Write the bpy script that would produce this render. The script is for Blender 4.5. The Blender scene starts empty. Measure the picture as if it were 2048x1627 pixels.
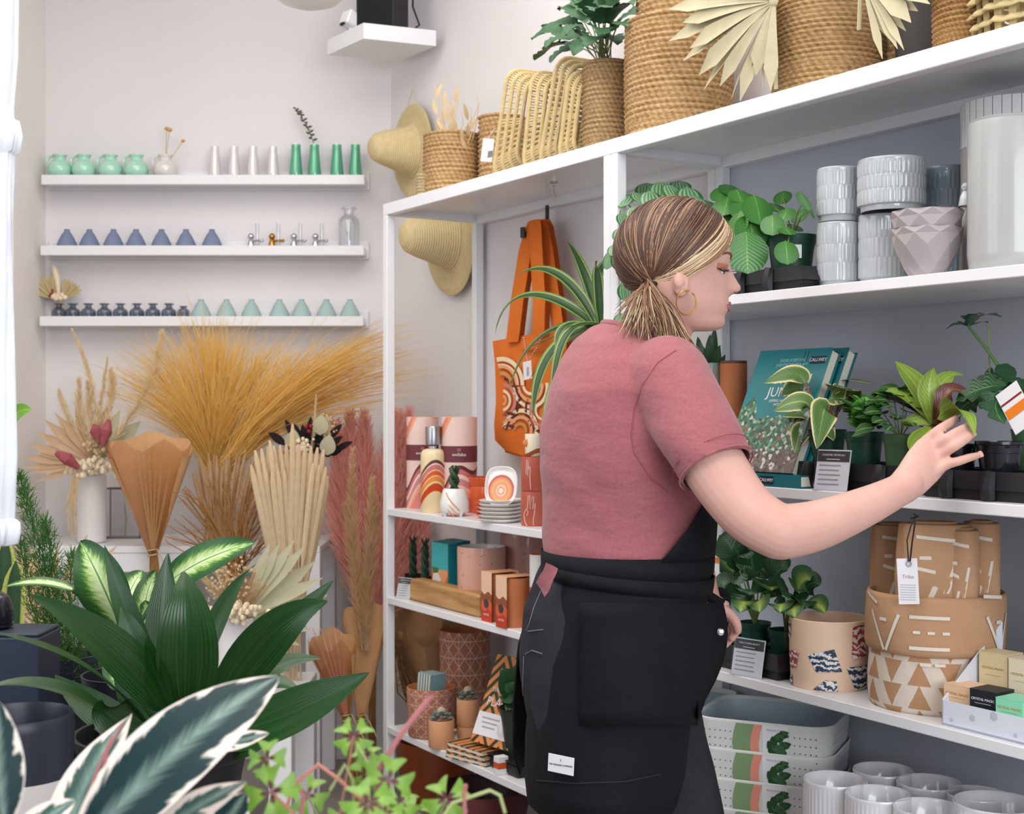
import bpy, bmesh, math, random
from mathutils import Vector, Matrix, Euler, noise as mnoise
R = math.radians
PI = math.pi
sc = bpy.context.scene
COL = sc.collection
random.seed(7)

# ---------------------------------------------------------------- camera
FPX, CX, CY, CAMZ = 2700.0, 1024.0, 813.5, 1.23
cam_d = bpy.data.cameras.new('camera'); cam = bpy.data.objects.new('camera', cam_d); COL.objects.link(cam)
cam.location = (0, 0, CAMZ); cam.rotation_euler = (R(90), 0, 0)
cam_d.sensor_fit = 'HORIZONTAL'; cam_d.sensor_width = 36.0; cam_d.lens = 36.0 * FPX / 2048.0
cam_d.clip_start = 0.05
cam_d.dof.use_dof = True; cam_d.dof.focus_distance = 2.3; cam_d.dof.aperture_fstop = 9.0
sc.camera = cam
sc.view_settings.view_transform = 'Standard'; sc.view_settings.look = 'None'
sc.view_settings.gamma = 1.0; sc.view_settings.use_curve_mapping = False
sc.view_settings.exposure = 0.30
sc.cycles.max_bounces = 7; sc.cycles.diffuse_bounces = 3; sc.cycles.glossy_bounces = 3; sc.cycles.transmission_bounces = 6; sc.cycles.transparent_max_bounces = 24
sc.cycles.caustics_reflective = False; sc.cycles.caustics_refractive = False
# ---------------------------------------------------------------- daylight through the open shop front, ceiling lamps
world = bpy.data.worlds.new('daylight'); sc.world = world; world.use_nodes = True
world.node_tree.nodes['Background'].inputs['Color'].default_value = (0.83, 0.90, 1.0, 1)
world.node_tree.nodes['Background'].inputs['Strength'].default_value = 0.24
def area(name, loc, target, size, sy, power, col):
    d = bpy.data.lights.new(name, 'AREA'); d.shape = 'RECTANGLE'; d.size = size; d.size_y = sy
    d.energy = power; d.color = col
    o = bpy.data.objects.new(name, d); COL.objects.link(o); o.location = loc
    o.rotation_euler = (Vector(target) - Vector(loc)).to_track_quat('-Z', 'Y').to_euler()
    return o
area('shop_window_daylight', (1.7, -2.6, 2.0), (-0.7, 3.6, 1.2), 3.4, 2.2, 125, (0.92, 0.96, 1.0))
area('side_window_daylight', (-2.9, 0.6, 1.9), (-0.6, 2.0, 1.0), 2.0, 1.8, 22, (0.88, 0.94, 1.0))
area('ceiling_lamp_glow', (-0.7, 1.9, 2.96), (-0.7, 1.95, 0.0), 2.4, 3.2, 62, (1.0, 0.95, 0.90))
for ld in bpy.data.lights: ld.use_shadow = True

# ---------------------------------------------------------------- helpers: colour and materials
def lin(c):
    if isinstance(c, str): c = tuple(int(c[i:i+2], 16) for i in (0, 2, 4))
    return tuple(((x/255)/12.92 if x/255 <= 0.04045 else ((x/255+0.055)/1.055)**2.4) for x in c[:3]) + (1,)
class G:
    def __init__(s, name):
        s.m = bpy.data.materials.new(name); s.m.use_nodes = True; s.t = s.m.node_tree
        s.b = s.t.nodes['Principled BSDF']
    def n(s, ty, **kw):
        x = s.t.nodes.new('ShaderNode' + ty)
        for k, v in kw.items(): setattr(x, k, v)
        return x
    def put(s, sock, v):
        if v is None: return
        if isinstance(v, bpy.types.NodeSocket): s.t.links.new(v, sock)
        else: sock.default_value = v
    def math(s, op, a, b=None, c=None, clamp=False):
        x = s.n('Math', operation=op); x.use_clamp = clamp
        for i, v in enumerate((a, b, c)): s.put(x.inputs[i], v)
        return x.outputs[0]
    def mix(s, f, a, b):
        x = s.n('Mix', data_type='RGBA')
        s.put(x.inputs[0], f); s.put(x.inputs[6], a); s.put(x.inputs[7], b)
        return x.outputs[2]
    def ramp(s, f, stops, interp='LINEAR'):
        x = s.n('ValToRGB'); x.color_ramp.interpolation = interp
        e = x.color_ramp.elements
        while len(e) < len(stops): e.new(0.5)
        for el, (p, c) in zip(e, stops): el.position = p; el.color = lin(c) if not isinstance(c, float) else (c, c, c, 1)
        s.put(x.inputs[0], f); return x.outputs[0]
    def coord(s, k='Object'): return s.n('TexCoord').outputs[k]
    def uv(s):
        x = s.n('SeparateXYZ'); s.put(x.inputs[0], s.coord('UV')); return x.outputs[0], x.outputs[1]
    def xyz(s, k='Object'):
        x = s.n('SeparateXYZ'); s.put(x.inputs[0], s.coord(k)); return x.outputs
    def noise(s, scale, detail=3, vec=None, rough=0.5, out=0):
        x = s.n('TexNoise'); x.inputs['Scale'].default_value = scale; x.inputs['Detail'].default_value = detail
        x.inputs['Roughness'].default_value = rough
        s.put(x.inputs['Vector'], vec if vec is not None else s.coord()); return x.outputs[out]
    def scaled(s, vec, sx, sy, sz):
        x = s.n('Mapping'); s.put(x.inputs['Vector'], vec); x.inputs['Scale'].default_value = (sx, sy, sz); return x.outputs[0]
    def bump(s, h, strength=0.3, dist=0.01):
        x = s.n('Bump'); x.inputs['Strength'].default_value = strength; x.inputs['Distance'].default_value = dist
        s.put(x.inputs['Height'], h); s.put(s.b.inputs['Normal'], x.outputs[0])
    def base(s, c): s.put(s.b.inputs['Base Color'], c if isinstance(c, bpy.types.NodeSocket) else lin(c))
    def set(s, **kw):
        for k, v in kw.items(): s.b.inputs[k.replace('_', ' ')].default_value = v
        return s.m
_MC = {}
def mat(name, col, rough=0.5, metal=0.0, var=0.06, vs=8, bump=0.0, bs=60, bd=0.004, trans=0.0, spec=0.5, coat=0.0, sss=0.0, ior=1.45):
    if name in _MC: return _MC[name]
    g = G(name)
    c = lin(col)
    if var > 0:
        lo = tuple(x*(1-var*1.6) for x in c[:3]) + (1,); hi = tuple(min(1, x*(1+var)) for x in c[:3]) + (1,)
        g.put(g.b.inputs['Base Color'], g.mix(g.noise(vs, 4), lo, hi))
    else: g.base(col)
    g.set(Roughness=rough, Metallic=metal, Specular_IOR_Level=spec, Coat_Weight=coat, Transmission_Weight=trans, IOR=ior)
    if sss: g.set(Subsurface_Weight=sss, Subsurface_Radius=(0.02, 0.008, 0.005), Subsurface_Scale=0.4)
    if bump > 0: g.bump(g.noise(bs, 5), bump, bd)
    _MC[name] = g.m; return g.m

# ---------------------------------------------------------------- helpers: mesh building
class MB:
    def __init__(s): s.v = []; s.f = []; s.u = []; s.m = []
    def add(s, vs, fs, uv=None, m=0):
        o = len(s.v); s.v += [tuple(p) for p in vs]; s.u += (uv if uv else [(0.0, 0.0)]*len(vs))
        s.f += [tuple(i+o for i in f) for f in fs]; s.m += [m]*len(fs); return s
    def box(s, c, d, rot=None, bev=0.0, m=0):
        hx, hy, hz = d[0]/2, d[1]/2, d[2]/2; b = min(bev, hx*.9, hy*.9, hz*.9); vs = []; fs = []
        T = Matrix.Translation(Vector(c)) @ (rot.to_matrix().to_4x4() if isinstance(rot, Euler) else (rot if rot else Matrix()))
        if b <= 0:
            vs = [(x*hx, y*hy, z*hz) for x in (-1, 1) for y in (-1, 1) for z in (-1, 1)]
            fs = [(0,1,3,2), (4,6,7,5), (0,4,5,1), (2,3,7,6), (0,2,6,4), (1,5,7,3)]
        else:
            idx = {}
            for x in (-1, 1):
                for y in (-1, 1):
                    for z in (-1, 1):
                        idx[x,y,z] = len(vs)
                        vs += [(x*hx, y*(hy-b), z*(hz-b)), (x*(hx-b), y*hy, z*(hz-b)), (x*(hx-b), y*(hy-b), z*hz)]
            def q(a, k, c2, k2): return idx[a]+k
            for ax in range(3):
                for sg in (-1, 1):
                    o = [(-1,-1), (1,-1), (1,1), (-1,1)]
                    if sg*(1 if ax != 1 else -1) < 0: o = o[::-1]
                    f = []
                    for p in o:
                        l = list(p); l.insert(ax, sg); f.append(idx[tuple(l)]+ax)
                    fs.append(tuple(f))
            for ax in range(3):
                a1, a2 = [k for k in range(3) if k != ax]
                for s1 in (-1, 1):
                    for s2 in (-1, 1):
                        def key(t):
                            l = [0,0,0]; l[ax] = t; l[a1] = s1; l[a2] = s2; return tuple(l)
                        f = (idx[key(-1)]+a1, idx[key(1)]+a1, idx[key(1)]+a2, idx[key(-1)]+a2)
                        fs.append(f)
            for k, i in idx.items(): fs.append((i, i+1, i+2))
        s.add([T @ Vector(p) for p in vs], fs, m=m); return s
    def lathe(s, prof, seg=32, loc=(0,0,0), m=0, sx=1.0, sy=1.0, wob=None, cap=False, T=None):
        n = len(prof); vs = []; uv = []; fs = []; s.weld = True
        L = [0]
        for i in range(1, n): L.append(L[-1] + math.hypot(prof[i][0]-prof[i-1][0], prof[i][1]-prof[i-1][1]))
        tot = L[-1] or 1
        for i, (r, z) in enumerate(prof):
            for k in range(seg+1):
                a = 2*PI*k/seg - PI
                rr = r if wob is None else r*wob(a, z, i)
                p = Vector((rr*math.sin(a)*sx + loc[0], -rr*math.cos(a)*sy + loc[1], z + loc[2]))
                vs.append(T @ p if T else p); uv.append((k/seg, L[i]/tot))
        w = seg+1
        for i in range(n-1):
            for k in range(seg): fs.append((i*w+k, i*w+k+1, (i+1)*w+k+1, (i+1)*w+k))
        if cap: fs.append(tuple(range(w-2, -1, -1))); fs.append(tuple((n-1)*w+k for k in range(seg)))
        s.add(vs, fs, uv, m); return s
    def tube(s, path, r, seg=6, m=0, caps=True, closed=False, flat=1.0, up=None):
        P = [Vector(p) for p in path]; n = len(P)
        rad = r if isinstance(r, (list, tuple)) else [r]*n
        vs = []; fs = []; uv = []; nrm = None
        for i in range(n):
            if closed: t = P[(i+1) % n] - P[i-1]
            else: t = P[min(i+1, n-1)] - P[max(i-1, 0)]
            if t.length < 1e-9: t = Vector((0,0,1))
            t.normalize()
            if up is not None: nrm = Vector(up)
            if nrm is None: nrm = t.orthogonal()
            nrm = nrm - t*nrm.dot(t)
            if nrm.length < 1e-6: nrm = t.orthogonal()
            nrm.normalize(); b = t.cross(nrm)
            for k in range(seg):
                a = 2*PI*k/seg
                vs.append(P[i] + nrm*(math.cos(a)*rad[i]*flat) + b*(math.sin(a)*rad[i])); uv.append((k/seg, i/max(1, n-1)))
        for i in range(n if closed else n-1):
            j = (i+1) % n
            for k in range(seg):
                k2 = (k+1) % seg; fs.append((i*seg+k, i*seg+k2, j*seg+k2, j*seg+k))
        if caps and not closed:
            fs.append(tuple(range(seg-1, -1, -1))); fs.append(tuple((n-1)*seg+k for k in range(seg)))
        s.add(vs, fs, uv, m); return s
    def grid(s, rows, m=0, closed=False):
        a = len(rows); b = len(rows[0]); vs = [p for r in rows for p in r]
        uv = [(j/(b-1), i/(a-1)) for i in range(a) for j in range(b)]
        fs = []
        for i in range(a-1):
            for j in range(b if closed else b-1):
                j2 = (j+1) % b; fs.append((i*b+j, i*b+j2, (i+1)*b+j2, (i+1)*b+j))
        s.add(vs, fs, uv, m); return s
    def prism(s, poly, d, T=None, m=0):
        # poly in local xz, thickness d along +y
        n = len(poly); vs = [Vector((x, 0, z)) for x, z in poly] + [Vector((x, d, z)) for x, z in poly]
        if T is not None: vs = [T @ p for p in vs]
        fs = [tuple(range(n)), tuple(range(2*n-1, n-1, -1))] + [(i, i+n, (i+1) % n+n, (i+1) % n) for i in range(n)]
        mx = max(abs(p[0]) for p in poly) or 1
        s.add(vs, fs, [(x, z) for x, z in poly]*2, m); return s
    def ball(s, c, r, seg=10, rings=7, sc3=(1,1,1), m=0, T=None):
        prof = [(r*math.sin(PI*i/rings), -r*math.cos(PI*i/rings)) for i in range(rings+1)]
        vs = []; fs = []; uv = []
        for i, (rr, z) in enumerate(prof):
            for k in range(seg+1):
                a = 2*PI*k/seg; p = Vector((rr*math.cos(a)*sc3[0], rr*math.sin(a)*sc3[1], z*sc3[2]))
                if T: p = T @ p
                vs.append(p + Vector(c)); uv.append((k/seg, i/rings))
        w = seg+1
        for i in range(rings):
            for k in range(seg): fs.append((i*w+k, i*w+k+1, (i+1)*w+k+1, (i+1)*w+k))
        s.add(vs, fs, uv, m); return s
    def leaf(s, pts, width, up=(0,0,1), shape=None, fold=0.15, wav=0.0, n=10, cr=4, m=0, ph=0.0, curl=0.0):
        # Bezier spine, blade with a fold along the midrib; uv.x across, uv.y along
        P = [Vector(p) for p in pts]; up = Vector(up)
        def B(t):
            Q = P[:]
            while len(Q) > 1: Q = [Q[i].lerp(Q[i+1], t) for i in range(len(Q)-1)]
            return Q[0]
        if shape is None: shape = lambda t: math.sin(PI*min(1, t**0.8))**0.8
        rows = []
        for i in range(n+1):
            t = i/n; c = B(t); tg = (B(min(1, t+.02)) - B(max(0, t-.02))).normalized()
            sd = tg.cross(up)
            if sd.length < 1e-4: sd = tg.orthogonal()
            sd.normalize(); nn = sd.cross(tg)
            w = width*0.5*max(0.02, shape(t)); row = []
            for j in range(cr+1):
                x = -1 + 2*j/cr
                h = fold*abs(x)*w - curl*x*x*w + wav*width*math.sin(9*t + 2.2*x + ph)*abs(x)
                row.append(c + sd*(x*w) + nn*h)
            rows.append(row)
        s.grid(rows, m); return s
    def build(s, name, mats=None, parent=None, smooth=True, ang=40, world=False):
        if world and parent is not None:
            inv = (Matrix.Translation(parent.location) @ parent.rotation_euler.to_matrix().to_4x4()).inverted()
            s.v = [tuple(inv @ Vector(p)) for p in s.v]
        me = bpy.data.meshes.new(name); me.from_pydata(s.v, [], s.f)
        if mats is not None:
            for mm in (mats if isinstance(mats, (list, tuple)) else [mats]): me.materials.append(mm)
        if any(s.m): me.polygons.foreach_set('material_index', s.m)
        ul = me.uv_layers.new(name='UVMap'); li = [0]*len(me.loops); me.loops.foreach_get('vertex_index', li)
        ul.data.foreach_set('uv', [c for i in li for c in s.u[i]])
        if smooth:
            me.polygons.foreach_set('use_smooth', [True]*len(me.polygons))
            if ang < 180: me.set_sharp_from_angle(angle=R(ang))
        if getattr(s, 'weld', False):
            bm = bmesh.new(); bm.from_mesh(me); bmesh.ops.remove_doubles(bm, verts=bm.verts, dist=1e-6); bm.to_mesh(me); bm.free()
            if smooth and ang < 180: me.set_sharp_from_angle(angle=R(ang))
        me.validate(); me.update()
        o = bpy.data.objects.new(name, me); COL.objects.link(o)
        if parent is not None: o.parent = parent
        return o
def tag(o, label, cat, group=None, kind=None):
    if label: o['label'] = label
    if cat: o['category'] = cat
    if group: o['group'] = group
    if kind: o['kind'] = kind
    return o
def thing(name, label, cat, loc=(0,0,0), yaw=0.0, group=None):
    o = bpy.data.objects.new(name, None); COL.objects.link(o); o.empty_display_size = 0.05
    o.location = loc; o.rotation_euler = (0, 0, yaw); return tag(o, label, cat, group)
def struct(o): o['kind'] = 'structure'; return o
def stuff(o): o['kind'] = 'stuff'; return o
def dup(root, loc, yaw=None, label=None, scale=None):
    def cp(o, par):
        c = o.copy(); COL.objects.link(c); c.parent = par
        for ch in o.children: cp(ch, c)
        return c
    c = cp(root, None); c.location = loc
    if yaw is not None: c.rotation_euler = (0, 0, yaw)
    if label: c['label'] = label
    if scale: c.scale = (scale,)*3 if not isinstance(scale, tuple) else scale
    return c
def text(parent, body, size, loc, rot, m, name='lettering', align='CENTER', ext=0.0002, sx=1.0):
    cu = bpy.data.curves.new('t', 'FONT'); cu.body = body; cu.size = size; cu.align_x = align; cu.align_y = 'CENTER'
    cu.extrude = ext; cu.resolution_u = 2
    t = bpy.data.objects.new('t', cu); COL.objects.link(t)
    me = bpy.data.meshes.new_from_object(t); bpy.data.objects.remove(t); bpy.data.curves.remove(cu)
    me.name = name; me.materials.clear(); me.materials.append(m)
    o = bpy.data.objects.new(name, me); COL.objects.link(o); o.parent = parent
    o.location = loc; o.rotation_euler = rot; o.scale = (sx, 1, 1); return o
ORDN = ['leftmost', 'second from left', 'third from left', 'fourth from left', 'fifth from left', 'sixth from left', 'seventh from left', 'eighth from left']
def od(i, n): return 'rightmost' if i == n-1 else ORDN[i]

# ---------------------------------------------------------------- where things stand
def P(px, py, Y): return Vector(((px-CX)*Y/FPX, Y, CAMZ - (py-CY)*Y/FPX))
_a = math.atan2(1674.0, FPX); ES = Vector((math.sin(_a), -math.cos(_a))); NN = Vector((math.cos(_a), math.sin(_a)))
YAW = math.atan2(ES.y, ES.x); UO = Vector((-0.3824, 4.0))
def U(s, w, z=0.0): return Vector((UO.x + s*ES.x + w*NN.x, UO.y + s*ES.y + w*NN.y, z))
def sx_(px, w):
    k = (px-CX)/FPX; return (k*(UO.y + w*NN.y) - (UO.x + w*NN.x))/(ES.x - k*ES.y)
def dep(px, w): return U(sx_(px, w), w).y
def zpx(px, py, w): return CAMZ - (py-CY)*dep(px, w)/FPX
def onz(px, py, z):
    Y = (CAMZ - z)*FPX/(py-CY); return Vector(((px-CX)*Y/FPX, Y, z))
def face(p): return math.atan2(-p[0], p[1])
# face(): yaw that turns a thing's local -y towards the shop's open front
def fit(pl, pr, pt, z, w, py_is_rim=True):
    # a round thing standing on the shelf at height z, w behind the shelf front
    pc = (pl+pr)/2; s = sx_(pc, w); Y = U(s, w).y; loc = U(s, w, z)
    return loc, (pr-pl)/2*Y/FPX, CAMZ - (pt-CY)*Y/FPX - z
ZT, ZA, ZB, ZC = 1.83, 0.931, 0.671, 0.29        # unit one: top, shelves
ZR1, ZR2, ZR3, ZR4 = 1.453, 1.077, 0.70, 0.29    # unit two: shelves
WALLW = 0.345; YB = 4.72; XL = -1.63; UNIT1 = sx_(1220, 0); ZTOP = ZT

def SP(px, py, w): return U(sx_(px, w), w, zpx(px, py, w))
def SS(px, w, z): return U(sx_(px, w), w, z)
# ================================================================ the room
def wallmat(name, c, sc_=2.2):
    g = G(name); n = g.noise(sc_, 3)
    g.put(g.b.inputs['Base Color'], g.mix(n, lin(tuple(x*0.985 for x in c)), lin(c))); g.set(Roughness=0.75, Specular_IOR_Level=0.25)
    g.bump(g.noise(180, 3), 0.05, 0.002); return g.m
m_wall = wallmat('wall_paint', (233, 229, 230)); m_wall_l = wallmat('wall_left_brightened', (250, 244, 240))  # left wall's extra brightness from the light is put into its base colour
m_floor = mat('floor_concrete', (168, 160, 155), 0.5, var=.1, vs=3)
m_ceil = mat('ceiling_paint', (238, 236, 234), 0.8, var=.02)
def slab(name, a, b, z0, z1, th, m):
    # a vertical wall from a to b (plan points), thickness to its outer side (right-hand side of a->b)
    a = Vector(a); b = Vector(b); d = (b-a).normalized(); nrm = Vector((d.y, -d.x))*-th
    q = [a, b, b+nrm, a+nrm]
    mb = MB(); vs = [(p.x, p.y, z0) for p in q] + [(p.x, p.y, z1) for p in q]
    mb.add(vs, [(0,1,5,4), (1,2,6,5), (2,3,7,6), (3,0,4,7), (4,5,6,7), (3,2,1,0)])
    return struct(mb.build(name, m, smooth=False))
CORN = None
_s = (YB - U(0, WALLW).y)/ES.y; CORN = U(_s, WALLW)
slab('wall_back', (XL, YB), (CORN.x, YB), 0, 3.0, 0.1, m_wall)
_e = U(3.4, WALLW); slab('wall_right', (CORN.x, CORN.y), (_e.x, _e.y), 0, 3.0, 0.1, m_wall)
slab('wall_left', (XL, 2.9), (XL, YB), 0, 3.0, 0.1, m_wall_l)
struct(MB().box((0.3, 1.2, -0.05), (7.4, 8.4, 0.1)).build('floor', m_floor, smooth=False))
struct(MB().box((0.3, 1.2, 3.05), (7.4, 8.4, 0.1)).build('ceiling', m_ceil, smooth=False))
# baseboards
bm_ = mat('baseboard_paint', (235, 232, 232), 0.4, var=.02)
struct(MB().box(((XL+CORN.x)/2, YB-0.008, 0.06), (CORN.x-XL-0.02, 0.016, 0.12), bev=.004).build('baseboard_back', bm_))
c_ = U((_s+3.3)/2, WALLW-0.008, 0.06)
o = MB().box((0,0,0), (3.3-_s-0.03, 0.016, 0.12), bev=.004).build('baseboard_right', bm_); o.location = c_; o.rotation_euler[2] = YAW; struct(o)

# ================================================================ metal shelving units
m_white = mat('white_powder_coat', (238, 239, 242), 0.35, var=.015, vs=3)
m_white2 = mat('white_shelf_board', (236, 236, 238), 0.3, var=.02, vs=3)
PW = 0.026; DEPTH = 0.33
def unit(name, label, s0, s1, shelves, back=False):
    t = thing(name, label, 'shelving unit', U(s0, 0, 0), YAW); L = s1-s0
    for x in (PW/2, L-PW/2):
        for y in (PW/2, DEPTH-PW/2):
            MB().box((x, y, (ZT-0.034)/2), (PW, PW, ZT-0.034), bev=.0015).build('post', m_white, t, smooth=False)
            MB().box((x, y, 0.004), (PW*1.15, PW*1.15, 0.008), bev=.001).build('foot', mat('black_plastic_foot', (30,30,32)), t, smooth=False)
    MB().box((L/2, PW/2, ZT-0.017), (L, PW, 0.034), bev=.0015).build('front_rail', m_white, t, smooth=False)
    MB().box((L/2, DEPTH-PW/2, ZT-0.019), (L, PW, 0.038), bev=.0015).build('back_rail', m_white, t, smooth=False)
    for x in (PW/2, L-PW/2):
        MB().box((x, DEPTH/2, ZT-0.019), (PW, DEPTH-2*PW, 0.030), bev=.0015).build('side_rail', m_white, t, smooth=False)
    MB().box((L/2, DEPTH/2, ZT-0.008), (L-2*PW, DEPTH-2*PW, 0.012)).build('top_panel', m_white2, t, smooth=False)
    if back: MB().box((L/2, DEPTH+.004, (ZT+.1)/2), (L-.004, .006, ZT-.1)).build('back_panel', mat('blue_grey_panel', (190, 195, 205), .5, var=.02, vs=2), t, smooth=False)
    for z in shelves:
        MB().box((L/2, DEPTH/2, z-0.010), (L-2*PW-.001, DEPTH-.002, 0.020), bev=.0015).build('shelf', m_white2, t, smooth=False)
    return t
unit('shelving_unit', 'white metal shelving unit holding orange tote bags and terracotta goods', 0.0, UNIT1, (ZA, ZB, ZC))
UNIT2 = UNIT1 + 1.62
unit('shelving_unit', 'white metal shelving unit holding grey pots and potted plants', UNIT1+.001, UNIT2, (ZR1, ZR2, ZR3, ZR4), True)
# a swivel hook under the top of the first unit
h = thing('swivel_hook', 'small chrome swivel hook screwed under the white shelf top', 'hook', U(sx_(1108, .16), .16, ZT-0.014), YAW)
m_chrome = mat('chrome', (205, 205, 210), 0.15, 1.0, var=0)
MB().lathe([(0,0), (.011,0), (.011,-.004), (.004,-.006), (.004,-.014), (0,-.014)], 16).build('base_plate', m_chrome, h)
MB().tube([(0,0,-.012), (0,0,-.026), (.004,0,-.032), (.009,0,-.038), (.007,0,-.046), (0,0,-.048), (-.006,0,-.044)], .0018, 6).build('hook_wire', m_chrome, h)

# ================================================================ picture ledges on the back wall
YL = YB-0.115
ZL = [CAMZ + (CY-y)/FPX*YL for y in (349.0, 490.5, 632.0)]
for i, (z, l) in enumerate(zip(ZL, ('topmost white picture ledge holding mint jugs and tapered vases', 'middle white picture ledge holding slate blue cone vases', 'lowest white picture ledge above the golden dried grass'))):
    xl = (82-CX)/FPX*YL - .006*i*0.5; xr = (729-CX)/FPX*YL - .002*i; L = xr-xl
    t = thing('picture_ledge', l, 'shelf', ((xl+xr)/2, YB, z), 0, 'white picture ledges')
    MB().box((0, -.058, -.015), (L-.002, .089, .024), bev=.002).build('board', m_white2, t, smooth=False)
    MB().box((0, -.109, -.017), (L, .012, .034), bev=.002).build('front_lip', m_white2, t, smooth=False)
    MB().box((0, -.007, -.004), (L+.012, .014, .062), bev=.002).build('back_strip', m_white2, t, smooth=False)
def LP(px, i, back=0.06): # point on ledge i
    Y = YB-back; return Vector(((px-CX)/FPX*Y, Y, ZL[i]-0.003))

# --- vases
def glaze(name, c, rough=.15, coat=.6, var=.05): return mat(name, c, rough, 0, var=var, coat=coat)
def matglass(name, c, rough=.03, k=.55):
    g = G(name); tr = g.n('BsdfTransparent'); tr.inputs[0].default_value = lin(c); gl = g.n('BsdfGlossy'); gl.inputs['Roughness'].default_value = rough
    lw = g.n('LayerWeight'); lw.inputs[0].default_value = .35; mx = g.n('MixShader')
    g.put(mx.inputs[0], g.math('ADD', g.math('MULTIPLY', lw.outputs['Facing'], k), .04, clamp=True)); g.put(mx.inputs[1], tr.outputs[0]); g.put(mx.inputs[2], gl.outputs[0])
    g.t.links.new(mx.outputs[0], g.t.nodes['Material Output'].inputs['Surface']); return g.m
m_mint = mat('mint_glass', (176, 226, 204), .12, var=.12, vs=40, coat=.7); m_mw = mat('clear_ribbed_glass', (226, 222, 218), .12, var=.1, vs=40, coat=.7)
def jug(name, m, label, loc):
    t = thing(name, label, 'vase', loc, 0, 'small glass jugs on the top ledge'); t.scale = (1, 1, 1.12)
    wob = lambda a, z, i: 1 + (.06*abs(math.sin(6*a + 60*z)) if 2 <= i <= 12 else 0)
    prof = [(0,0), (.020,0), (.030,.002), (.036,.010), (.0395,.019), (.040,.028), (.037,.038), (.031,.046), (.024,.051), (.019,.054), (.018,.060), (.020,.066), (.025,.071), (.0225,.071), (.017,.066), (.015,.058), (.016,.052), (0,.045)]
    MB().lathe(prof, 36, wob=wob).build('body', m, t, ang=180)
    MB().tube([(-.022,0,.068), (-.034,-.004,.066), (-.043,-.006,.055), (-.043,-.005,.042), (-.037,0,.032)], [.0035,.0045,.0045,.004,.003], 8).build('handle', m, t)
    return t
j0 = jug('glass_jug', m_mint, 'leftmost of four mint green glass jugs on the top ledge', LP(120, 0))
for i, x in enumerate((168, 221, 273)): dup(j0, LP(x, 0), label=(od(i+1, 4) + ' of four mint green glass jugs on the top ledge'))
jw = jug('glass_jug', m_mw, 'clear glass jug holding dried yellow ball flowers on top ledge', LP(331, 0))
fl = thing('dried_flower_stems', 'three dried billy button stems standing in the clear jug', 'dried flowers', LP(331, 0))
m_stem = mat('dry_stem', (196, 170, 128), .8); m_billy = mat('billy_button', (214, 170, 108), .9, bump=.5, bs=300)
for (dx, dz, k) in ((.006, .170, .9), (.016, .166, 1.0), (.062, .128, .8)):
    MB().tube([(0,0,.02), (dx*.35,-.004,dz*.55), (dx,-.006,dz)], .0012, 5).build('stem', m_stem, fl)
    MB().ball((dx,-.006,dz), .0095*k, 12, 8, (1,1,.75)).build('flower_head', m_billy, fl)
def irid(name, c, tint):
    g = G(name); lw = g.n('LayerWeight'); lw.inputs[0].default_value = .35
    g.put(g.b.inputs['Base Color'], g.mix(g.noise(14, 3), lin(c), lin(tint)))
    g.set(Roughness=.18, Coat_Weight=1.0, Metallic=.15); g.b.inputs['Thin Film Thickness'].default_value = 420; g.b.inputs['Thin Film IOR'].default_value = 1.6
    return g.m
m_pearl = irid('pearl_lustre', (232, 224, 222), (222, 214, 218)); m_grn = irid('green_lustre', (74, 160, 126), (92, 174, 138))
def tvase(m, label, loc, h, r):
    t = thing('bud_vase', label, 'vase', loc, 0, 'tapered lustre bud vases on the top ledge')
    MB().lathe([(0,0), (r*.9,0), (r,.003), (r*.98,h*.15), (r*.74,h*.7), (r*.68,h*.9), (r*.70,h*.985), (r*.66,h), (r*.60,h*.985), (r*.58,h*.6)], 28).build('body', m, t)
    MB().lathe([(r*.70,h*.985), (r*.68,h+.0008), (r*.62,h+.0006), (r*.60,h*.985)], 28).build('rim', mat('rim_lustre', (222, 226, 214), .2, coat=1), t)
    return t
v0 = tvase(m_pearl, 'leftmost of four pearl white tapered bud vases on top ledge', LP(430, 0), .108, .021)
for i, x in enumerate((468, 506, 546)): dup(v0, LP(x, 0), label=od(i+1, 4) + ' of four pearl white tapered bud vases on top ledge')
v0 = tvase(m_grn, 'leftmost of four glossy green tapered bud vases on top ledge', LP(592, 0), .116, .0235)
for i, x in enumerate((629, 674, 711)): dup(v0, LP(x, 0), label='green tapered bud vase holding a eucalyptus sprig on top ledge' if i == 0 else od(i+1, 4) + ' of four glossy green tapered bud vases on top ledge')
eu = thing('eucalyptus_sprig', 'dark eucalyptus sprig leaning out of a green bud vase', 'sprig', LP(629, 0))
spine = [Vector((0,0,.05)), Vector((-.002,-.002,.12)), Vector((-.020,-.004,.17)), Vector((-.046,-.006,.215)), Vector((-.062,-.006,.238))]
MB().tube(spine, .0013, 5).build('stem', mat('euc_stem', (92, 78, 58)), eu)
m_euc = mat('euc_leaf', (74, 84, 62), .7)
for k in range(26):
    t = .3 + .7*k/25; f = t*4; i = min(3, int(f)); p = spine[i].lerp(spine[i+1], f-i); a = k*2.4
    d = Vector((math.cos(a), math.sin(a)*.7, .35)).normalized()*(.017-.006*t)
    MB().leaf([p, p+d*.6, p+d*1.2], .012-.004*t, (0,-1,.4), n=4, cr=2).build('leaf', m_euc, eu)
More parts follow.
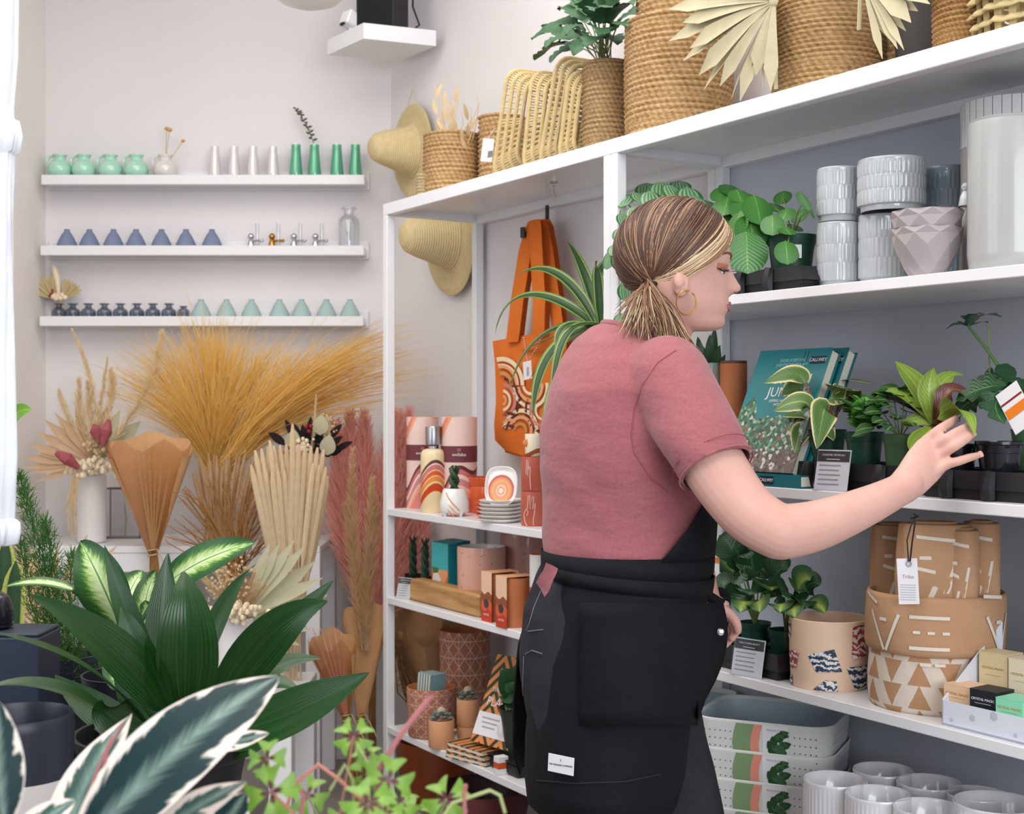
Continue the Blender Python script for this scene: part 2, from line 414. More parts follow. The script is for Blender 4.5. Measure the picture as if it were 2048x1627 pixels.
# --- slate blue and pale teal cone vases
def cone(m, label, loc, grp):
    t = thing('cone_vase', label, 'vase', loc, 0, grp); t.scale = (1.0, 1.0, 1.06)
    MB().lathe([(0,0), (.031,0), (.0345,.003), (.0345,.009), (.030,.021), (.019,.042), (.0105,.053), (.0092,.057), (.0095,.060), (.0080,.061), (.0070,.056), (.010,.050), (0,.04)], 28).build('body', m, t)
    MB().lathe([(.0099,.0585), (.0102,.0603), (.0080,.0614), (.0068,.0600)], 24).build('rim', m, t)
    return t
m_slate = mat('slate_blue_clay', (122, 134, 164), .65, bump=.05); m_teal = mat('pale_teal_clay', (166, 192, 190), .65, bump=.05)
xs = (134, 179, 227, 272, 323, 372, 424)
c0 = cone(m_slate, 'leftmost of seven slate blue cone vases on middle ledge', LP(xs[0], 1), 'slate blue cone vases')
for i in range(1, 7): dup(c0, LP(xs[i], 1), label=od(i, 7) + ' of seven slate blue cone vases on middle ledge')
xs = (402, 453, 503, 559, 603, 653, 700)
c0 = cone(m_teal, 'leftmost of seven pale teal cone vases on lowest ledge', LP(xs[0], 2), 'pale teal cone vases')
for i in range(1, 7): dup(c0, LP(xs[i], 2), label=od(i, 7) + ' of seven pale teal cone vases on lowest ledge')
# --- metal figures each holding a glass tube
m_gl = matglass('clear_glass', (252, 253, 254)); m_brass = mat('brass', (178, 138, 62), .25, 1.0, var=0)
for i, (x, m, nm) in enumerate(((502, m_chrome, 'leftmost chrome'), (544, m_brass, 'gold'), (588, m_chrome, 'middle chrome'), (631, m_chrome, 'rightmost chrome'))):
    t = thing('figurine_vase', nm + ' little metal figure hugging a glass tube on middle ledge', 'figurine', LP(x, 1), 0, 'metal figurine tube holders')
    MB().lathe([(0,0), (.014,0), (.015,.002), (.011,.016), (.008,.026), (.006,.030), (0,.030)], 16).build('body', m, t)
    MB().ball((0,0,.040), .0115, 14, 10).build('head', m, t)
    MB().tube([(.004,-.002,.026), (.014,-.006,.024), (.026,-.003,.026), (.036,0,.025)], [.005,.0045,.004,.005], 8).build('arm', m, t)
    MB().ball((.038,0,.026), .006, 10, 6).build('hand', m, t)
    MB().lathe([(0,.0), (.006,.001), (.0072,.010), (.0068,.050), (.0068,.082), (.0078,.084), (.0066,.084), (.0058,.050), (.006,.012), (0,.006)], 16, (.022,-.002,0)).build('glass_tube', m_gl, t)
t = thing('glass_bottle', 'large clear glass apothecary bottle on middle ledge', 'bottle', LP(698, 1))
MB().lathe([(0,0), (.032,0), (.036,.004), (.0365,.088), (.034,.100), (.024,.110), (.019,.115), (.019,.130), (.026,.134), (.026,.139), (.018,.139), (.016,.130), (.0165,.114), (.022,.107), (.032,.097), (.0345,.086), (.034,.006), (0,.005)], 36).build('glass_body', m_gl, t)
MB().lathe([(.0262,.1335), (.0268,.1365), (.0255,.1398), (.018,.1398)], 36).build('lip', m_gl, t)
# --- smoke glass bottles
m_smoke = matglass('smoke_glass', (212, 218, 226))
def sbot(label, loc, k=1.0):
    t = thing('smoke_bottle', label, 'bottle', loc, 0, 'small smoke grey bottles on the lowest ledge')
    MB().lathe([(0,0), (.022*k,0), (.0255*k,.003), (.0258*k,.022), (.023*k,.029), (.014*k,.034), (.011*k,.037), (.011*k,.044*k), (.0165*k,.047*k), (.0165*k,.050*k), (.0095*k,.050*k), (.0085*k,.040*k), (.019*k,.028), (.0235*k,.020), (.023*k,.004), (0,.003)], 28).build('glass_body', m_smoke, t)
    MB().lathe([(.0167*k,.0465*k), (.0172*k,.049*k), (.016*k,.0508*k), (.010*k,.0508*k)], 28).build('lip', m_smoke, t)
    return t
b0 = sbot('smoke grey bottle holding a dried fan bouquet on lowest ledge', LP(118, 2))
for i, x in enumerate((146, 177, 209, 241, 274, 306, 338)): dup(b0, LP(x, 2), label=od(i, 7) + ' of seven empty smoke grey bottles on lowest ledge')
sbot('smallest smoke grey bottle beside the pale teal vases', LP(367, 2), .82)
# dried fan bouquet in the leftmost bottle
m_palm = mat('dry_palm', (190, 172, 126), .8, var=.15, vs=30); m_cream = mat('cream_bloom', (238, 220, 190), .9, var=.1, bump=.4, bs=200); m_red = mat('red_berry', (150, 30, 36), .35)
t = thing('dried_bouquet', 'small dried palm fan bouquet with red berries in smoke bottle', 'dried flowers', LP(117, 2))
def fan(parent, base, r, a0, a1, n, m, tilt=.0, w=None, name='fan_blade', yb=0.0, tip=.25, rot=None):
    for k in range(n):
        a = a0 + (a1-a0)*k/(n-1); d = Vector((math.sin(a), -math.sin(tilt)*math.cos(a)*.3 - tilt*.5, math.cos(a))).normalized()
        if rot is not None: d = rot @ d
        rr = r*(1-.06*random.random()); p = Vector(base); nn = Vector((0.25*(-1)**k, -1, .1)) if rot is None else rot @ Vector((0.25*(-1)**k, -1, .1))
        MB().leaf([p, p+d*rr*.5, p+d*rr], w or 2.2*r*abs(a1-a0)/n*.75, nn, shape=lambda t: min(1, t*1.4+.05)*(1 if t < .75 else max(.03, (1-t)/tip)), fold=.25, n=8, cr=2).build(name, m, parent)
fan(t, (-.012,-.004,.062), .095, -1.1, .05, 7, m_palm); fan(t, (.012,.004,.062), .080, .15, 1.05, 6, m_palm)
MB().tube([(0,0,.03), (.002,0,.07), (-.004,0,.13), (-.012,0,.165), (-.02,0,.185)], [.002,.004,.011,.010,.002], 8).build('pampas_plume', m_cream, t)
for k in range(9):
    MB().ball((-.012+.005*k, -.016+.004*math.sin(k*2), .072+.006*math.sin(k*2.3)), .0095, 8, 6).build('blossom', m_cream, t)
for p in ((-.020,-.016,.083), (-.015,-.018,.094), (-.026,-.014,.076)): MB().ball(p, .005, 8, 6).build('berry', m_red, t)
MB().tube([(0,0,.01), (0,0,.07)], .0025, 6).build('stem', m_stem, t)

# ================================================================ high in the corner: floating shelf, camera, loudspeaker, lamp
ZS = CAMZ + (CY-60)/FPX*4.25
A_ = P(800, 122, 4.55)
zb = A_.z; yb_ = 4.55
t = thing('corner_shelf', 'thick white floating shelf high up in the wall corner', 'shelf', (0,0,0))
def onzz(px, py, z): Y = (z-CAMZ)*FPX/(CY-py); return Vector(((px-CX)*Y/FPX, Y, z))
q = [onzz(655, 110, zb), onzz(727, 77, zb), onzz(872, 92, zb)]; q.append(q[0]+q[2]-q[1])
TH = .05
MB().add([tuple(p) for p in q] + [(p.x, p.y, p.z+TH) for p in q], [(0,1,2,3), (7,6,5,4), (0,4,5,1), (1,5,6,2), (2,6,7,3), (3,7,4,0)]).build('board', m_white2, t, smooth=False)
bk = (q[3]+q[2])/2; ang = math.atan2(q[2].y-q[3].y, q[2].x-q[3].x)
MB().box((bk.x, bk.y, zb+TH*.5), ((q[2]-q[3]).length*.9, .012, TH*.7), Euler((0,0,ang))).build('wall_bracket', m_white, t, smooth=False)
ZTS = zb+TH
def onshelf(u, v): return q[0] + (q[1]-q[0])*u + (q[3]-q[0])*v + Vector((0,0,TH))
sp = thing('loudspeaker', 'black loudspeaker standing on the corner shelf under the ceiling', 'speaker', onshelf(.5, .52), ang*0+R(-20))
m_blk = mat('black_plastic', (26, 26, 30), .45, var=.05); m_grill = mat('speaker_cloth', (20, 20, 24), .8, bump=.5, bs=900)
MB().box((0,0,.11), (.135,.12,.22), bev=.006).build('cabinet', m_blk, sp); MB().box((0,-.063,.11), (.125,.008,.21), bev=.003).build('grille', m_grill, sp)
ca = thing('security_camera', 'small white cube security camera on the corner shelf', 'camera', onshelf(.45, .10), R(-55))
m_wp = mat('white_plastic', (240,240,240), .35, var=.01)
MB().lathe([(0,0), (.018,0), (.018,.005), (.006,.007), (.006,.016), (0,.016)], 16).build('stand', m_wp, ca)
MB().box((0,0,.042), (.050,.050,.050), Euler((R(-22),0,R(8))), bev=.005).build('housing', m_wp, ca)
lo = MB().lathe([(0,.0), (.0,.004), (.012,.004), (.017,.002), (.017,0)], 20).build('lens', m_blk, ca); lo.location = (-.002,-.0245,.034); lo.rotation_euler = (R(90-22),0,R(8))
cb = [onshelf(.72,.80)+Vector((0,0,.004)), onshelf(.74,.86)+Vector((.012,0,.03)), onshelf(.7,.84)+Vector((.0,0,.09)), onshelf(.68,.86)+Vector((0,0,.20))]
tag(MB().tube(cb, .0035, 6).build('speaker_cable', m_blk), 'thin black cable running up beside the loudspeaker', 'cable')
lp = thing('pendant_lamp', 'round white pendant lamp just below the ceiling near corner', 'lamp', P(618, -32, 3.6))
zt = 3.0 - lp.location.z
MB().lathe([(0,-.064), (.04,-.060), (.075,-.048), (.100,-.026), (.108,0), (.100,.026), (.075,.048), (.03,.062), (.012,.064), (.012,.08), (0,.08)], 40).build('globe', mat('opal_glass', (236,234,230), .3, var=.02), lp)
MB().tube([(0,0,.07), (0,0,zt)], .004, 6).build('cord', m_wp, lp)
# ================================================================ on top of the shelving
def jutemat(name, c1, c2, rows, nu):
    g = G(name); u, v = g.uv()
    st = g.math('SINE', g.math('MULTIPLY', g.math('ADD', g.math('MULTIPLY', u, nu), g.math('MULTIPLY', v, rows*.5)), 2*PI))
    n = g.noise(26, 6, rough=.7); n2 = g.noise(240, 3)
    row = g.math('SINE', g.math('MULTIPLY', v, 2*PI*rows))
    n3 = g.noise(1, 5, vec=g.scaled(g.coord('UV'), nu*1.3, rows*3.2, 1), rough=.7)
    f = g.math('ADD', g.math('MULTIPLY', g.math('ADD', st, row), .05), g.math('ADD', g.math('MULTIPLY', n, .35), g.math('MULTIPLY', n3, .65)), clamp=True)
    g.put(g.b.inputs['Base Color'], g.ramp(f, [(0.25, tuple(x*.55 for x in c1)), (0.42, c1), (.58, c2), (.8, tuple(min(255, x*1.16) for x in c2))]))
    g.set(Roughness=.85, Specular_IOR_Level=.2)
    g.bump(g.math('ADD', g.math('MULTIPLY', st, .4), g.math('MULTIPLY', n3, 3.0)), .7, .003); return g.m
def jute(name, label, loc, r, h, rows=16, flare=0.0, mt=None, cat='basket'):
    t = thing(name, label, cat, loc, random.random()*6)
    mt = mt or jutemat(name+'_fibre', (186, 146, 98), (218, 182, 134), rows, max(10, int(r*420)))
    n = rows*4; prof = [(0, .001), (r*.97, .001)]
    for i in range(n+1):
        z = h*i/n; rr = r*(1 + flare*(z/h-.5) + .02*math.sin(PI*z/h)) * (1 - .045*min(1, max(0, (0.04-(i/n))/.04)))
        prof.append((rr + .0032*math.sin(2*PI*i/4.0 + .3), z))
    wob = lambda a, z, i: 1 + .008*mnoise.noise(Vector((math.sin(a)*2, math.cos(a)*2, z*14)))
    MB().lathe(prof, 72, wob=wob).build('woven_body', mt, t, ang=180)
    R1 = r*(1+flare*.5)
    MB().lathe([(R1-.002, h-.003), (R1+.003, h), (R1+.001, h+.005), (R1-.006, h+.005), (R1-.010, h), (R1-.012, h*.3), (0, .012)], 72, wob=wob).build('rim', mt, t, ang=180)
    return t
def top(pl, pr, pt, w): return fit(pl, pr, pt, ZT, w)
# straw hats hanging on the wall
def strawmat(name, c1, c2):
    g = G(name); u, v = g.uv()
    st = g.math('SINE', g.math('MULTIPLY', v, 2*PI*27)); st2 = g.math('SINE', g.math('ADD', g.math('MULTIPLY', u, 2*PI*70), g.math('MULTIPLY', v, 60)))
    f = g.math('ADD', .5, g.math('ADD', g.math('MULTIPLY', st, .25), g.math('MULTIPLY', g.math('SUBTRACT', g.noise(60, 4), .5), .7)), clamp=True)
    g.put(g.b.inputs['Base Color'], g.mix(f, lin(c1), lin(c2))); g.set(Roughness=.75, Specular_IOR_Level=.25)
    g.bump(g.math('ADD', st, g.math('MULTIPLY', st2, .35)), .5, .002); return g.m
m_straw = strawmat('hat_straw', (206, 182, 128), (240, 222, 176))
def hat(label, px, py, rb, cl, tilt, loopz):
    p = SP(px, py, WALLW-.02)
    t = thing('straw_hat', label, 'hat', p, YAW, 'straw hats hung on the wall')
    # axis along local -y: build as a lathe about z and turn
    T = Matrix.Rotation(R(90+tilt), 4, 'X') @ Matrix.Rotation(.3, 4, 'Z')
    prof = [(rb, .004), (rb+.001, .008), (rb*.9, .010), (rb*.75, .007), (rb*.6, .010), (rb*.54, .02), (rb*.5, .04), (rb*.43, cl*.45), (rb*.36, cl*.7), (rb*.29, cl*.88), (rb*.18, cl*.97), (rb*.07, cl), (0, cl)]
    # dense profile for braid ridges
    d = []
    for i in range(len(prof)-1):
        for k in range(5):
            a = k/5; d.append((prof[i][0]*(1-a)+prof[i+1][0]*a, prof[i][1]*(1-a)+prof[i+1][1]*a))
    d.append(prof[-1])
    wob = lambda a, z, i: 1 + (.02*math.sin(3*a+1) if i < 22 else 0)
    MB().lathe(d[:26], 64, wob=wob, T=T, sx=.86).build('brim', m_straw, t, ang=180)
    MB().lathe(d[24:], 64, wob=wob, T=T, sx=.92).build('crown', m_straw, t, ang=180)
    MB().tube([(-.05,-.006,rb*.86), (-.005,-.002,loopz), (0.03,-.006,rb*.9)], .0015, 5).build('hanging_loop', mat('straw_cord', (206, 190, 150)), t)
hat('upper straw hat hung on the wall beside the picture ledges', 828, 303, .160, .165, 0, .21)
hat('lower straw hat hung on the wall inside the white shelving', 903, 478, .182, .18, 0, .2)
# small jute basket with dried ruscus
l, r, h = top(848, 960, 274, .13); jute('jute_basket', 'small brown jute basket holding pale dried stems on shelf top', l, r, h, 15)
t = thing('dried_bouquet', 'bleached dried stems standing in the small jute basket', 'dried flowers', l)
m_bl = mat('bleached_stem', (222, 196, 154), .8, var=.12, vs=30)
for (x, y, k) in ((866,165,1), (876,180,0), (888,185,1), (914,175,1), (900,205,0), (942,215,1), (948,238,0), (955,190,0), (925,225,0), (885,215,0), (905,168,0), (960,205,0)):
    tip = SP(x, y, .12 + .03*random.random()); b = Vector(l) + Vector((random.uniform(-.03,.03), random.uniform(-.02,.02), .02))
    mid = b.lerp(tip, .6) + Vector((random.uniform(-.02,.02), 0, .01))
    MB().tube([b, b.lerp(mid,.6), mid, mid.lerp(tip,.6)+Vector((.006,0,0)), tip], [.0022,.002,.0016,.0013,.0006], 5).build('stem', m_bl, t, world=True)
    for q in range(3 if k else 1):
        f = .55 + .15*q; p = b.lerp(tip, f); d = (tip-b).normalized()*.05 + Vector((random.uniform(-.03,.03), -.01, .0))
        MB().leaf([p, p+d*.5, p+d], .013, (0,-1,.2), n=6, cr=2, wav=.1).build('leaf', m_bl, t, world=True)
l2, r2, h2 = top(832, 874, 330, .06)
jute('straw_pouch', 'little pale woven straw pot beside the small jute basket', SS(846, .05, ZT), .018, .065, 7, mt=jutemat('pale_straw', (196, 176, 128), (226, 210, 170), 7, 16))
l, r, h = top(958, 1050, 238, .22); jb = jute('jute_basket', 'jute basket with a white price tag behind the woven palm trays', l, r, h, 16)
g_ = thing('price_tag', 'white paper price tag dangling by the woven palm trays', 'tag', SP(975, 300, .09), YAW+R(28))
m_paper = mat('white_paper', (236, 234, 238), .7, var=.02); m_ink = mat('dark_ink', (46, 44, 50), .7, var=0)
MB().box((0,0,0), (.036,.001,.062), Euler((0,R(8),0))).build('card', m_paper, g_, smooth=False)
for i in range(7): MB().box((.004+.0022*i-.002, -.0008, -.012), (.0012,.0004,.018), Euler((0,R(8),0))).build('barcode_bar', m_ink, g_, smooth=False)
MB().tube([(0,0,.03), (.01,.02,.06), (.02,.05,.07)], .0006, 4).build('string', m_paper, g_)
# woven palm trays standing on edge
m_rat = mat('palm_weave', (214, 190, 138), .75, var=.16, vs=50, bump=.5, bs=160, bd=.004)
def tray(label, px, pyt, w0, w1, lean, dpt, nl):
    s0 = sx_(px, w0); t = thing('palm_tray', label, 'tray', U(s0, w0, ZT), YAW, 'nested woven palm trays')
    H = zpx(px, pyt, w0) - ZT; D = w1-w0; rc = .035
    def loop(x, inset, H2):
        pts = []
        for (cx_, cz, a0) in ((inset+rc, H2-rc, PI), (D-inset-rc, H2-rc, PI/2), (D-inset-rc, inset+rc, 0), (inset+rc, inset+rc, -PI/2)):
            for k in range(5):
                a = a0 - k*PI/8
                y = cx_ + rc*math.cos(a); z = cz + rc*math.sin(a); pts.append((x + lean*z/H, y, max(.006, z)))
        return pts
    loops = []
    for k in range(nl):
        x = dpt*k/(nl-1) if nl > 1 else 0; L = loop(x, .010*k, H-.010*k); loops.append(L)
        MB().tube(L, .0062, 8, closed=True).build('woven_rod', m_rat, t)
    mb = MB()
    for A, B in zip(loops, loops[1:]):
        for i in range(len(A)):
            for f in (0, .5):
                p = Vector(A[i]).lerp(Vector(A[(i+1) % len(A)]), f); q = Vector(B[i]).lerp(Vector(B[(i+1) % len(A)]), f)
                mb.tube([p, q], .0026, 5)
    # the straight runs need ties as well
        for (i, j) in ((19, 0), (9, 10), (4, 5), (14, 15)):
            n = 12
            for k in range(n):
                p = Vector(A[i]).lerp(Vector(A[j]), (k+.5)/n); q = Vector(B[i]).lerp(Vector(B[j]), (k+.5)/n); mb.tube([p, q], .0026, 5)
    stuff(mb.build('binding', m_rat, t))
    L = loops[-1]; mb = MB()
    zmax = max(p[2] for p in L); zmin = min(p[2] for p in L)
    for k in range(1, 16):
        z = zmin + (zmax-zmin)*k/16; mb.tube([(dpt + lean*z/H, .012*nl, z), (dpt + lean*z/H + .004, D/2, z), (dpt + lean*z/H, D-.012*nl, z)], .005, 6)
    stuff(mb.build('woven_base', m_rat, t))
tray('largest and leftmost woven palm tray standing on edge', 986, 150, .035, .30, .075, .055, 4)
tray('second woven palm tray nested behind the largest one', 1046, 150, .045, .27, .045, .04, 3)
tray('third woven palm tray, slanted towards the fern', 1078, 128, .055, .28, .085, .03, 3)
tray('rightmost woven palm tray leaning beside the fern pot', 1117, 150, .06, .27, .05, .025, 3)
# blue star fern in a jute pot
l, r, h = top(1166, 1262, 118, .13)
fp = jute('potted_fern', 'blue star fern with wavy leaves in a tan jute pot', l, r, h*.93, 20, cat='plant', mt=jutemat('tan_jute', (172, 138, 98), (204, 172, 128), 20, 30))
m_fern = mat('fern_blue_green', (64, 104, 70), .5, var=.2, vs=12); m_fst = mat('fern_stalk', (110, 120, 80), .6)
lob = lambda ph: (lambda t: (math.sin(PI*min(1, .06+t*.94))**.6)*(.72+.38*math.sin(t*19+ph)**2))
tips = [(1062,78,.05,1), (1068,120,.08,1), (1085,55,.1,1), (1100,125,.02,1), (1120,20,.1,1), (1135,-10,.14,1), (1160,-30,.16,1), (1185,-20,.05,1), (1215,-35,.12,1), (1240,-25,.18,1), (1265,10,.06,1), (1130,70,.02,1), (1160,40,.03,1), (1190,20,.0,1), (1225,15,.03,1), (1255,55,.04,1), (1275,30,.15,1), (1145,110,.0,1), (1200,70,.0,1), (1110,90,.12,1), (1175,95,.02,1), (1235,90,.1,1), (1090,95,.0,1), (1150,5,.0,1), (1205,-5,.2,1)]
for i, (x, y, w, k) in enumerate(tips):
    tip = SP(x, y, w); b = Vector(l) + Vector((random.uniform(-.02,.02), random.uniform(-.02,.02), h*.9)); tip0 = tip.copy()
    m1 = b.lerp(tip, .42) + Vector((0,0,.05)); m2 = b.lerp(tip, .75) + Vector((0,-.01,.05))
    MB().tube([b, b.lerp(m1,.6)+Vector((0,0,.01)), m1], .0017, 5).build('stalk', m_fst, fp, world=True)
    MB().leaf([m1, m2, tip], .055 + .012*random.random(), (random.uniform(-.4,.3), -.55, .8), shape=lob(i), fold=.2, wav=.07, n=18, cr=4, ph=i).build('leaf', m_fern, fp, world=True)
# large jute baskets
l, r, h = top(1252, 1462, 52, .165); jute('jute_basket', 'large jute basket carrying a smaller one beside the fern', l, r, h, 22)
l2 = (l[0], l[1], ZT+h+.008); jute('jute_basket', 'smaller jute basket stacked on a large one next to fern', l2, r*.78, .2, 15)
l, r, h = top(1548, 1768, -70, .165); jute('jute_basket', 'tallest jute basket standing between the two dried palm fans', l, r, h, 30)
l, r, h = top(1735, 1850, 60, .27); jute('jute_basket', 'low jute basket in shadow behind the hanging palm fan', l, r*.8, h, 12)
l, r, h = top(1870, 1990, -120, .10); jute('jute_basket', 'jute basket next to the loosely plaited basket on shelf top', l, r, h, 22, mt=jutemat('dark_jute', (170, 126, 78), (206, 162, 108), 22, 40))
# dark planter behind
l = SS(1850, .25, ZT); t = thing('dark_planter', 'dark charcoal planter in the shade behind the jute baskets', 'planter', l)
MB().lathe([(0,0), (.05,0), (.053,.004), (.058,.20), (.059,.22), (.054,.22), (.05,.02), (0,.02)], 36).build('body', mat('charcoal_clay', (74, 70, 70), .7), t)
MB().lathe([(.058,.212), (.062,.215), (.062,.226), (.054,.226)], 36).build('rim', mat('charcoal_clay', (74, 70, 70), .7), t)
# plaited palm basket at the end
t = thing('plaited_basket', 'loosely plaited pale palm basket at the shelf end', 'basket', SS(2062, .13, ZT), YAW)
m_pl = mat('plaited_palm', (206, 186, 136), .75, var=.2, vs=40, bump=.3, bs=120)
nb = 40
for row in range(9):
    mb = MB(); z = .008+.022*row; rr = .085 + .0022*row
    pts = [( (rr + .004*math.sin(k*PI + row*PI))*math.cos(2*PI*k/nb), (rr + .004*math.sin(PI*k + row*PI))*math.sin(2*PI*k/nb)*.9, z + .002*math.sin(k*1.7+row)) for k in range(nb)]
    pts = [((rr+(.005 if (k+row) % 2 else -.003))*math.cos(2*PI*k/nb), (rr+(.005 if (k+row) % 2 else -.003))*math.sin(2*PI*k/nb), z+.0015*math.sin(k*1.7+row)) for k in range(nb)]
    mb.tube(pts, .0115, 6, closed=True, flat=.28, up=None); mb.build('plait_row', m_pl, t, ang=180)
for k in range(0, nb, 2):
    a = 2*PI*k/nb; MB().box((.0875*math.cos(a), .0875*math.sin(a), .10), (.004,.012,.20), Euler((0,R(4),a))).build('plait_stake', m_pl, t, smooth=False)
# dried palm fans
m_fan = mat('bleached_palm', (198, 188, 154), .75, var=.14, vs=25, bump=.2, bs=90)
def palmfan(label, cpx, cpy, w, blades, stem_to):
    t = thing('palm_fan', label, 'dried palm', SP(cpx, cpy, w), YAW, 'bleached palm fans on the shelving top')
    c = SP(cpx, cpy, w)
    for i, (x, y, wd) in enumerate(blades):
        tip = SP(x, y, w - .012 + .012*(i % 2)); L = (tip-c).length
        up = Vector((-NN.x, -NN.y, .2)) + Vector((ES.x, ES.y, 0))*(.55*(-1)**i)
        MB().leaf([c, c.lerp(tip,.5) + Vector((0,0,.012)), tip], wd*dep(cpx, w)/FPX*1.15, up, shape=lambda t: (.16+1.05*min(1, t*1.35)) * (1 if t < .78 else max(.05, (1-t)/.22)), fold=.3, n=9, cr=2).build('fan_blade', m_fan, t, world=True)
    MB().tube([c, SP(stem_to[0], stem_to[1], w+.01)], .004, 6).build('stem', m_fan, t, world=True)
    MB().ball((0,0,0), .012, 10, 6, (1,.5,1)).build('hub', m_fan, t)
palmfan('wide bleached palm fan hanging over the large jute basket', 1548, 2, .012,
        [(1338,18,24), (1352,-14,24), (1366,45,28), (1338,82,26), (1380,96,28), (1366,122,26), (1398,150,30), (1408,180,30), (1440,172,24), (1462,200,16), (1480,202,22), (1495,165,20), (1512,150,26), (1525,182,18), (1542,180,22), (1400,-30,26), (1450,-40,28)], (1552, 178))
palmfan('drooping bleached palm fan beside the tallest jute basket', 1722, -42, .05,
        [(1765,118,12), (1778,78,20), (1808,100,12), (1812,62,20), (1822,45,26), (1836,22,24), (1860,8,20), (1850,-20,20), (1795,98,14), (1828,-40,20)], (1718, 60))
# ================================================================ first unit: tote bags, dracaena, gifts
def wavemat(name, stops, amp=.10, f1=1.0, f2=2.0, ph=0.0, slope=0.0, rough=.5, vary=.0):
    g = G(name); u, v = g.uv()
    a = g.math('MULTIPLY', g.math('SINE', g.math('ADD', g.math('MULTIPLY', u, 2*PI*f1), ph)), amp)
    b = g.math('MULTIPLY', g.math('SINE', g.math('ADD', g.math('MULTIPLY', u, 2*PI*f2), ph*1.7+1)), amp*.45)
    f = g.math('ADD', g.math('ADD', v, a), g.math('ADD', b, g.math('MULTIPLY', u, slope)))
    g.put(g.b.inputs['Base Color'], g.ramp(f, stops, 'CONSTANT')); g.set(Roughness=rough); return g.m
m_plate = mat('black_hook_metal', (34, 34, 36), .4)
# over-rail hook
t = thing('rail_hook', 'black metal hook over the shelf rail holding orange bags', 'hook', SP(1092, 440, .30), YAW)
MB().box((0,.004,-.005), (.016,.004,.095), bev=.001).build('strap', m_plate, t, smooth=False)
MB().box((-.012,-.035,-.045), (.020,.075,.016), bev=.003).build('arm', m_plate, t, smooth=False)
MB().box((-.012,-.070,-.038), (.020,.006,.03), bev=.002).build('tip', m_plate, t, smooth=False)
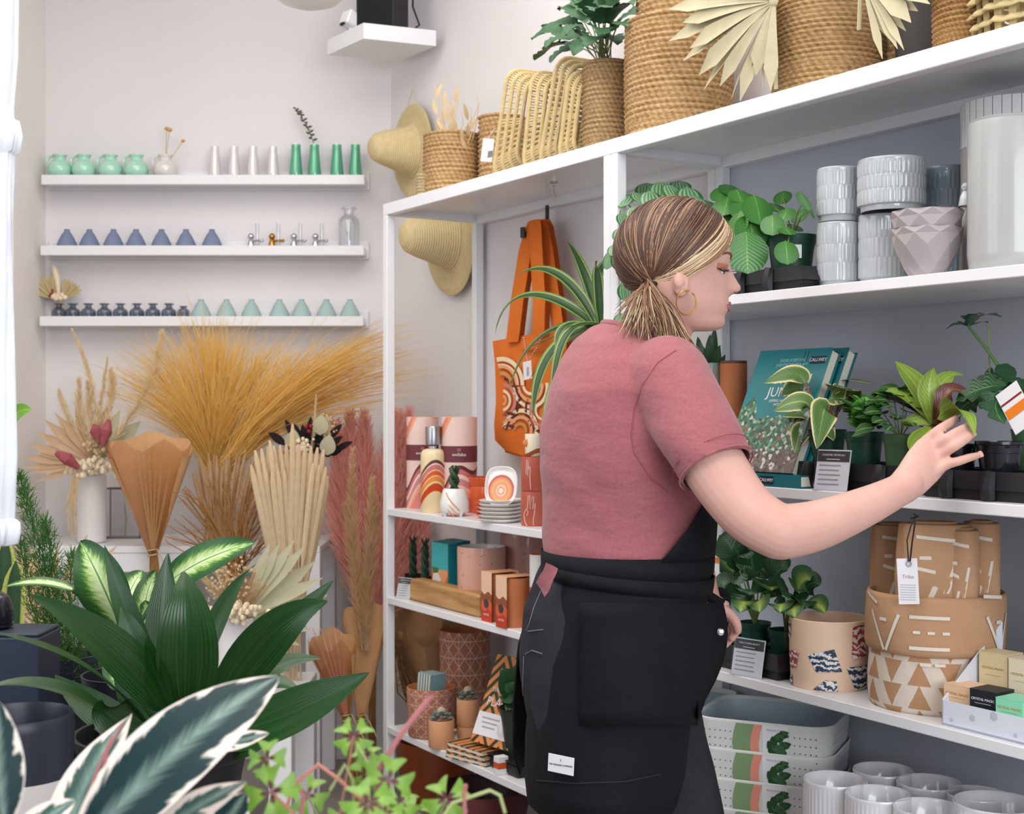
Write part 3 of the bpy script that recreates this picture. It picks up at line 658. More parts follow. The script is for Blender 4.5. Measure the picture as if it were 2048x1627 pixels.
# tote bags
g = G('orange_canvas'); wv = g.noise(500, 2, g.coord('Object')); fold = g.noise(9, 3)
g.put(g.b.inputs['Base Color'], g.mix(fold, lin((224, 108, 34)), lin((246, 138, 62)))); g.set(Roughness=.85, Specular_IOR_Level=.15)
g.bump(g.math('ADD', g.math('MULTIPLY', fold, 4), wv), .4, .01); m_or = g.m
m_pr = {k: mat('print_'+k, c, .8, var=.04) for k, c in dict(cream=(240, 222, 186), maroon=(96, 34, 36), peach=(232, 168, 124), rose=(206, 132, 118), tan=(214, 150, 92)).items()}
def tote(label, w, dx, prints):
    t = thing('tote_bag', label, 'bag', SP(1050, 800, w), YAW, 'orange canvas tote bags on one hook')
    edgeL = [(985,682), (990,730), (992,800), (988,850), (990,880), (1010,900)]; edgeR = [(1132,655), (1134,720), (1130,800), (1124,860), (1112,900), (1075,918)]
    rows = []; rowsb = []
    for i, ((xl, yl), (xr, yr)) in enumerate(zip(edgeL, edgeR)):
        row = []; rb = []
        for j in range(13):
            f = j/12; x = xl+(xr-xl)*f + dx; y = yl+(yr-yl)*f; bul = .022*math.sin(PI*f)**.6*math.sin(PI*(i+.35)/6.2) + .004*math.sin(f*17+i)
            row.append(SP(x, y, w-bul)); rb.append(SP(x, y, w+.004+bul*.25))
        rows.append(row); rowsb.append(rb)
    rows.append([rows[-1][j].lerp(rowsb[-1][j], .5)+Vector((0,0,-.006)) for j in range(13)])
    MB().grid(rows[:-1]).build('front_panel', m_or, t, world=True, ang=180); MB().grid([r for r in rowsb]).build('back_panel', m_or, t, world=True, ang=180)
    MB().grid([rows[-2], rows[-1], rowsb[-1]]).build('bottom_seam', m_or, t, world=True, ang=180)
    def strap(pts, wd, ww):
        a = []; b = []
        for (x, y, k) in pts:
            p = SP(x+dx, y, ww+.012*k); e = Vector((ES.x, ES.y, 0))
            half = wd*dep(x, w)/FPX/2*1.6
            a.append(p - e*half); b.append(p + e*half)
        n_ = Vector((NN.x, NN.y, 0))*.004
        MB().grid([[q, (q+p)/2 - n_*1.5, p] for q, p in zip(a, b)]).build('strap', m_or, t, world=True, ang=180)
    strap([(1024,684,0), (1034,600,-1), (1050,500,-1), (1062,456,-1), (1068,442,0)], 30, w-.014)
    strap([(1076,672,0), (1078,600,-1), (1072,500,-1), (1070,456,-1), (1068,440,0)], 28, w-.026)
    strap([(1116,660,0), (1108,600,0), (1094,500,0), (1086,456,0), (1078,440,0)], 26, w-.004)
    if prints:
        def arc(cx_, cy_, r0, r1, a0, a1, k, sq=.78, rot=0):
            rows = []
            for q in range(13):
                a = R(a0+(a1-a0)*q/12); row = []
                for rr in (r0, r1):
                    x = rr*math.cos(a)*sq; y = -rr*math.sin(a); c, s_ = math.cos(R(rot)), math.sin(R(rot))
                    X = cx_+x*c-y*s_; Y2 = cy_+x*s_+y*c
                    f = (X-986)/145.; yy = (Y2-682)/225.; bul = .022*math.sin(PI*min(1, max(0, f)))**.6*math.sin(PI*min(1, max(0, (yy*5+.35)/6.2))) + .004
                    row.append(SP(X, Y2, w-bul-.004))
                rows.append(row)
            MB().grid(rows).build('rainbow_stripe', m_pr[k], t, world=True)
        for r0, r1, k in ((48,57,'cream'), (34,42,'peach'), (20,28,'tan'), (40,43,'cream')): arc(1004, 770, r0, r1, 0, 105, k)
        for r0, r1, k in ((40,46,'maroon'), (28,36,'rose'), (16,22,'cream'), (6,11,'peach')): arc(1005, 800, r0, r1, -85, 85, k)
        for r0, r1, k in ((40,47,'cream'), (27,34,'peach'), (14,20,'cream')): arc(1060, 770, r0, r1, 180, 360, k, rot=-8)
        for r0, r1, k in ((38,46,'cream'), (25,32,'peach'), (12,18,'tan')): arc(1040, 862, r0, r1, 0, 180, k, rot=12)
        for r0, r1, k in ((40,46,'maroon'), (28,35,'rose'), (15,20,'cream')): arc(1085, 820, r0, r1, 150, 330, k)
        for i, y in enumerate((835, 848, 860)): arc(1018, y, 6, 12, 20, 160, 'maroon' if i != 1 else 'peach', sq=1.2)
    return t
tote('orange canvas tote bag with rainbow arches hanging in front', .268, 0, True)
tote('orange canvas tote bag hanging behind the one with rainbow arches', .302, 10, False)
tg = thing('bag_tag', 'white swing tag on striped string hanging on the tote bag', 'tag', SP(1055, 740, .222), YAW)
MB().box((0,0,0), (.042,.0012,.05), Euler((0,R(-6),0))).build('card', m_paper, tg, smooth=False)
for i in range(6): MB().box((.003, -.001, -.014+.0042*i), (.012,.0004,.0016), Euler((0,R(-6),0))).build('print_line', m_ink, tg, smooth=False)
g = G('bakers_twine'); u, v = g.uv(); g.put(g.b.inputs['Base Color'], g.ramp(g.math('FRACT', g.math('MULTIPLY', v, 14)), [(0, (236, 228, 224)), (.5, (150, 40, 44))], 'CONSTANT')); g.set(Roughness=.8)
for (x, y) in ((1047, 672), (1090, 660)): MB().tube([SP(1055, 722, .222), SP((1055+x)/2, (720+y)/2+6, .225), SP(x, y, .235)], .0013, 5).build('string', g.m, tg, world=True)
# dracaena
g = G('dracaena_leaf'); u, v = g.uv(); e = g.math('ABSOLUTE', g.math('SUBTRACT', u, .5))
g.put(g.b.inputs['Base Color'], g.ramp(g.math('ADD', g.math('MULTIPLY', e, 2), g.math('MULTIPLY', g.math('SUBTRACT', g.noise(14, 3), .5), .12)), [(0, (58, 92, 46)), (.42, (34, 66, 36)), (.62, (52, 88, 42)), (.70, (196, 208, 128)), (.80, (78, 118, 44)), (1, (98, 140, 52))])); g.set(Roughness=.4); m_drac = g.m
m_nur = mat('green_nursery_plastic', (34, 74, 58), .35, var=.05); m_soil = mat('potting_soil', (40, 30, 24), .95, var=.3, vs=60, bump=.8, bs=120, bd=.01)
def npot(t, r, h, m=None, loc=(0,0,0)):
    m = m or m_nur
    MB().lathe([(0,0), (r*.68,0), (r*.70,.003), (r*.90,h*.82), (r*.93,h*.82), (r*.95,h*.84), (r*1.0,h*.97), (r*1.02,h), (r*.97,h), (r*.94,h*.9), (r*.66,.01), (0,.01)], 36, loc).build('pot', m, t)
    MB().lathe([(r*.94,h*.88), (r*.6,h*.90), (0,h*.91)], 24, loc).build('soil', m_soil, t)
dr = thing('potted_dracaena', 'striped dracaena with arching leaves beside the orange bags', 'plant', SS(1205, .12, ZA), YAW)
npot(dr, .055, .11, mat('drac_pot', (226, 222, 216), .3))
B = SP(1203, 655, .12); MB().tube([Vector((*U(sx_(1205,.12),.12).xy, ZA+.09)), B], .007, 8).build('cane', mat('cane_brown', (120, 100, 70)), dr, world=True)
strapf = lambda t: min(1, .45+t*2.2) if t < .45 else max(.02, 1-((t-.45)/.55)**2.2)
for i, (c1, c2, tip, wd, ws) in enumerate((
    ((1160,560), (1090,505), (1024,558), .030, (.10,.06,.04)), ((1150,600), (1015,535), (990,668), .032, (.08,.02,0)),
    ((1190,600), (1165,520), (1134,482), .030, (.12,.15,.18)), ((1200,590), (1196,540), (1192,520), .034, (.1,.1,.08)),
    ((1150,640), (1110,640), (1112,700), .028, (.06,.02,0)), ((1150,645), (1060,640), (1018,778), .036, (.1,.06,.04)),
    ((1120,660), (1070,720), (1066,835), .040, (.06,.0,-.02)), ((1140,640), (1110,660), (1102,830), .030, (.04,-.01,-.03)),
    ((1120,690), (1085,720), (1058,760), .030, (.14,.16,.17)), ((1130,720), (1085,760), (1086,960), .034, (.02,-.03,-.05)),
    ((1170,560), (1220,500), (1235,520), .03, (.2,.22,.24)), ((1130,660), (1080,690), (1040,700), .026, (.2,.24,.25)), ((1160,700), (1130,760), (1120,840), .03, (.1,.06,.05)))):
    MB().leaf([B + Vector((0,0,-.02+.004*i)), SP(*c1, ws[0]), SP(*c2, ws[1]), SP(*tip, ws[2])], wd, (-.3,-.5,.8), shape=strapf, fold=.25, n=20, cr=6).build('leaf', m_drac, dr, world=True)
# tubes for bottles
pink = [(0, (214, 128, 118)), (.18, (232, 160, 130)), (.22, (240, 190, 160)), (.25, (206, 134, 140)), (.30, (238, 206, 196)), (.33, (200, 110, 110)), (.37, (104, 44, 48)), (.40, (234, 204, 194)), (.80, (236, 160, 120)), (.85, (232, 130, 110)), (.90, (238, 208, 200))]
m_tube = wavemat('gift_tube_print', pink, .10, 1.0, 3.0, .6, 0, .45)
for pl, pr, pt, w, lb in ((813, 877, 834, .105, 'pink wavy gift tube with maroon band behind the cream bottle'), (882, 954, 834, .12, 'pink wavy gift tube with maroon band beside the back post')):
    l, r, h = fit(pl, pr, pt, ZA, w); t = thing('gift_tube', lb, 'packaging', l, face(l))
    MB().lathe([(0,0), (r,0), (r,h), (r-.002,h+.001), (0,h+.001)], 40).build('tube', m_tube, t)
    MB().lathe([(r+.0008,h*.53), (r+.0008,h*.70)], 40).build('band', mat('maroon_band', (112, 52, 58), .5, var=.04), t)
    text(t, 'wellabe', .013, (0,-r-.0016,h*.61), (R(90),0,0), m_paper); MB().box((0,-r-.0012,h*.66), (.010,.0006,.008), bev=.0002).build('emblem', mat('rose_ink', (176, 100, 100), .6), t, smooth=False)
# cream bottle
l, r, h = fit(841, 892, 852, ZA, .05); t = thing('water_bottle', 'cream water bottle with orange waves and a steel cap', 'bottle', l, face(l))
bst = [(0, (238, 216, 172)), (.175, (210, 72, 22)), (.27, (238, 216, 172)), (.30, (238, 150, 62)), (.36, (240, 222, 184)), (.375, (222, 96, 40)), (.43, (240, 222, 184)), (.445, (206, 120, 118)), (.51, (240, 222, 184)), (.525, (98, 44, 48)), (.57, (238, 216, 172))]
hb = h*.74
MB().lathe([(0,0), (r*.9,0), (r,.006), (r,hb*.86), (r*.96,hb*.93), (r*.8,hb*.98), (r*.5,hb)], 48).build('body', wavemat('bottle_print', bst, .12, .8, 1.9, 2.2, -.15, .35), t)
MB().lathe([(r*.42,hb), (r*.42,hb+.03*h)], 32).build('neck', m_chrome, t)
MB().lathe([(r*.5,hb+.09*h-.01), (r*.60,hb+.09*h-.01), (r*.62,h*.985), (r*.58,h), (0,h)], 36).build('cap', mat('brushed_steel', (176, 176, 180), .28, 1.0, var=.03), t)
# footed planter with a twisted snake plant
l, r, h = fit(879, 938, 976, ZA, .035); t = thing('footed_planter', 'white footed planter with twisted snake plant and rainbow streaks', 'plant', l, face(l))
MB().lathe([(0,h*.14), (r*.92,h*.14), (r*.99,h*.2), (r*.98,h*.5), (r*.78,h*.93), (r*.70,h), (r*.64,h), (r*.62,h*.8), (0,h*.75)], 40).build('bowl', mat('white_ceramic', (240,238,236), .25, coat=.4, var=.01), t)
for a in (.6, 2.2, 3.9, 5.4): MB().lathe([(0,0), (.003,0), (.009,h*.2), (0,h*.2)], 12, (r*.78*math.sin(a), -r*.78*math.cos(a), 0)).build('foot', mat('white_ceramic', (240,238,236)), t)
for k, c in ((0, 'tan'), (1, 'peach'), (2, 'rose')):
    pts = []
    for q in range(9):
        a = -.75+.14*q+.10*k; z = h*(.86-.08*q)+.0*k
        rr = r*(.985 - .24*max(0, (z/h-.5)/.43) if z/h > .5 else .985)+.0008
        if z > h*.2: pts.append((rr*math.sin(a-.2*k), -rr*math.cos(a-.2*k), z-.012*k))
    MB().tube(pts, .0016, 5).build('painted_streak', m_pr[c], t)
for k in range(2):
    MB().tube([(.008*math.sin(i*.9+PI*k), .008*math.cos(i*.9+PI*k), h*.7 + i*.0085) for i in range(11)], [.0075]*10+[.003], 8).build('snake_stem', mat('snake_green', (44, 74, 50), .45, var=.2, vs=60), t)
# orange pot and saucers
m_og = mat('orange_glaze', (216, 92, 44), .3, coat=.3)
l, r, h = fit(938, 1012, 953, ZA, .17); t = thing('orange_pot', 'glossy orange pot with grooved rim behind the dish stack', 'pot', l)
MB().lathe([(0,0), (r*.86,0), (r*.9,.004), (r*.97,h*.7), (r*.93,h*.74), (r*.98,h*.79), (r,h*.98), (r*.96,h), (r*.9,h*.97), (r*.86,.01), (0,.01)], 44).build('body', m_og, t)
MB().lathe([(r*.975,h*.93), (r*1.02,h*.95), (r*1.015,h), (r*.95,h)], 44).build('rim', m_og, t)
l, r, _ = fit(952, 1010, 1000, ZA, .085)
for i in range(4):
    t = thing('orange_saucer', ['lowest', 'second lowest', 'second highest', 'topmost'][i] + ' of four orange saucers stacked beside white dishes', 'saucer', (l[0], l[1], ZA+.011*i), 0, 'orange saucers')
    MB().lathe([(0,0), (r*.7,0), (r*.75,.002), (r,.009), (r*.98,.0105), (r*.7,.004), (0,.004)], 36).build('dish', m_og, t); MB().lathe([(r*.98,.0085), (r*1.01,.0095), (r*.985,.0112), (r*.96,.0105)], 36).build('rim', m_og, t)
# white dishes with rainbow faces
m_wc = mat('white_ceramic', (240,238,236)); g = G('rainbow_face'); o3 = g.xyz()
rr_ = g.math('SQRT', g.math('ADD', g.math('POWER', g.math('MULTIPLY', o3[0], 1.25), 2.0), g.math('POWER', g.math('ADD', o3[2] if False else o3[1], .012), 2.0)))
g.put(g.b.inputs['Base Color'], g.ramp(g.math('MULTIPLY', rr_, 22), [(0, (240, 214, 190)), (.16, (230, 140, 110)), (.26, (240, 196, 176)), (.36, (222, 150, 96)), (.52, (240, 164, 90)), (.68, (232, 128, 90)), (.80, (182, 84, 56)), (.95, (240, 236, 232))], 'CONSTANT')); g.set(Roughness=.25); m_rbf = g.m
l, r, _ = fit(960, 1046, 1000, ZA, .05)
def dish(nm, lab, loc, k=1):
    t = thing('arch_dish', lab, 'dish', loc, YAW+R(35), 'arch shaped trinket dishes')
    n = 40; wob = lambda a, z, i: 1.0/max(abs(math.cos(a))**3 + abs(math.sin(a))**3, .5)**(1/3.)
    R2 = .064*k
    MB().lathe([(0,0), (R2*.78,0), (R2*.84,.001), (R2,.008), (R2*1.005,.0095), (R2*.97,.010), (R2*.82,.004), (0,.004)], n, wob=wob, sx=.8).build('body', m_wc, t)
    MB().lathe([(R2*.80,.0042), (R2*.6,.0043), (0,.0043)], n, wob=wob, sx=.8).build('painted_face', m_rbf, t)
    return t
for i in range(6): dish('d', ['lowest', 'second', 'third', 'fourth', 'fifth', 'topmost'][i] + ' white edged arch dish' + (' counted from the bottom of the stack' if 0 < i < 5 else ' of the stack on the shelf'), (l[0], l[1], ZA+.0098*i))
dd = dish('d', 'arch dish with orange rainbow face leaning upright on the stack', SP(1003, 1001, .035), .82)
dd.rotation_euler = (R(68), 0, YAW+R(50)); dd.location.z = ZA+.0098*6+.034
# mugs with line drawn hands
m_mug = mat('terracotta_glaze', (188, 92, 72), .4); m_line = mat('cream_line', (238, 214, 204), .6)
l, r, h = fit(1042, 1092, 981, ZA, .06)
def curve_on(t, r, pts, name='hand_drawing', wd=.0009):
    MB().tube([((r+.0004)*math.sin(a), -(r+.0004)*math.cos(a), z) for a, z in pts], wd, 5).build(name, m_line, t)
for i in range(2):
    t = thing('mug', ('lower' if i == 0 else 'upper') + ' terracotta mug with a line drawn hand in the stack', 'mug', (l[0], l[1], ZA+h*i), face(l))
    MB().lathe([(0,0), (r*.94,0), (r,.003), (r,h*.93), (r*.98,h*.95), (r*.98,h*.995), (r*.92,h*.995), (r*.9,.01), (0,.01)], 40).build('body', m_mug, t)
    MB().tube([(r*.95,.0,h*.75), (r*1.35,0,h*.72), (r*1.5,0,h*.5), (r*1.3,0,h*.28), (r*.95,0,h*.25)], .005, 8).build('handle', m_mug, t)
    H = h
    if i == 0:
        curve_on(t, r, [(-.55,.02*H), (-.75,.15*H), (-.85,.35*H), (-.6,.5*H), (-.45,.42*H), (-.55,.3*H)]); curve_on(t, r, [(-.5,.5*H), (-.42,.88*H), (-.30,.9*H), (-.25,.5*H), (-.1,.85*H), (.02,.86*H), (-.05,.5*H), (.05,.68*H), (.14,.66*H), (.08,.4*H), (-.02,.2*H), (0,.03*H)])
    else:
        curve_on(t, r, [(-.62,.5*H), (-.55,.9*H), (-.42,.88*H), (-.48,.45*H)]); curve_on(t, r, [(-.45,.6*H), (-.35,.72*H), (-.25,.7*H), (-.28,.4*H), (-.22,.05*H)])
l3, r3, h3 = fit(1048, 1082, 867, ZA+2*h, .06)
t = thing('mug', 'cream mug with brown swoosh on top of the terracotta mugs', 'mug', (l[0], l[1], ZA+2*h), face(l))
MB().lathe([(0,0), (r3*.95,0), (r3,.003), (r3,h3*.98), (r3*.97,h3), (r3*.9,h3*.98), (r3*.88,.01), (0,.01)], 40).build('body', wavemat('cream_swoosh', [(0, (236, 220, 190)), (.12, (160, 84, 40)), (.2, (238, 224, 198))], .06, 1, 2, 1.2, 0, .35), t)
MB().tube([(r3*.95,.0,h3*.75), (r3*1.4,0,h3*.72), (r3*1.55,0,h3*.5), (r3*1.3,0,h3*.28), (r3*.95,0,h3*.25)], .005, 8).build('handle', m_pr['cream'], t)
MB().ball((-r3*.8,-r3*.62,h3*.6), .010, 12, 8, (1,.3,1)).build('painted_sun', mat('sun_orange', (226, 140, 84)), t)

# ---------------------------------------------------------------- second shelf down: sign, oak block, boxes, pink pots
m_acr = matglass('acrylic', (250, 251, 252), .05, .10); m_hdr = mat('sign_header', (66, 64, 64), .6, var=.02); m_gl2 = mat('faint_print', (170, 168, 172), .7, var=0)
def sign(label, p0, wd, ht, title, yaw, lean=14):
    t = thing('price_sign', label, 'sign', p0, yaw)
    rt = Euler((R(-lean), 0, 0)); T = rt.to_matrix()
    def at(x, y, z): return T @ Vector((x, y, z))
    MB().box(at(0,0,ht/2), (wd,.0022,ht), rt).build('card', m_paper, t, smooth=False)
    MB().box(at(0,-.0016,ht*.84), (wd*.97,.0006,ht*.26), rt).build('header', m_hdr, t, smooth=False)
    MB().box(at(0,-.0032,ht/2), (wd*1.04,.0012,ht*1.04), rt).build('acrylic_front', m_acr, t, smooth=False)
    MB().box((0,.022,.0012), (wd*1.04,.05,.0022)).build('acrylic_foot', m_acr, t, smooth=False)
    if title:
        text(t, title, wd*1.22/max(6, len(title)), at(0,-.0022,ht*.87), (R(90-lean),0,0), m_paper)
        MB().box(at(0,-.0022,ht*.765), (wd*.4,.0004,ht*.018), rt).build('print_line', m_paper, t, smooth=False)
    for i in range(5): MB().box(at(-wd*.08-.02*wd*(i % 2), -.0016, ht*(.62-.115*i)), (wd*(.66-.05*(i % 2)),.0005,ht*.028), rt).build('print_line', m_gl2, t, smooth=False)
    return t
sign('small white price sign beside the oak block', SS(806, .02, ZB), .052, .062, 'SNAKE PLANT', YAW+R(22))
g = G('oak'); o3 = g.coord('Object'); n = g.noise(1, 6, g.scaled(o3, 6, 60, 60)); g.put(g.b.inputs['Base Color'], g.ramp(n, [(.3, (150, 108, 62)), (.55, (190, 146, 92)), (.75, (206, 166, 112))])); g.set(Roughness=.55); g.bump(n, .15, .003); m_oak = g.m
s0, s1 = sx_(824, .035), sx_(962, .035); t = thing('oak_block', 'long rounded oak block lying along the shelf front', 'block', U((s0+s1)/2, .05, ZB), YAW)
hh = zpx(900, 1163+10, .035) - ZB
MB().box((0,0,hh/2), (s1-s0,.05,hh), bev=.008).build('block', m_oak, t); MB().box((0,-.012,hh*.5+.0), (s1-s0-.03,.027,hh*.9), bev=.004).build('front_face', m_oak, t)
sp_m = mat('snake_green', (44, 74, 50))
for i, x in enumerate((826, 850)):
    l = SS(x, .13, ZB); t = thing('snake_plant', ('left' if i == 0 else 'right') + ' of two little braided snake plants behind oak block', 'plant', l)
    npot(t, .026, .05, m_blk)
    for k in range(3): MB().tube([(.007*math.sin(q*.8+2.1*k), .007*math.cos(q*.8+2.1*k), .04+q*.0105) for q in range(11)], [.006]*9+[.007,.003], 8).build('braided_stem', sp_m, t)
    for k in range(5): MB().leaf([(0,0,.14), (.008*math.cos(k*1.3),.008*math.sin(k*1.3),.155), (.014*math.cos(k*1.3),.014*math.sin(k*1.3),.168)], .007, (0,-1,0), n=5, cr=2).build('leaf_tip', sp_m, t)
# colourful box sets
g = G('geometric_print'); vr = g.n('TexVoronoi'); vr.inputs['Scale'].default_value = 26; g.put(vr.inputs['Vector'], g.coord()); zc = g.xyz()[2]
cc = g.n('SeparateXYZ'); g.put(cc.inputs[0], vr.outputs['Color'])
low = g.ramp(cc.outputs[0], [(0, (236, 120, 40)), (.25, (240, 168, 120)), (.45, (58, 122, 60)), (.6, (240, 236, 230)), (.75, (226, 84, 40))], 'CONSTANT')
g.put(g.b.inputs['Base Color'], g.mix(g.math('GREATER_THAN', g.math('ADD', zc, g.math('MULTIPLY', cc.outputs[1], .06)), .128), low, lin((64, 186, 190)))); g.set(Roughness=.45); m_geo = g.m
m_tl = mat('teal_card', (30, 140, 156), .5)
for i in range(3):
    l = SS(889+13*i, .10+.035*i, ZB); t = thing('card_box', ['front', 'middle', 'rear'][i] + 'most teal printed gift box with orange shapes behind oak block', 'box', l, YAW)
    hh = zpx(889, 1084, .1)-ZB
    MB().box((0,0,hh/2), (.098,.030,hh), bev=.001).build('carton', m_tl, t, smooth=False); MB().box((0,-.0155,hh/2), (.096,.001,hh*.985)).build('printed_front', m_geo, t, smooth=False)
    MB().box((-.0495,0,hh/2), (.001,.0285,hh*.985)).build('printed_side', m_geo, t, smooth=False)
def speck(name, c, lower, zf):
    g = G(name); u, v = g.uv(); vr = g.n('TexVoronoi'); vr.inputs['Scale'].default_value = 55; g.put(vr.inputs['Vector'], g.coord())
    sp_ = g.math('LESS_THAN', vr.outputs['Distance'], .12); b = g.mix(g.math('LESS_THAN', v, zf), lin(c), lin(lower)) if lower else lin(c)
    g.put(g.b.inputs['Base Color'], g.mix(sp_, b, lin((132, 76, 60)))); g.set(Roughness=.3, Coat_Weight=.4); return g.m
def planter(name, label, cat, l, r, h, m, taper=.94, rimm=None, mliner=None):
    t = thing(name, label, cat, l, face(l))
    MB().lathe([(0,0), (r*taper*.95,0), (r*taper,.004), (r*(taper+1)/2,h*.5), (r,h*.97), (r*.985,h)], 48).build('body', m, t)
    MB().lathe([(r*.985,h), (r*.95,h+.001), (r*.92,h*.985), (r*.90,h*.5), (r*.86,.012), (0,.012)], 48).build('inside', mliner or m, t)
    return t
l, r, h = fit(914, 1012, 1092, ZB, .105); planter('speckled_pot', 'pink speckled pot with a white base behind the oak block', 'pot', l, r, h, speck('pink_speckle', (222, 168, 148), (232, 222, 214), .45), .97)
l, r, h = fit(1000, 1096, 1064, ZB, .235); planter('speckled_pot', 'dusky pink speckled pot in the back by the apron', 'pot', l, r, h, speck('dusky_speckle', (188, 138, 126), None, 0), .98)
m_terra = mat('terracotta', (200, 122, 76), .75, var=.08, bump=.08)
for i, (x0, x1, w, lb) in enumerate(((963, 1003, .02, 'left terracotta cup in a printed grow kit sleeve'), (988, 1060, .02, 'right terracotta cup in a printed grow kit sleeve'))):
    l, r, h = fit(x0 if i else x0, x1 if i else x0+72, 1130 if i else 1124, ZB, .05 - .012*i); l = SS(1000 if i == 0 else 1030, .055 if i == 0 else .04, ZB); r = .038
    t = thing('grow_kit', lb + ' on the shelf', 'grow kit', l, YAW+R(90))
    h = .125
    MB().lathe([(0,0), (r*.82,0), (r*.84,.003), (r,h*.97), (r*1.0,h), (r*.94,h), (r*.8,.01), (0,.01)], 40).build('cup', m_terra, t)
    g = G('sleeve_print%d' % i); z3 = g.xyz()[2]; g.put(g.b.inputs['Base Color'], g.ramp(g.math('ADD', g.math('MULTIPLY', z3, 7.5), g.math('MULTIPLY', g.math('SINE', g.math('MULTIPLY', g.xyz()[1], 160)), .03)), [(0, (200, 60, 34)), (.22, (222, 96, 60)), (.40, (150, 82, 52)), (.56, (240, 200, 168))], 'CONSTANT')); g.set(Roughness=.6)
    MB().box((-r-.003,0,h/2+.002), (.0015,.052,h+.006), bev=.0003).build('sleeve_front', g.m, t, smooth=False); MB().box((-.004,0,h+.004), (r*2-.004,.052,.0015), bev=.0003).build('sleeve_top', m_pr['peach'], t, smooth=False)
    MB().box((r+.003,0,h/2+.002), (.0015,.052,h+.006), bev=.0003).build('sleeve_back', m_pr['peach'], t, smooth=False)
    f = text(t, 'CACTUS', .007, (-r-.0042,0,h*.15), (R(90),0,R(-90)), m_paper)
    MB().lathe([(0,0), (.012,0), (.012,.0006), (0,.0006)], 16).build('plant_print', m_hdr, t).matrix_local = Matrix.Translation((-r-.0038,0,h*.38)) @ Matrix.Rotation(R(-90), 4, 'Y')
l, r, h = fit(1059, 1098, 1108, ZB, .06); planter('candle_jar', 'terracotta candle jar with a frosted white top by the jeans', 'candle', l, r, h, wavemat('candle_print', [(0, (210, 104, 64)), (.62, (226, 222, 218))], .0, 1, 1, 0, 0, .4), .99)
MB().lathe([(0,0), (.03,0), (.033,.01), (.03,.012), (0,.012)], 30).build('x', m_og) if False else None

# ---------------------------------------------------------------- third shelf: pots, cacti, books
g = G('etched_clay'); u, v = g.uv()
def tri(x): return g.math('ABSOLUTE', g.math('SUBTRACT', g.math('FRACT', x), .5))
U8 = g.math('MULTIPLY', u, 14); V8 = g.math('MULTIPLY', v, 7)
d1 = g.math('LESS_THAN', tri(g.math('ADD', U8, V8)), .05); d2 = g.math('LESS_THAN', tri(g.math('SUBTRACT', U8, V8)), .05); d3 = g.math('LESS_THAN', tri(V8), .035); d4 = g.math('LESS_THAN', tri(g.math('MULTIPLY', U8, 1.0)), .03)
et = g.math('MULTIPLY', g.math('MAXIMUM', g.math('MAXIMUM', d1, d2), g.math('MAXIMUM', d3, d4)), g.math('GREATER_THAN', v, .12))
g.put(g.b.inputs['Base Color'], g.mix(g.math('MULTIPLY', et, g.math('ADD', .25, g.noise(40, 3))), lin((164, 104, 80)), lin((214, 178, 162)))); g.set(Roughness=.8); g.bump(et, .3, -.002); m_etch = g.m
l, r, h = fit(878, 980, 1258, ZC, .215); planter('etched_pot', 'larger brown clay pot with etched geometric lines at the back', 'pot', l, r, h, m_etch, .93, mliner=m_terra)
l, r, h = fit(813, 912, 1372, ZC, .062); pE = planter('etched_pot', 'smaller etched clay pot holding little teal books', 'pot', l, r, h, m_etch, .93, mliner=m_terra)
m_tb = mat('dusty_teal_cover', (132, 168, 172), .6); m_pg = mat('book_pages', (232, 226, 212), .8, var=.06, vs=200)
for i in range(5):
    b_ = thing('mini_book', ['first', 'second', 'third', 'fourth', 'fifth'][i] + ' little teal book standing in the etched pot, from the cover side', 'book', (l[0], l[1], ZC+.014), YAW+R(8), 'little books in the clay pot')
    H = h + .028
    for k, (dx, th, m_) in enumerate(((-.0045, .0012, m_tb), (0, .0075, m_pg), (.0045, .0012, m_tb))):
        MB().box((-.024+.0125*i+dx, -.004, H/2), (th,.056 if m_ is m_tb else .053,H - (.003 if m_ is m_pg else 0)), Euler((0,R(6),0))).build(['front_cover', 'pages', 'back_cover'][k], m_, b_, smooth=False)
m_peach = mat('peach_clay', (216, 158, 116), .7, var=.05, bump=.05); m_suc = mat('succulent_green', (112, 134, 126), .7, var=.15, vs=40); m_cb = mat('cactus_cream', (206, 190, 160), .9, var=.2, vs=200, bump=1, bs=400)
def succ(label, l, r, h, k):
    t = thing('potted_succulent', label, 'plant', l, face(l))
    MB().lathe([(0,0), (r*.94,0), (r,.003), (r,h*.97), (r*.97,h), (r*.9,h*.97), (r*.88,h*.8), (0,h*.8)], 36).build('pot', m_peach, t)
    MB().lathe([(0,0), (.004,0), (.004,.008), (0,.008)], 12).build('nose', m_peach, t).matrix_local = Matrix.Translation((r*.92,-r*.25,h*.62)) @ Matrix.Rotation(R(90), 4, 'Y')
    for q in range(16):
        a = q*2.4; rr = r*(.25+.045*q); z = h*.92 + .022*(1-q/16)
        d = Vector((math.sin(a), -math.cos(a), .55-.02*q)).normalized()*r*.55
        p = Vector((rr*.55*math.sin(a), -rr*.55*math.cos(a), z)); T = d.to_track_quat('Z', 'Y').to_matrix().to_4x4()
        MB().ball(p+d*.5, .5, 8, 6, (r*.36, r*.22, d.length), T=T).build('succulent_leaf', m_suc, t)
    if k: MB().ball((0,0,h+.022), .013, 14, 10, (1,1,.9)).build('cactus_ball', m_cb, t)
l, r, h = fit(857, 909, 1437, ZC, .02); succ('grey green succulent with cream cactus ball in front peach pot', l, r, h, True)
l = SS(936, .105, ZC); t = planter('peach_pot', 'empty peach clay pot under the rear succulent', 'pot', l, .030, .048, m_peach, .98)
succ('rear succulent in a peach pot stacked on another pot', (l[0], l[1], ZC+.05), .032, .075, True)
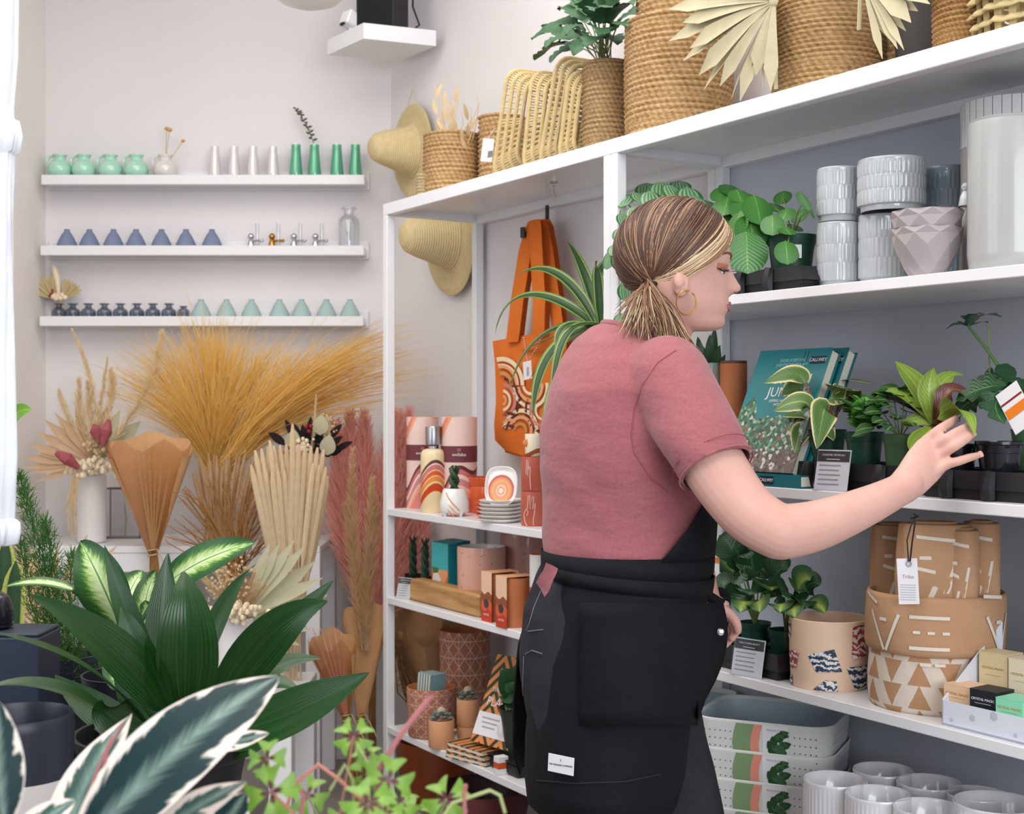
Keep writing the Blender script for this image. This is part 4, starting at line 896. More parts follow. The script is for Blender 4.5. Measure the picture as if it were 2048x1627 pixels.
# palm print books
g = G('palm_print'); ob = g.xyz(); st = g.math('SINE', g.math('ADD', g.math('MULTIPLY', ob[2], 190), g.math('MULTIPLY', g.math('ABSOLUTE', g.math('SUBTRACT', g.math('FRACT', g.math('MULTIPLY', ob[0], 13)), .5)), 16)))
g.put(g.b.inputs['Base Color'], g.mix(g.math('GREATER_THAN', g.math('ADD', st, g.math('MULTIPLY', g.math('SUBTRACT', g.noise(30), .5), 1.5)), .1), lin((224, 142, 82)), lin((52, 58, 38)))); g.set(Roughness=.45); m_pp = g.m
pb = thing('palm_book', 'orange palm patterned plant book leaning against the pots', 'book', SS(975, .03, ZC), YAW+R(10))
le = R(-24); rt = Euler((le,0,0)); T = rt.to_matrix()
for k, (y, th, m_) in enumerate(((0, .003, m_pp), (.010, .016, m_pg), (.020, .003, m_pp))): MB().box(T @ Vector((0,y,.13)), (.150 if m_ is m_pp else .145, th, .24 if m_ is m_pp else .235), rt, bev=.0006).build(['front_cover', 'pages', 'back_cover'][k], m_, pb, smooth=False)
MB().box(T @ Vector((0,-.002,.062)), (.148,.001,.062), rt).build('belly_band', m_paper, pb, smooth=False)
for i in range(3): MB().box(T @ Vector((-.02,-.0028,.078-.012*i)), (.07-.01*i,.0005,.004), rt).build('print_line', m_gl2, pb, smooth=False)
text(pb, 'PLANT', .034, T @ Vector((-.005,-.0022,.122)), (R(90)+le,0,0), m_paper); text(pb, 'THE', .016, T @ Vector((-.035,-.0022,.155)), (R(90)+le,0,0), m_paper)
for i in range(3):
    b_ = thing('palm_book', ['bottom', 'middle', 'top'][i] + ' orange palm patterned book of the flat stack under leaning book', 'book', SS(958, .045, ZC+.0135*i), YAW+R(14-3*i), 'flat stack of palm books')
    MB().box((0,0,.0015), (.155,.10,.0025)).build('back_cover', m_pp, b_, smooth=False); MB().box((0,0,.0065), (.151,.097,.0075)).build('pages', m_pg, b_, smooth=False); MB().box((0,0,.0115), (.155,.10,.0025)).build('front_cover', m_pp, b_, smooth=False)
# the books rest: lift the leaning one onto the stack
pb.location.z = ZC + .041
t = thing('box_label', 'small white and orange cartons at the shelf edge by the pot', 'box', SS(1002, .016, ZC), YAW)
for i in range(3): MB().box((0,0,.008+.0155*i), (.024,.03,.015), bev=.0006).build('carton', [m_paper, m_og, m_paper][i], t, smooth=False)
# dark potted plant in tray
tr = thing('nursery_tray', 'black plastic tray under the dark potted plant on low shelf', 'tray', SS(1055, .10, ZC), YAW)
MB().box((0,0,.018), (.14,.15,.034), bev=.006).build('tray_body', m_blk, tr); MB().box((0,0,.0365), (.148,.158,.003)).build('tray_rim', m_blk, tr, smooth=False)
t = thing('potted_plant', 'dark green leafy plant in nursery pot behind the apron', 'plant', SS(1042, .09, ZC+.0385), YAW)
npot(t, .058, .12, mat('dark_nursery', (38, 50, 42), .4))
m_dk = mat('dark_leaf', (44, 84, 46), .35, var=.15); b_ = Vector(t.location) + Vector((0,0,.11))
for (x, y, w, wd) in ((1000,1340,.04,.07), (1015,1385,.01,.08), (1050,1330,.05,.07), (1012,1420,.02,.05), (1070,1350,.1,.08), (985,1360,.12,.06)):
    tip = SP(x, y, w); MB().leaf([b_, b_.lerp(tip,.5)+Vector((0,0,.04)), tip], wd, (-.2,-.9,.3), n=10, cr=4, wav=.02).build('leaf', m_dk, t, world=True)
text(t, '', .001, (0,0,0), (0,0,0), m_ink) if False else None
MB().box((-.03,-.052,.06), (.010,.001,.028)).build('sticker', m_paper, t, smooth=False)
# paper wraps and brown stems at the back of the third shelf
g = G('kraft_paper'); g.put(g.b.inputs['Base Color'], g.mix(g.noise(5, 4), lin((184, 136, 90)), lin((206, 162, 116)))); g.set(Roughness=.8); g.bump(g.noise(7, 2), .5, .03); m_kraft = g.m
# ================================================================ second unit, upper shelf: plants and grey pots
def leafmat(name, stops, rough=.4, streak=0, wob=.12, ns=20):
    # stops over |distance from midrib| 0..1
    g = G(name); u, v = g.uv(); e = g.math('MULTIPLY', g.math('ABSOLUTE', g.math('SUBTRACT', u, .5)), 2)
    n = g.noise(ns, 4); f = g.math('ADD', e, g.math('MULTIPLY', g.math('SUBTRACT', n, .5), wob))
    if streak: f = g.math('ADD', f, g.math('MULTIPLY', g.math('SINE', g.math('MULTIPLY', g.math('ADD', v, g.math('MULTIPLY', e, -.35)), streak)), .05))
    c = g.ramp(f, stops); g.put(g.b.inputs['Base Color'], c); g.set(Roughness=rough, Subsurface_Weight=.0)
    g.bump(g.math('SINE', g.math('MULTIPLY', g.math('ADD', v, g.math('MULTIPLY', e, -.3)), 70)), .12, .003); return g.m
m_pil = leafmat('pilea_leaf', [(0, (122, 170, 88)), (.05, (72, 128, 56)), (1, (54, 108, 46))], .3)
m_wat = leafmat('watermelon_leaf', [(0, (150, 186, 140)), (.12, (52, 98, 58)), (.3, (142, 180, 140)), (.42, (50, 96, 56)), (.62, (146, 182, 142)), (.75, (52, 98, 58)), (1, (64, 110, 66))], .35)
round_ = lambda t: math.sqrt(max(0, 1-(2*t-1)**2))
def rleaf(t, c, r, up, m, n=10, stalk=None, sm=None):
    # a round leaf blade: centre c, radius r, facing direction up
    up = Vector(up).normalized(); d = Vector((0,0,1)) - up*up.z
    if d.length < .1: d = Vector((1,0,0))
    d.normalize(); c = Vector(c); d = -d
    MB().leaf([c-d*r, c+up*r*.12, c+d*r], 2*r, up, shape=round_, fold=-.08, n=n, cr=6).build('leaf', m, t, world=True, ang=180)
    if stalk is not None: MB().tube([stalk, (Vector(stalk)+c)/2 + Vector((0,0,.02)), c-up*.001], .0013, 5).build('stalk', sm or m_pst, t, world=True)
m_pst = mat('plant_stalk', (128, 150, 84), .5)
# black carrier tray with three green pots
def carrier(label, sL, sR, wc, z, h, ww=.11, yaw=YAW, wells=()):
    t = thing('carrier_tray', label, 'tray', U((sL+sR)/2, wc, z), yaw); L = sR-sL
    MB().box((0,0,.006), (L*.94,ww*.9,.012), bev=.003).build('tray_floor', m_blk, t)
    q = []
    for zz_, k in ((.0, .92), (h*.35, .95), (h*.38, 1.0), (h, .90)):
        q.append([Vector((sx*L/2*k, sy*ww/2*k, zz_)) for sx, sy in ((-1,-1), (1,-1), (1,1), (-1,1))])
    MB().grid([r + [r[0]] for r in q]).build('tray_wall', m_blk, t, smooth=False)
    for x in wells:
        MB().tube([(x, -ww*.47, h*.98), (x, -ww*.52, h*.5), (x, -ww*.5, 0.002)], [.010,.014,.012], 8).build('tray_rib', m_blk, t)
    MB().box((0,0,h*.99), (L*.9,ww*.12,.003)).build('tray_bridge', m_blk, t, smooth=False)
    return t
sL, sR = sx_(1478, .06), sx_(1642, .06)
carrier('black carrier tray under the coin leaf plants on upper shelf', sL-.16, sR, .075, ZR1, .045, .12, wells=(.10, .02, -.06))
pp_ = SS(1583, .09, ZR1+.004); t = thing('potted_pilea', 'coin leaf plant in green pot with white sticker on upper shelf', 'plant', pp_, YAW+R(20))
Yp = pp_.y; rp = 50*Yp/FPX; hp = CAMZ-(472-CY)*Yp/FPX - ZR1-.004; npot(t, rp, hp)
MB().box((rp*.62,-rp*.72,hp*.68), (.016,.001,.026), Euler((0,0,R(42)))).build('sticker', m_paper, t, smooth=False)
for i in range(6): MB().box((rp*.62-.003+.0013*i,-rp*.735,hp*.6), (.0007,.0006,.008), Euler((0,0,R(42)))).build('barcode_bar', m_ink, t, smooth=False)
tp = pp_ + Vector((0,0,hp*.9))
for (x, y, w, r, up) in ((1608,402,.02,.022,(.5,-.5,.4)), (1600,432,.10,.02,(-.6,-.5,.6)), (1570,430,.06,.022,(-.5,-.7,.8)), (1545,450,.03,.024,(-.2,-1,.5)), (1575,462,.04,.018,(.1,-.6,1)), (1590,455,.12,.018,(.3,-.6,1)), (1550,415,.14,.024,(.2,-.6,1)), (1565,395,.16,.02,(-.4,-.7,.6)), (1622,420,.05,.018,(.8,-.4,.3)), (1573,505,.00,.024,(.1,-1,.25))):
    rleaf(t, SP(x, y, w), r, up, m_pil, stalk=tp)
pp2 = SS(1478, .09, ZR1+.004); t = thing('potted_pilea', 'coin leaf plant with big round leaves beside the face', 'plant', pp2, YAW)
npot(t, .047, .085); tp = pp2 + Vector((0,0,.08))
for (x, y, w, r, up) in ((1442,388,.1,.024,(-.3,-.7,.6)), (1478,392,.06,.024,(.1,-.7,.7)), (1515,420,.02,.034,(.3,-.9,.4)), (1452,412,.05,.03,(-.3,-.7,.7)), (1440,440,.04,.036,(-.3,-.9,.3)), (1475,450,.0,.030,(-.9,-.6,.3)), (1503,462,.01,.036,(.25,-1,.3)), (1488,420,.05,.03,(0,-.8,.6)), (1494,505,-.02,.042,(0,-1,.15)), (1475,478,.02,.024,(.1,-.6,.8)), (1535,440,.06,.022,(.4,-.6,.7)), (1460,380,.12,.026,(.2,-.6,.8)), (1500,395,.1,.024,(.3,-.5,.8)), (1527,470,.05,.024,(.2,-.9,.5))):
    rleaf(t, SP(x, y, w), r, up, m_pil, stalk=tp)
pp3 = SS(1330, .10, ZR1+.004); t = thing('trailing_plant', 'trailing watermelon striped plant spilling past the white post', 'plant', pp3, YAW)
npot(t, .05, .09); tp = pp3 + Vector((0,0,.085))
for (x, y, w, r, up) in ((1250,400,.02,.026,(-.4,-.6,.8)), (1278,395,.03,.022,(.2,-.6,.8)), (1320,378,.06,.028,(-.1,-.7,.8)), (1345,385,.04,.028,(.3,-.7,.7)), (1378,395,.06,.032,(.1,-.8,.6)), (1398,405,.03,.028,(.4,-.6,.8)), (1300,400,.02,.028,(0,-.8,.6)), (1265,425,.0,.018,(-.3,-.8,.6)), (1240,410,.05,.02,(-.6,-.5,.6)), (1360,372,.12,.026,(0,-.6,.8)), (1420,412,.1,.024,(.3,-.6,.8)), (1290,378,.1,.024,(-.2,-.7,.7))):
    rleaf(t, SP(x, y, w), r, up, m_wat, stalk=tp)
vine = [tp, SP(1275,400,.0), SP(1245,450,-.03), SP(1236,520,-.035), SP(1240,600,-.03), SP(1243,690,-.03)]
MB().tube(vine, .0013, 5).build('vine', m_pst, t, world=True)
for (x, y, r, up) in ((1217,520,.022,(-.8,-.5,.2)), (1233,525,.018,(.6,-.7,.2)), (1228,500,.016,(-.3,-.8,.5)), (1240,470,.018,(-.2,-.9,.4)), (1250,585,.020,(.4,-.8,.2)), (1240,640,.016,(-.4,-.8,.2)), (1246,440,.017,(.4,-.8,.4))):
    rleaf(t, SP(x, y, -.035), r, up, m_wat, stalk=SP(1238, y-8, -.033))
MB().tube([SP(1318, 375, .1), SP(1319, 350, .1), SP(1316, 335, .1)], .0012, 5).build('flower_spike', mat('spike', (196, 200, 160)), t, world=True)
sign('white sign reading money plant half hidden behind the face', SS(1452, .012, ZR1), .082, .068, 'MONEY PLANT', YAW+R(8), 12)
# ribbed grey pots
def ribmat(name, c):
    return mat(name, c, .18, var=.08, vs=30, coat=.8)
m_rib = ribmat('grey_lustre_glaze', (186, 192, 196)); m_rib2 = ribmat('blue_grey_glaze', (150, 166, 176)); m_ribw = ribmat('white_glaze', (226, 226, 230))
def ribpot(label, l, r, h, m, n=30, bands=3, grp='ribbed glazed pots', plain=.12):
    t = thing('ribbed_pot', label, 'pot', l, face(l), grp)
    prof = [(r*.88,0), (r*.90,.002), (r*.90,h*plain*.8), (r*.97,h*plain)]
    nb = 9
    for b in range(bands):
        for k in range(nb+1):
            f = k/nb; z = h*(plain + (.94-plain)*(b+f)/bands); prof.append((r*(.985 + .015*math.sin(PI*f)**.4), z))
    prof += [(r*.985,h*.955), (r*.99,h*.985), (r*.97,h), (r*.92,h*.985), (r*.9,.5*h)]
    seg = n*6
    N0 = 4; N1 = N0 + bands*(nb+1)
    def wob(a, z, i):
        if not N0 <= i < N1: return 1.0
        f = ((i-N0) % (nb+1))/nb; b = (i-N0)//(nb+1); amp = .020*min(1, 3.2*math.sin(PI*f)+.15)
        return 1 + amp*(abs(math.sin(n*a/2 + (PI/2 if b % 2 else 0)))-.7)
    MB().lathe(prof, seg, wob=wob).build('ribbed_body', m, t, ang=60)
    MB().lathe([(r*.9,.5*h), (r*.86,.015), (0,.012)], 40).build('inside', m, t)
    return t
lA, rA, hA = fit(1634, 1720, 447, ZR1, .10); ribpot('bottom grey ribbed pot of the stack next to green pot', lA, rA, hA, m_rib)
_, r2, h2 = fit(1630, 1716, 341, ZR1+hA, .10); ribpot('top grey ribbed pot of the stack next to green pot', (lA[0], lA[1], ZR1+hA+.002), r2, h2, m_rib)
lB, rB, hB = fit(1720, 1812, 432, ZR1, .13); ribpot('lower grey ribbed pot half hidden by the faceted pots', lB, rB*1.05, hB, m_rib)
lB2, rB2, hB2 = fit(1716, 1850, 323, ZR1+hB, .12); ribpot('widest grey ribbed pot on top of the middle stack', (lB2[0], lB2[1], ZR1+hB+.002), rB2, hB2, m_rib, 40)
lC, rC, hC = fit(1838, 1938, 337, ZR1, .245); ribpot('tall blue grey ribbed pot standing at the back', lC, rC, hC, m_rib2, 32, 6)
# faceted taupe pots, nested
m_tau = mat('taupe_clay', (176, 166, 168), .55, var=.03)
def facet(label, l, r, h, k):
    t = thing('faceted_pot', label, 'pot', l, face(l)+R(8)*k, 'faceted taupe pots')
    n = 9; rings = [(r*.50, 0, 0), (r*.66, h*.20, .5), (r*.93, h*.62, 0), (r*1.0, h*.86, .5), (r*1.02, h, 0)]
    vs = []
    for rr, z, o_ in rings: vs += [(rr*math.sin(2*PI*(q+o_)/n), -rr*math.cos(2*PI*(q+o_)/n), z) for q in range(n)]
    fs = []
    for i in range(4):
        for q in range(n):
            q2 = (q+1) % n; a, b, c, d = i*n+q, i*n+q2, (i+1)*n+q, (i+1)*n+q2
            if rings[i][2] == 0: fs += [(a, b, c), (b, d, c)] if False else [(a, b, c), (b, d, c)]
            else: fs += [(a, d, c), (a, b, d)]
    fs.append(tuple(range(n-1, -1, -1)))
    MB().add(vs, fs).build('faceted_body', m_tau, t, smooth=False)
    MB().lathe([(r*1.0,h), (r*.93,h*.99), (r*.8,h*.5), (r*.4,.02), (0,.02)], n*2).build('inside', m_tau, t)
l, r, h = fit(1785, 1924, 458, ZR1, .05); facet('front faceted taupe pot holding a second one on upper shelf', l, r, h, 0)
facet('inner faceted taupe pot nested in the front one', (l[0], l[1], ZR1+.030), r*1.01, h*1.0, 1)
# tall planters
m_lg = mat('pale_grey_glaze', (178, 180, 178), .25, var=.03, coat=.4); m_tp = mat('taupe_glaze', (176, 168, 164), .3, coat=.4)
l, r, h = fit(1938, 2100, 245, ZR1, .09); t = thing('tall_planter', 'tall pale grey glazed planter at the end of upper shelf', 'planter', l, face(l))
MB().lathe([(0,0), (r*.9,0), (r*.96,.004), (r,h*.12), (r,h*.97), (r*.98,h), (r*.93,h), (r*.9,.02), (0,.02)], 64).build('body', m_lg, t); MB().lathe([(r*.985,h*.99), (r*1.0,h+.001), (r*.95,h+.003), (r*.92,h*.99)], 64).build('rim', m_lg, t)
l, r, h = fit(1926, 2120, 208, ZR1, .235); t = thing('striped_planter', 'taupe planter with a white striped collar behind the tall one', 'planter', l, face(l))
MB().lathe([(0,0), (r*.94,0), (r,.004), (r,h*.75), (r*.9,h*.755), (0,h*.76)], 64).build('body', m_tp, t)
g = G('striped_collar'); u, v = g.uv(); g.put(g.b.inputs['Base Color'], g.mix(g.math('LESS_THAN', g.math('FRACT', g.math('MULTIPLY', u, 34)), .07), lin((228, 226, 226)), lin((92, 86, 84)))); g.set(Roughness=.15, Coat_Weight=.6)
MB().lathe([(r*1.005,h*.75), (r*1.01,h*.99), (r*.99,h), (r*.95,h*.99), (r*.93,h*.76)], 64).build('striped_collar', g.m, t)
t = thing('bell_ornament', 'little white bell shaped ornament wedged behind the tall planter', 'ornament', SP(1932, 412, .14)); l = t.location
MB().lathe([(.012,0), (.013,.002), (.010,.018), (.006,.026), (0,.027)], 24).build('bell', m_ribw, t); MB().lathe([(0,.026), (.006,.028), (.009,.034), (.005,.04), (0,.041)], 16).build('knob', m_ribw, t)
MB().lathe([(0, ZR1-l[2]), (.012, ZR1-l[2]), (.008, -.02), (.006,.002), (0,.002)], 16).build('stand', m_tp, t)

# ---------------------------------------------------------------- middle shelf: books, tropical plants
t = thing('terracotta_cylinder', 'tall terracotta cylinder pot standing by the shoulder', 'pot', SS(1467, .16, ZR2)); l, r, h = fit(1440, 1494, 724, ZR2, .16); t.location = l
MB().lathe([(0,0), (r*.92,0), (r*.96,.004), (r,h*.96), (r*.98,h), (r*.9,h*.99), (r*.88,.01), (0,.01)], 40).build('body', mat('ribbed_terracotta', (176, 104, 62), .7, var=.06, vs=4, bump=.2, bs=300), t)
MB().lathe([(r*.97,h*.985), (r*1.0,h*.99), (r*.97,h+.003), (r*.9,h)], 40).build('rim', mat('dark_rim', (92, 60, 46), .6), t)
t = thing('seed_box', 'grey grow kit carton reading spruce beside the terracotta cylinder', 'box', SS(1422, .15, ZR2), YAW); hb = zpx(1422, 726, .15)-ZR2
MB().box((0,0,hb/2), (.062,.045,hb), bev=.001).build('carton', mat('sage_grey_card', (150, 164, 158), .6), t, smooth=False)
text(t, 'SPRUCE', .017, (0,-.0235,hb*.64), (R(90),0,0), m_paper); text(t, 'GROW YOUR OWN', .0065, (0,-.0235,hb*.78), (R(90),0,0), m_paper)
MB().box((0,-.0235,hb*.94), (.03,.0015,.008)).build('orange_mark', m_og, t, smooth=False)
MB().leaf([(0,-.024,hb*.2), (0,-.0245,hb*.35), (0,-.024,hb*.5)], .03, (0,-1,0), n=6, cr=2).build('tree_print', m_fern, t)
t = thing('potted_spruce', 'small grey green spiky plant half hidden by the sleeve', 'plant', SS(1455, .05, ZR2), YAW); npot(t, .032, .04, m_blk); tp = Vector(t.location)+Vector((0,0,.035))
for k in range(34):
    a = k*2.4; d = Vector((math.cos(a)*.8, math.sin(a)*.8, .5+.6*random.random())).normalized()*(.05+.03*random.random()); MB().leaf([tp, tp+d*.6+Vector((0,0,.005)), tp+d], .008, (0,-1,.3), n=5, cr=2).build('leaf', mat('grey_green', (92, 112, 92), .6), t, world=True)
t = thing('potted_plant', 'dark leafy plant at the back between collar and post', 'plant', SS(1415, .23, ZR2), YAW); npot(t, .04, .09, m_nur); tp = Vector(t.location)+Vector((0,0,.085))
for (x, y, w) in ((1375,690,.2), (1395,672,.2), (1420,668,.22), (1440,690,.2), (1385,705,.18), (1450,708,.16), (1405,690,.25), (1372,665,.25), (1430,655,.25), (1360,700,.22)):
    tip = SP(x, y, w); MB().leaf([tp, tp.lerp(tip,.6)+Vector((0,0,.05)), tip], .03, (0,-.7,.7), n=10, cr=4, wav=.03).build('leaf', m_dk, t, world=True)
# URBAN JUNGLE books
g = G('jungle_cover'); ob = g.xyz(); n1 = g.noise(30, 5); n2 = g.noise(17, 2); vr = g.n('TexVoronoi'); vr.inputs['Scale'].default_value = 150; g.put(vr.inputs['Vector'], g.coord()); cc = g.n('SeparateXYZ'); g.put(cc.inputs[0], vr.outputs['Color'])
green = g.ramp(cc.outputs[0], [(0, (40, 92, 66)), (.3, (74, 128, 98)), (.5, (116, 160, 130)), (.64, (62, 98, 82)), (.76, (186, 196, 180)), (.86, (140, 84, 70)), (.93, (70, 60, 52))], 'CONSTANT')
msk = g.math('LESS_THAN', g.math('ADD', ob[2], g.math('MULTIPLY', g.math('SUBTRACT', n2, .5), .16)), g.math('ADD', .115, g.math('MULTIPLY', g.math('ABSOLUTE', ob[0]), .35)))
low = g.math('LESS_THAN', g.math('ADD', ob[2], g.math('MULTIPLY', g.math('SUBTRACT', n1, .5), .03)), .045)
c1 = g.mix(msk, lin((14, 124, 132)), green); g.put(g.b.inputs['Base Color'], g.mix(low, c1, g.ramp(cc.outputs[1], [(0, (96, 82, 76)), (.5, (120, 104, 96)), (.7, (70, 62, 60)), (.85, (200, 200, 196))], 'CONSTANT'))); g.set(Roughness=.3, Coat_Weight=.3); m_jng = g.m
m_tc = mat('deep_teal_cover', (12, 112, 122), .3, var=.03, coat=.3); m_navy = mat('navy_label', (26, 30, 56), .5, var=0)
w0, w1 = .018, .128; sL = sx_(1441, w0); sR = sx_(1583, w0); BW = sR-sL; zb0 = ZR2+.026; zt0 = zpx(1615, 697, w1); BH = math.hypot(zt0-zb0, w1-w0); lean = math.atan2(w1-w0, zt0-zb0)
def jbook(label, off, dx):
    t = thing('plant_book', label, 'book', U((sL+sR)/2+dx, w0+off, zb0 + (0.0)), YAW); t.rotation_euler = (-lean, 0, YAW)
    MB().box((0,0,BH/2), (BW,.003,BH), bev=.0008).build('front_cover', m_jng if off == 0 else m_tc, t, smooth=False)
    MB().box((-.002,.012,BH/2), (BW-.006,.020,BH-.008)).build('pages', m_pg, t, smooth=False)
    MB().box((0,.0237,BH/2), (BW,.003,BH), bev=.0008).build('back_cover', m_tc, t, smooth=False)
    MB().box((-BW/2+.0015,.012,BH/2), (.003,.026,BH)).build('spine', m_tc, t, smooth=False)
    MB().box((BW*.36,-.0018,BH*.90), (BW*.2,.0006,.016)).build('publisher_label', m_navy, t, smooth=False)
    text(t, 'CALLWEY', .0105, (BW*.36,-.0023,BH*.90), (R(90),0,0), m_paper)
    return t
jb = jbook('front teal book with leafy cover and white title leaning behind sign', 0, 0)
text(jb, 'URBAN', .030, (BW*.09,-.0018,BH*.745), (R(90),0,0), m_paper, sx=1.1); text(jb, 'JUNGLE', .030, (BW*.09,-.0018,BH*.640), (R(90),0,0), m_paper, sx=1.1)
text(jb, 'LIVING AND STYLING\nWITH PLANTS', .0085, (BW*.08,-.0018,BH*.555), (R(90),0,0), m_paper); text(jb, 'IGOR JOSIFOVIC\nJUDITH DE GRAAFF', .010, (BW*.02,-.0018,BH*.885), (R(90),0,0), mat('pale_teal_ink', (150, 200, 200), .5))
m_win = mat('window_bar_print', (10, 84, 90), .4)
for dx in (.155, .20): MB().box((BW*dx,-.0017,BH*.78), (.0025,.0005,BH*.4)).build('print_bar', m_win, jb, smooth=False)
MB().box((BW*.17,-.0018,BH*.68), (.022,.0005,.02)).build('print_plant', m_fern, jb, smooth=False)
jbook('second copy of the teal plant book behind the front copy', .032, .012)
for i in range(1):
    t = thing('plant_book', 'teal plant book lying flat under the leaning copy', 'book', U(sx_(1560, .05), .085, ZR2), YAW)
    MB().box((0,0,.002), (BW,.16,.003)).build('back_cover', m_tc, t, smooth=False); MB().box((.003,0,.0125), (BW-.006,.155,.018)).build('pages', m_pg, t, smooth=False)
    MB().box((0,0,.023), (BW,.16,.003)).build('front_cover', m_tc, t, smooth=False); MB().box((0,-.079,.0125), (BW,.003,.024)).build('spine', m_tc, t, smooth=False)
    MB().box((.012,-.0812,.0125), (.036,.0008,.015)).build('publisher_label', m_navy, t, smooth=False); text(t, 'CALLWEY', .0085, (.012,-.0818,.0125), (R(90),0,0), m_paper)
sign('price sign reading assorted tropicals in front of green pots', SS(1660, .008, ZR2), .071, .076, 'ASSORTED TROPICALS', YAW+R(10), 12)
carrier('black carrier tray holding four green pots under the hand', sx_(1590, .07), sx_(1850, .07), .10, ZR2, .05, .13, wells=(-.09, 0.0, .09))
sL2, sR2 = sx_(1862, .06), sx_(2080, .06); ct = carrier('black carrier tray with an empty pot below the fingertips', sL2, sR2, .10, ZR2, .048, .14, wells=(-.05, .035))
def nplant(name, label, pl, pr, pt, w, z, m=None, lift=.006):
    l, r, h = fit(pl, pr, pt, z+lift, w); l = Vector((l[0], l[1], z+lift)); t = thing(name, label, 'plant', l, YAW); npot(t, r, h, m); return t, l + Vector((0,0,h*.92)), r, h
m_ng2 = mat('light_nursery_green', (74, 112, 74), .4)
# 1 variegated peperomia
m_vp = leafmat('variegated_leaf', [(0, (150, 168, 96)), (.06, (92, 126, 66)), (.55, (82, 116, 60)), (.80, (112, 140, 76)), (.86, (226, 214, 150)), (1, (236, 222, 168))], .45, 0, .35, 9)
t, tp, r, h = nplant('potted_peperomia', 'cream edged peperomia in green pot covering the teal book', 1618, 1692, 858, .09, ZR2)
ov = lambda t: (math.sin(PI*min(1, .04+.96*t**.85)))**.75
for (c, tip, wd, w, up) in (((1600,740), (1527,766), .052, .03, (-.1,-.7,.7)), ((1640,770), (1668,742), .050, .16, (.2,-.8,.5)), ((1610,800), (1545,822), .055, .0, (-.3,-.6,.7)), ((1650,810), (1634,897), .056, -.015, (.2,-1,.2)), ((1620,830), (1560,832), .04, .05, (-.3,-.4,.9)), ((1680,770), (1715,800), .045, .1, (.3,-.6,.7)), ((1610,850), (1575,870), .045, .08, (-.3,-.7,.6)), ((1680,760), (1740,765), .04, .14, (.1,-.5,.9)), ((1630,790), (1600,780), .045, .1, (-.2,-.8,.6)), ((1660,750), (1590,745), .045, .13, (0,-.9,.5)), ((1660,790), (1690,775), .05, .06, (.3,-.8,.5)), ((1640,850), (1668,880), .045, .04, (.2,-1,.2)), ((1600,770), (1562,790), .05, .06, (-.2,-.8,.5)), ((1690,800), (1720,780), .05, .08, (.2,-.8,.5)), ((1600,860), (1590,905), .04, .03, (-.2,-1,.2))):
    a = tp + Vector((random.uniform(-.01,.01), random.uniform(-.01,.01), 0)); C = SP(*c, w+.03); Q = SP(*tip, w); b = a.lerp(C, .8)
    MB().tube([a, a.lerp(b,.5)+Vector((0,0,.008)), b], .0022, 6).build('stalk', mat('red_stalk', (150, 96, 70), .5), t, world=True)
    MB().leaf([b, C+Vector((0,0,.012)), Q], wd, up, shape=ov, fold=.12, wav=.03, n=14, cr=6, curl=.1).build('leaf', m_vp, t, world=True)
# 2 fern
m_ff = mat('fresh_fern', (84, 146, 58), .5, var=.2, vs=30)
t, tp, r, h = nplant('potted_fern', 'bright green feathery fern in green pot on middle shelf', 1690, 1767, 863, .09, ZR2)
for i in range(26):
    a = i*2.4; x = 1727 + 62*math.sin(a)*(.4+.6*((i*7) % 10)/10); y = 790 + 50*((i*3) % 10)/10*1.1; w = .09+.07*math.cos(a); tip = SP(x, y, w); mid = tp.lerp(tip, .5)+Vector((0,0,.02))
    mb = MB(); mb.tube([tp, mid, tip], .0008, 4)
    for q in range(2, 12):
        f = q/12; p = tp.lerp(mid, f*2) if f < .5 else mid.lerp(tip, f*2-1); L = .030*(1.15-f)
        for sg in (-1, 1):
            d = Vector((sg*.8*math.cos(a)+.3*math.sin(a), sg*.8*math.sin(a), .35)).normalized()*L; mb.leaf([p, p+d*.5, p+d], .011, (0,-.5,.8), n=3, cr=2)
    mb.build('frond', m_ff, t, world=True)
# 3 dark bushy plant
t, tp, r, h = nplant('potted_fittonia', 'bushy dark green plant in pale green pot on middle shelf', 1766, 1836, 868, .085, ZR2, m_ng2)
m_fit = leafmat('fittonia_leaf', [(0, (170, 190, 130)), (.08, (48, 92, 42)), (.8, (40, 80, 38)), (1, (70, 112, 56))], .45)
for i in range(44):
    a = i*2.4; rr = .058*math.sqrt((i+1)/44.); z = .075*(1-(i/44.)**1.3) + .01*random.random(); c = tp + Vector((rr*math.cos(a), rr*math.sin(a), z+.005)); d = Vector((math.cos(a), math.sin(a), .15-.4*i/44.)).normalized()*.03
    MB().leaf([c-d*.2, c+d*.3+Vector((0,0,.004)), c+d*1.0], .029, (0,-.5,.8), shape=ov, n=6, cr=4).build('leaf', m_fit, t, world=True)
    if i % 3 == 0: MB().tube([tp, c], .0009, 4).build('stalk', m_pst, t, world=True)
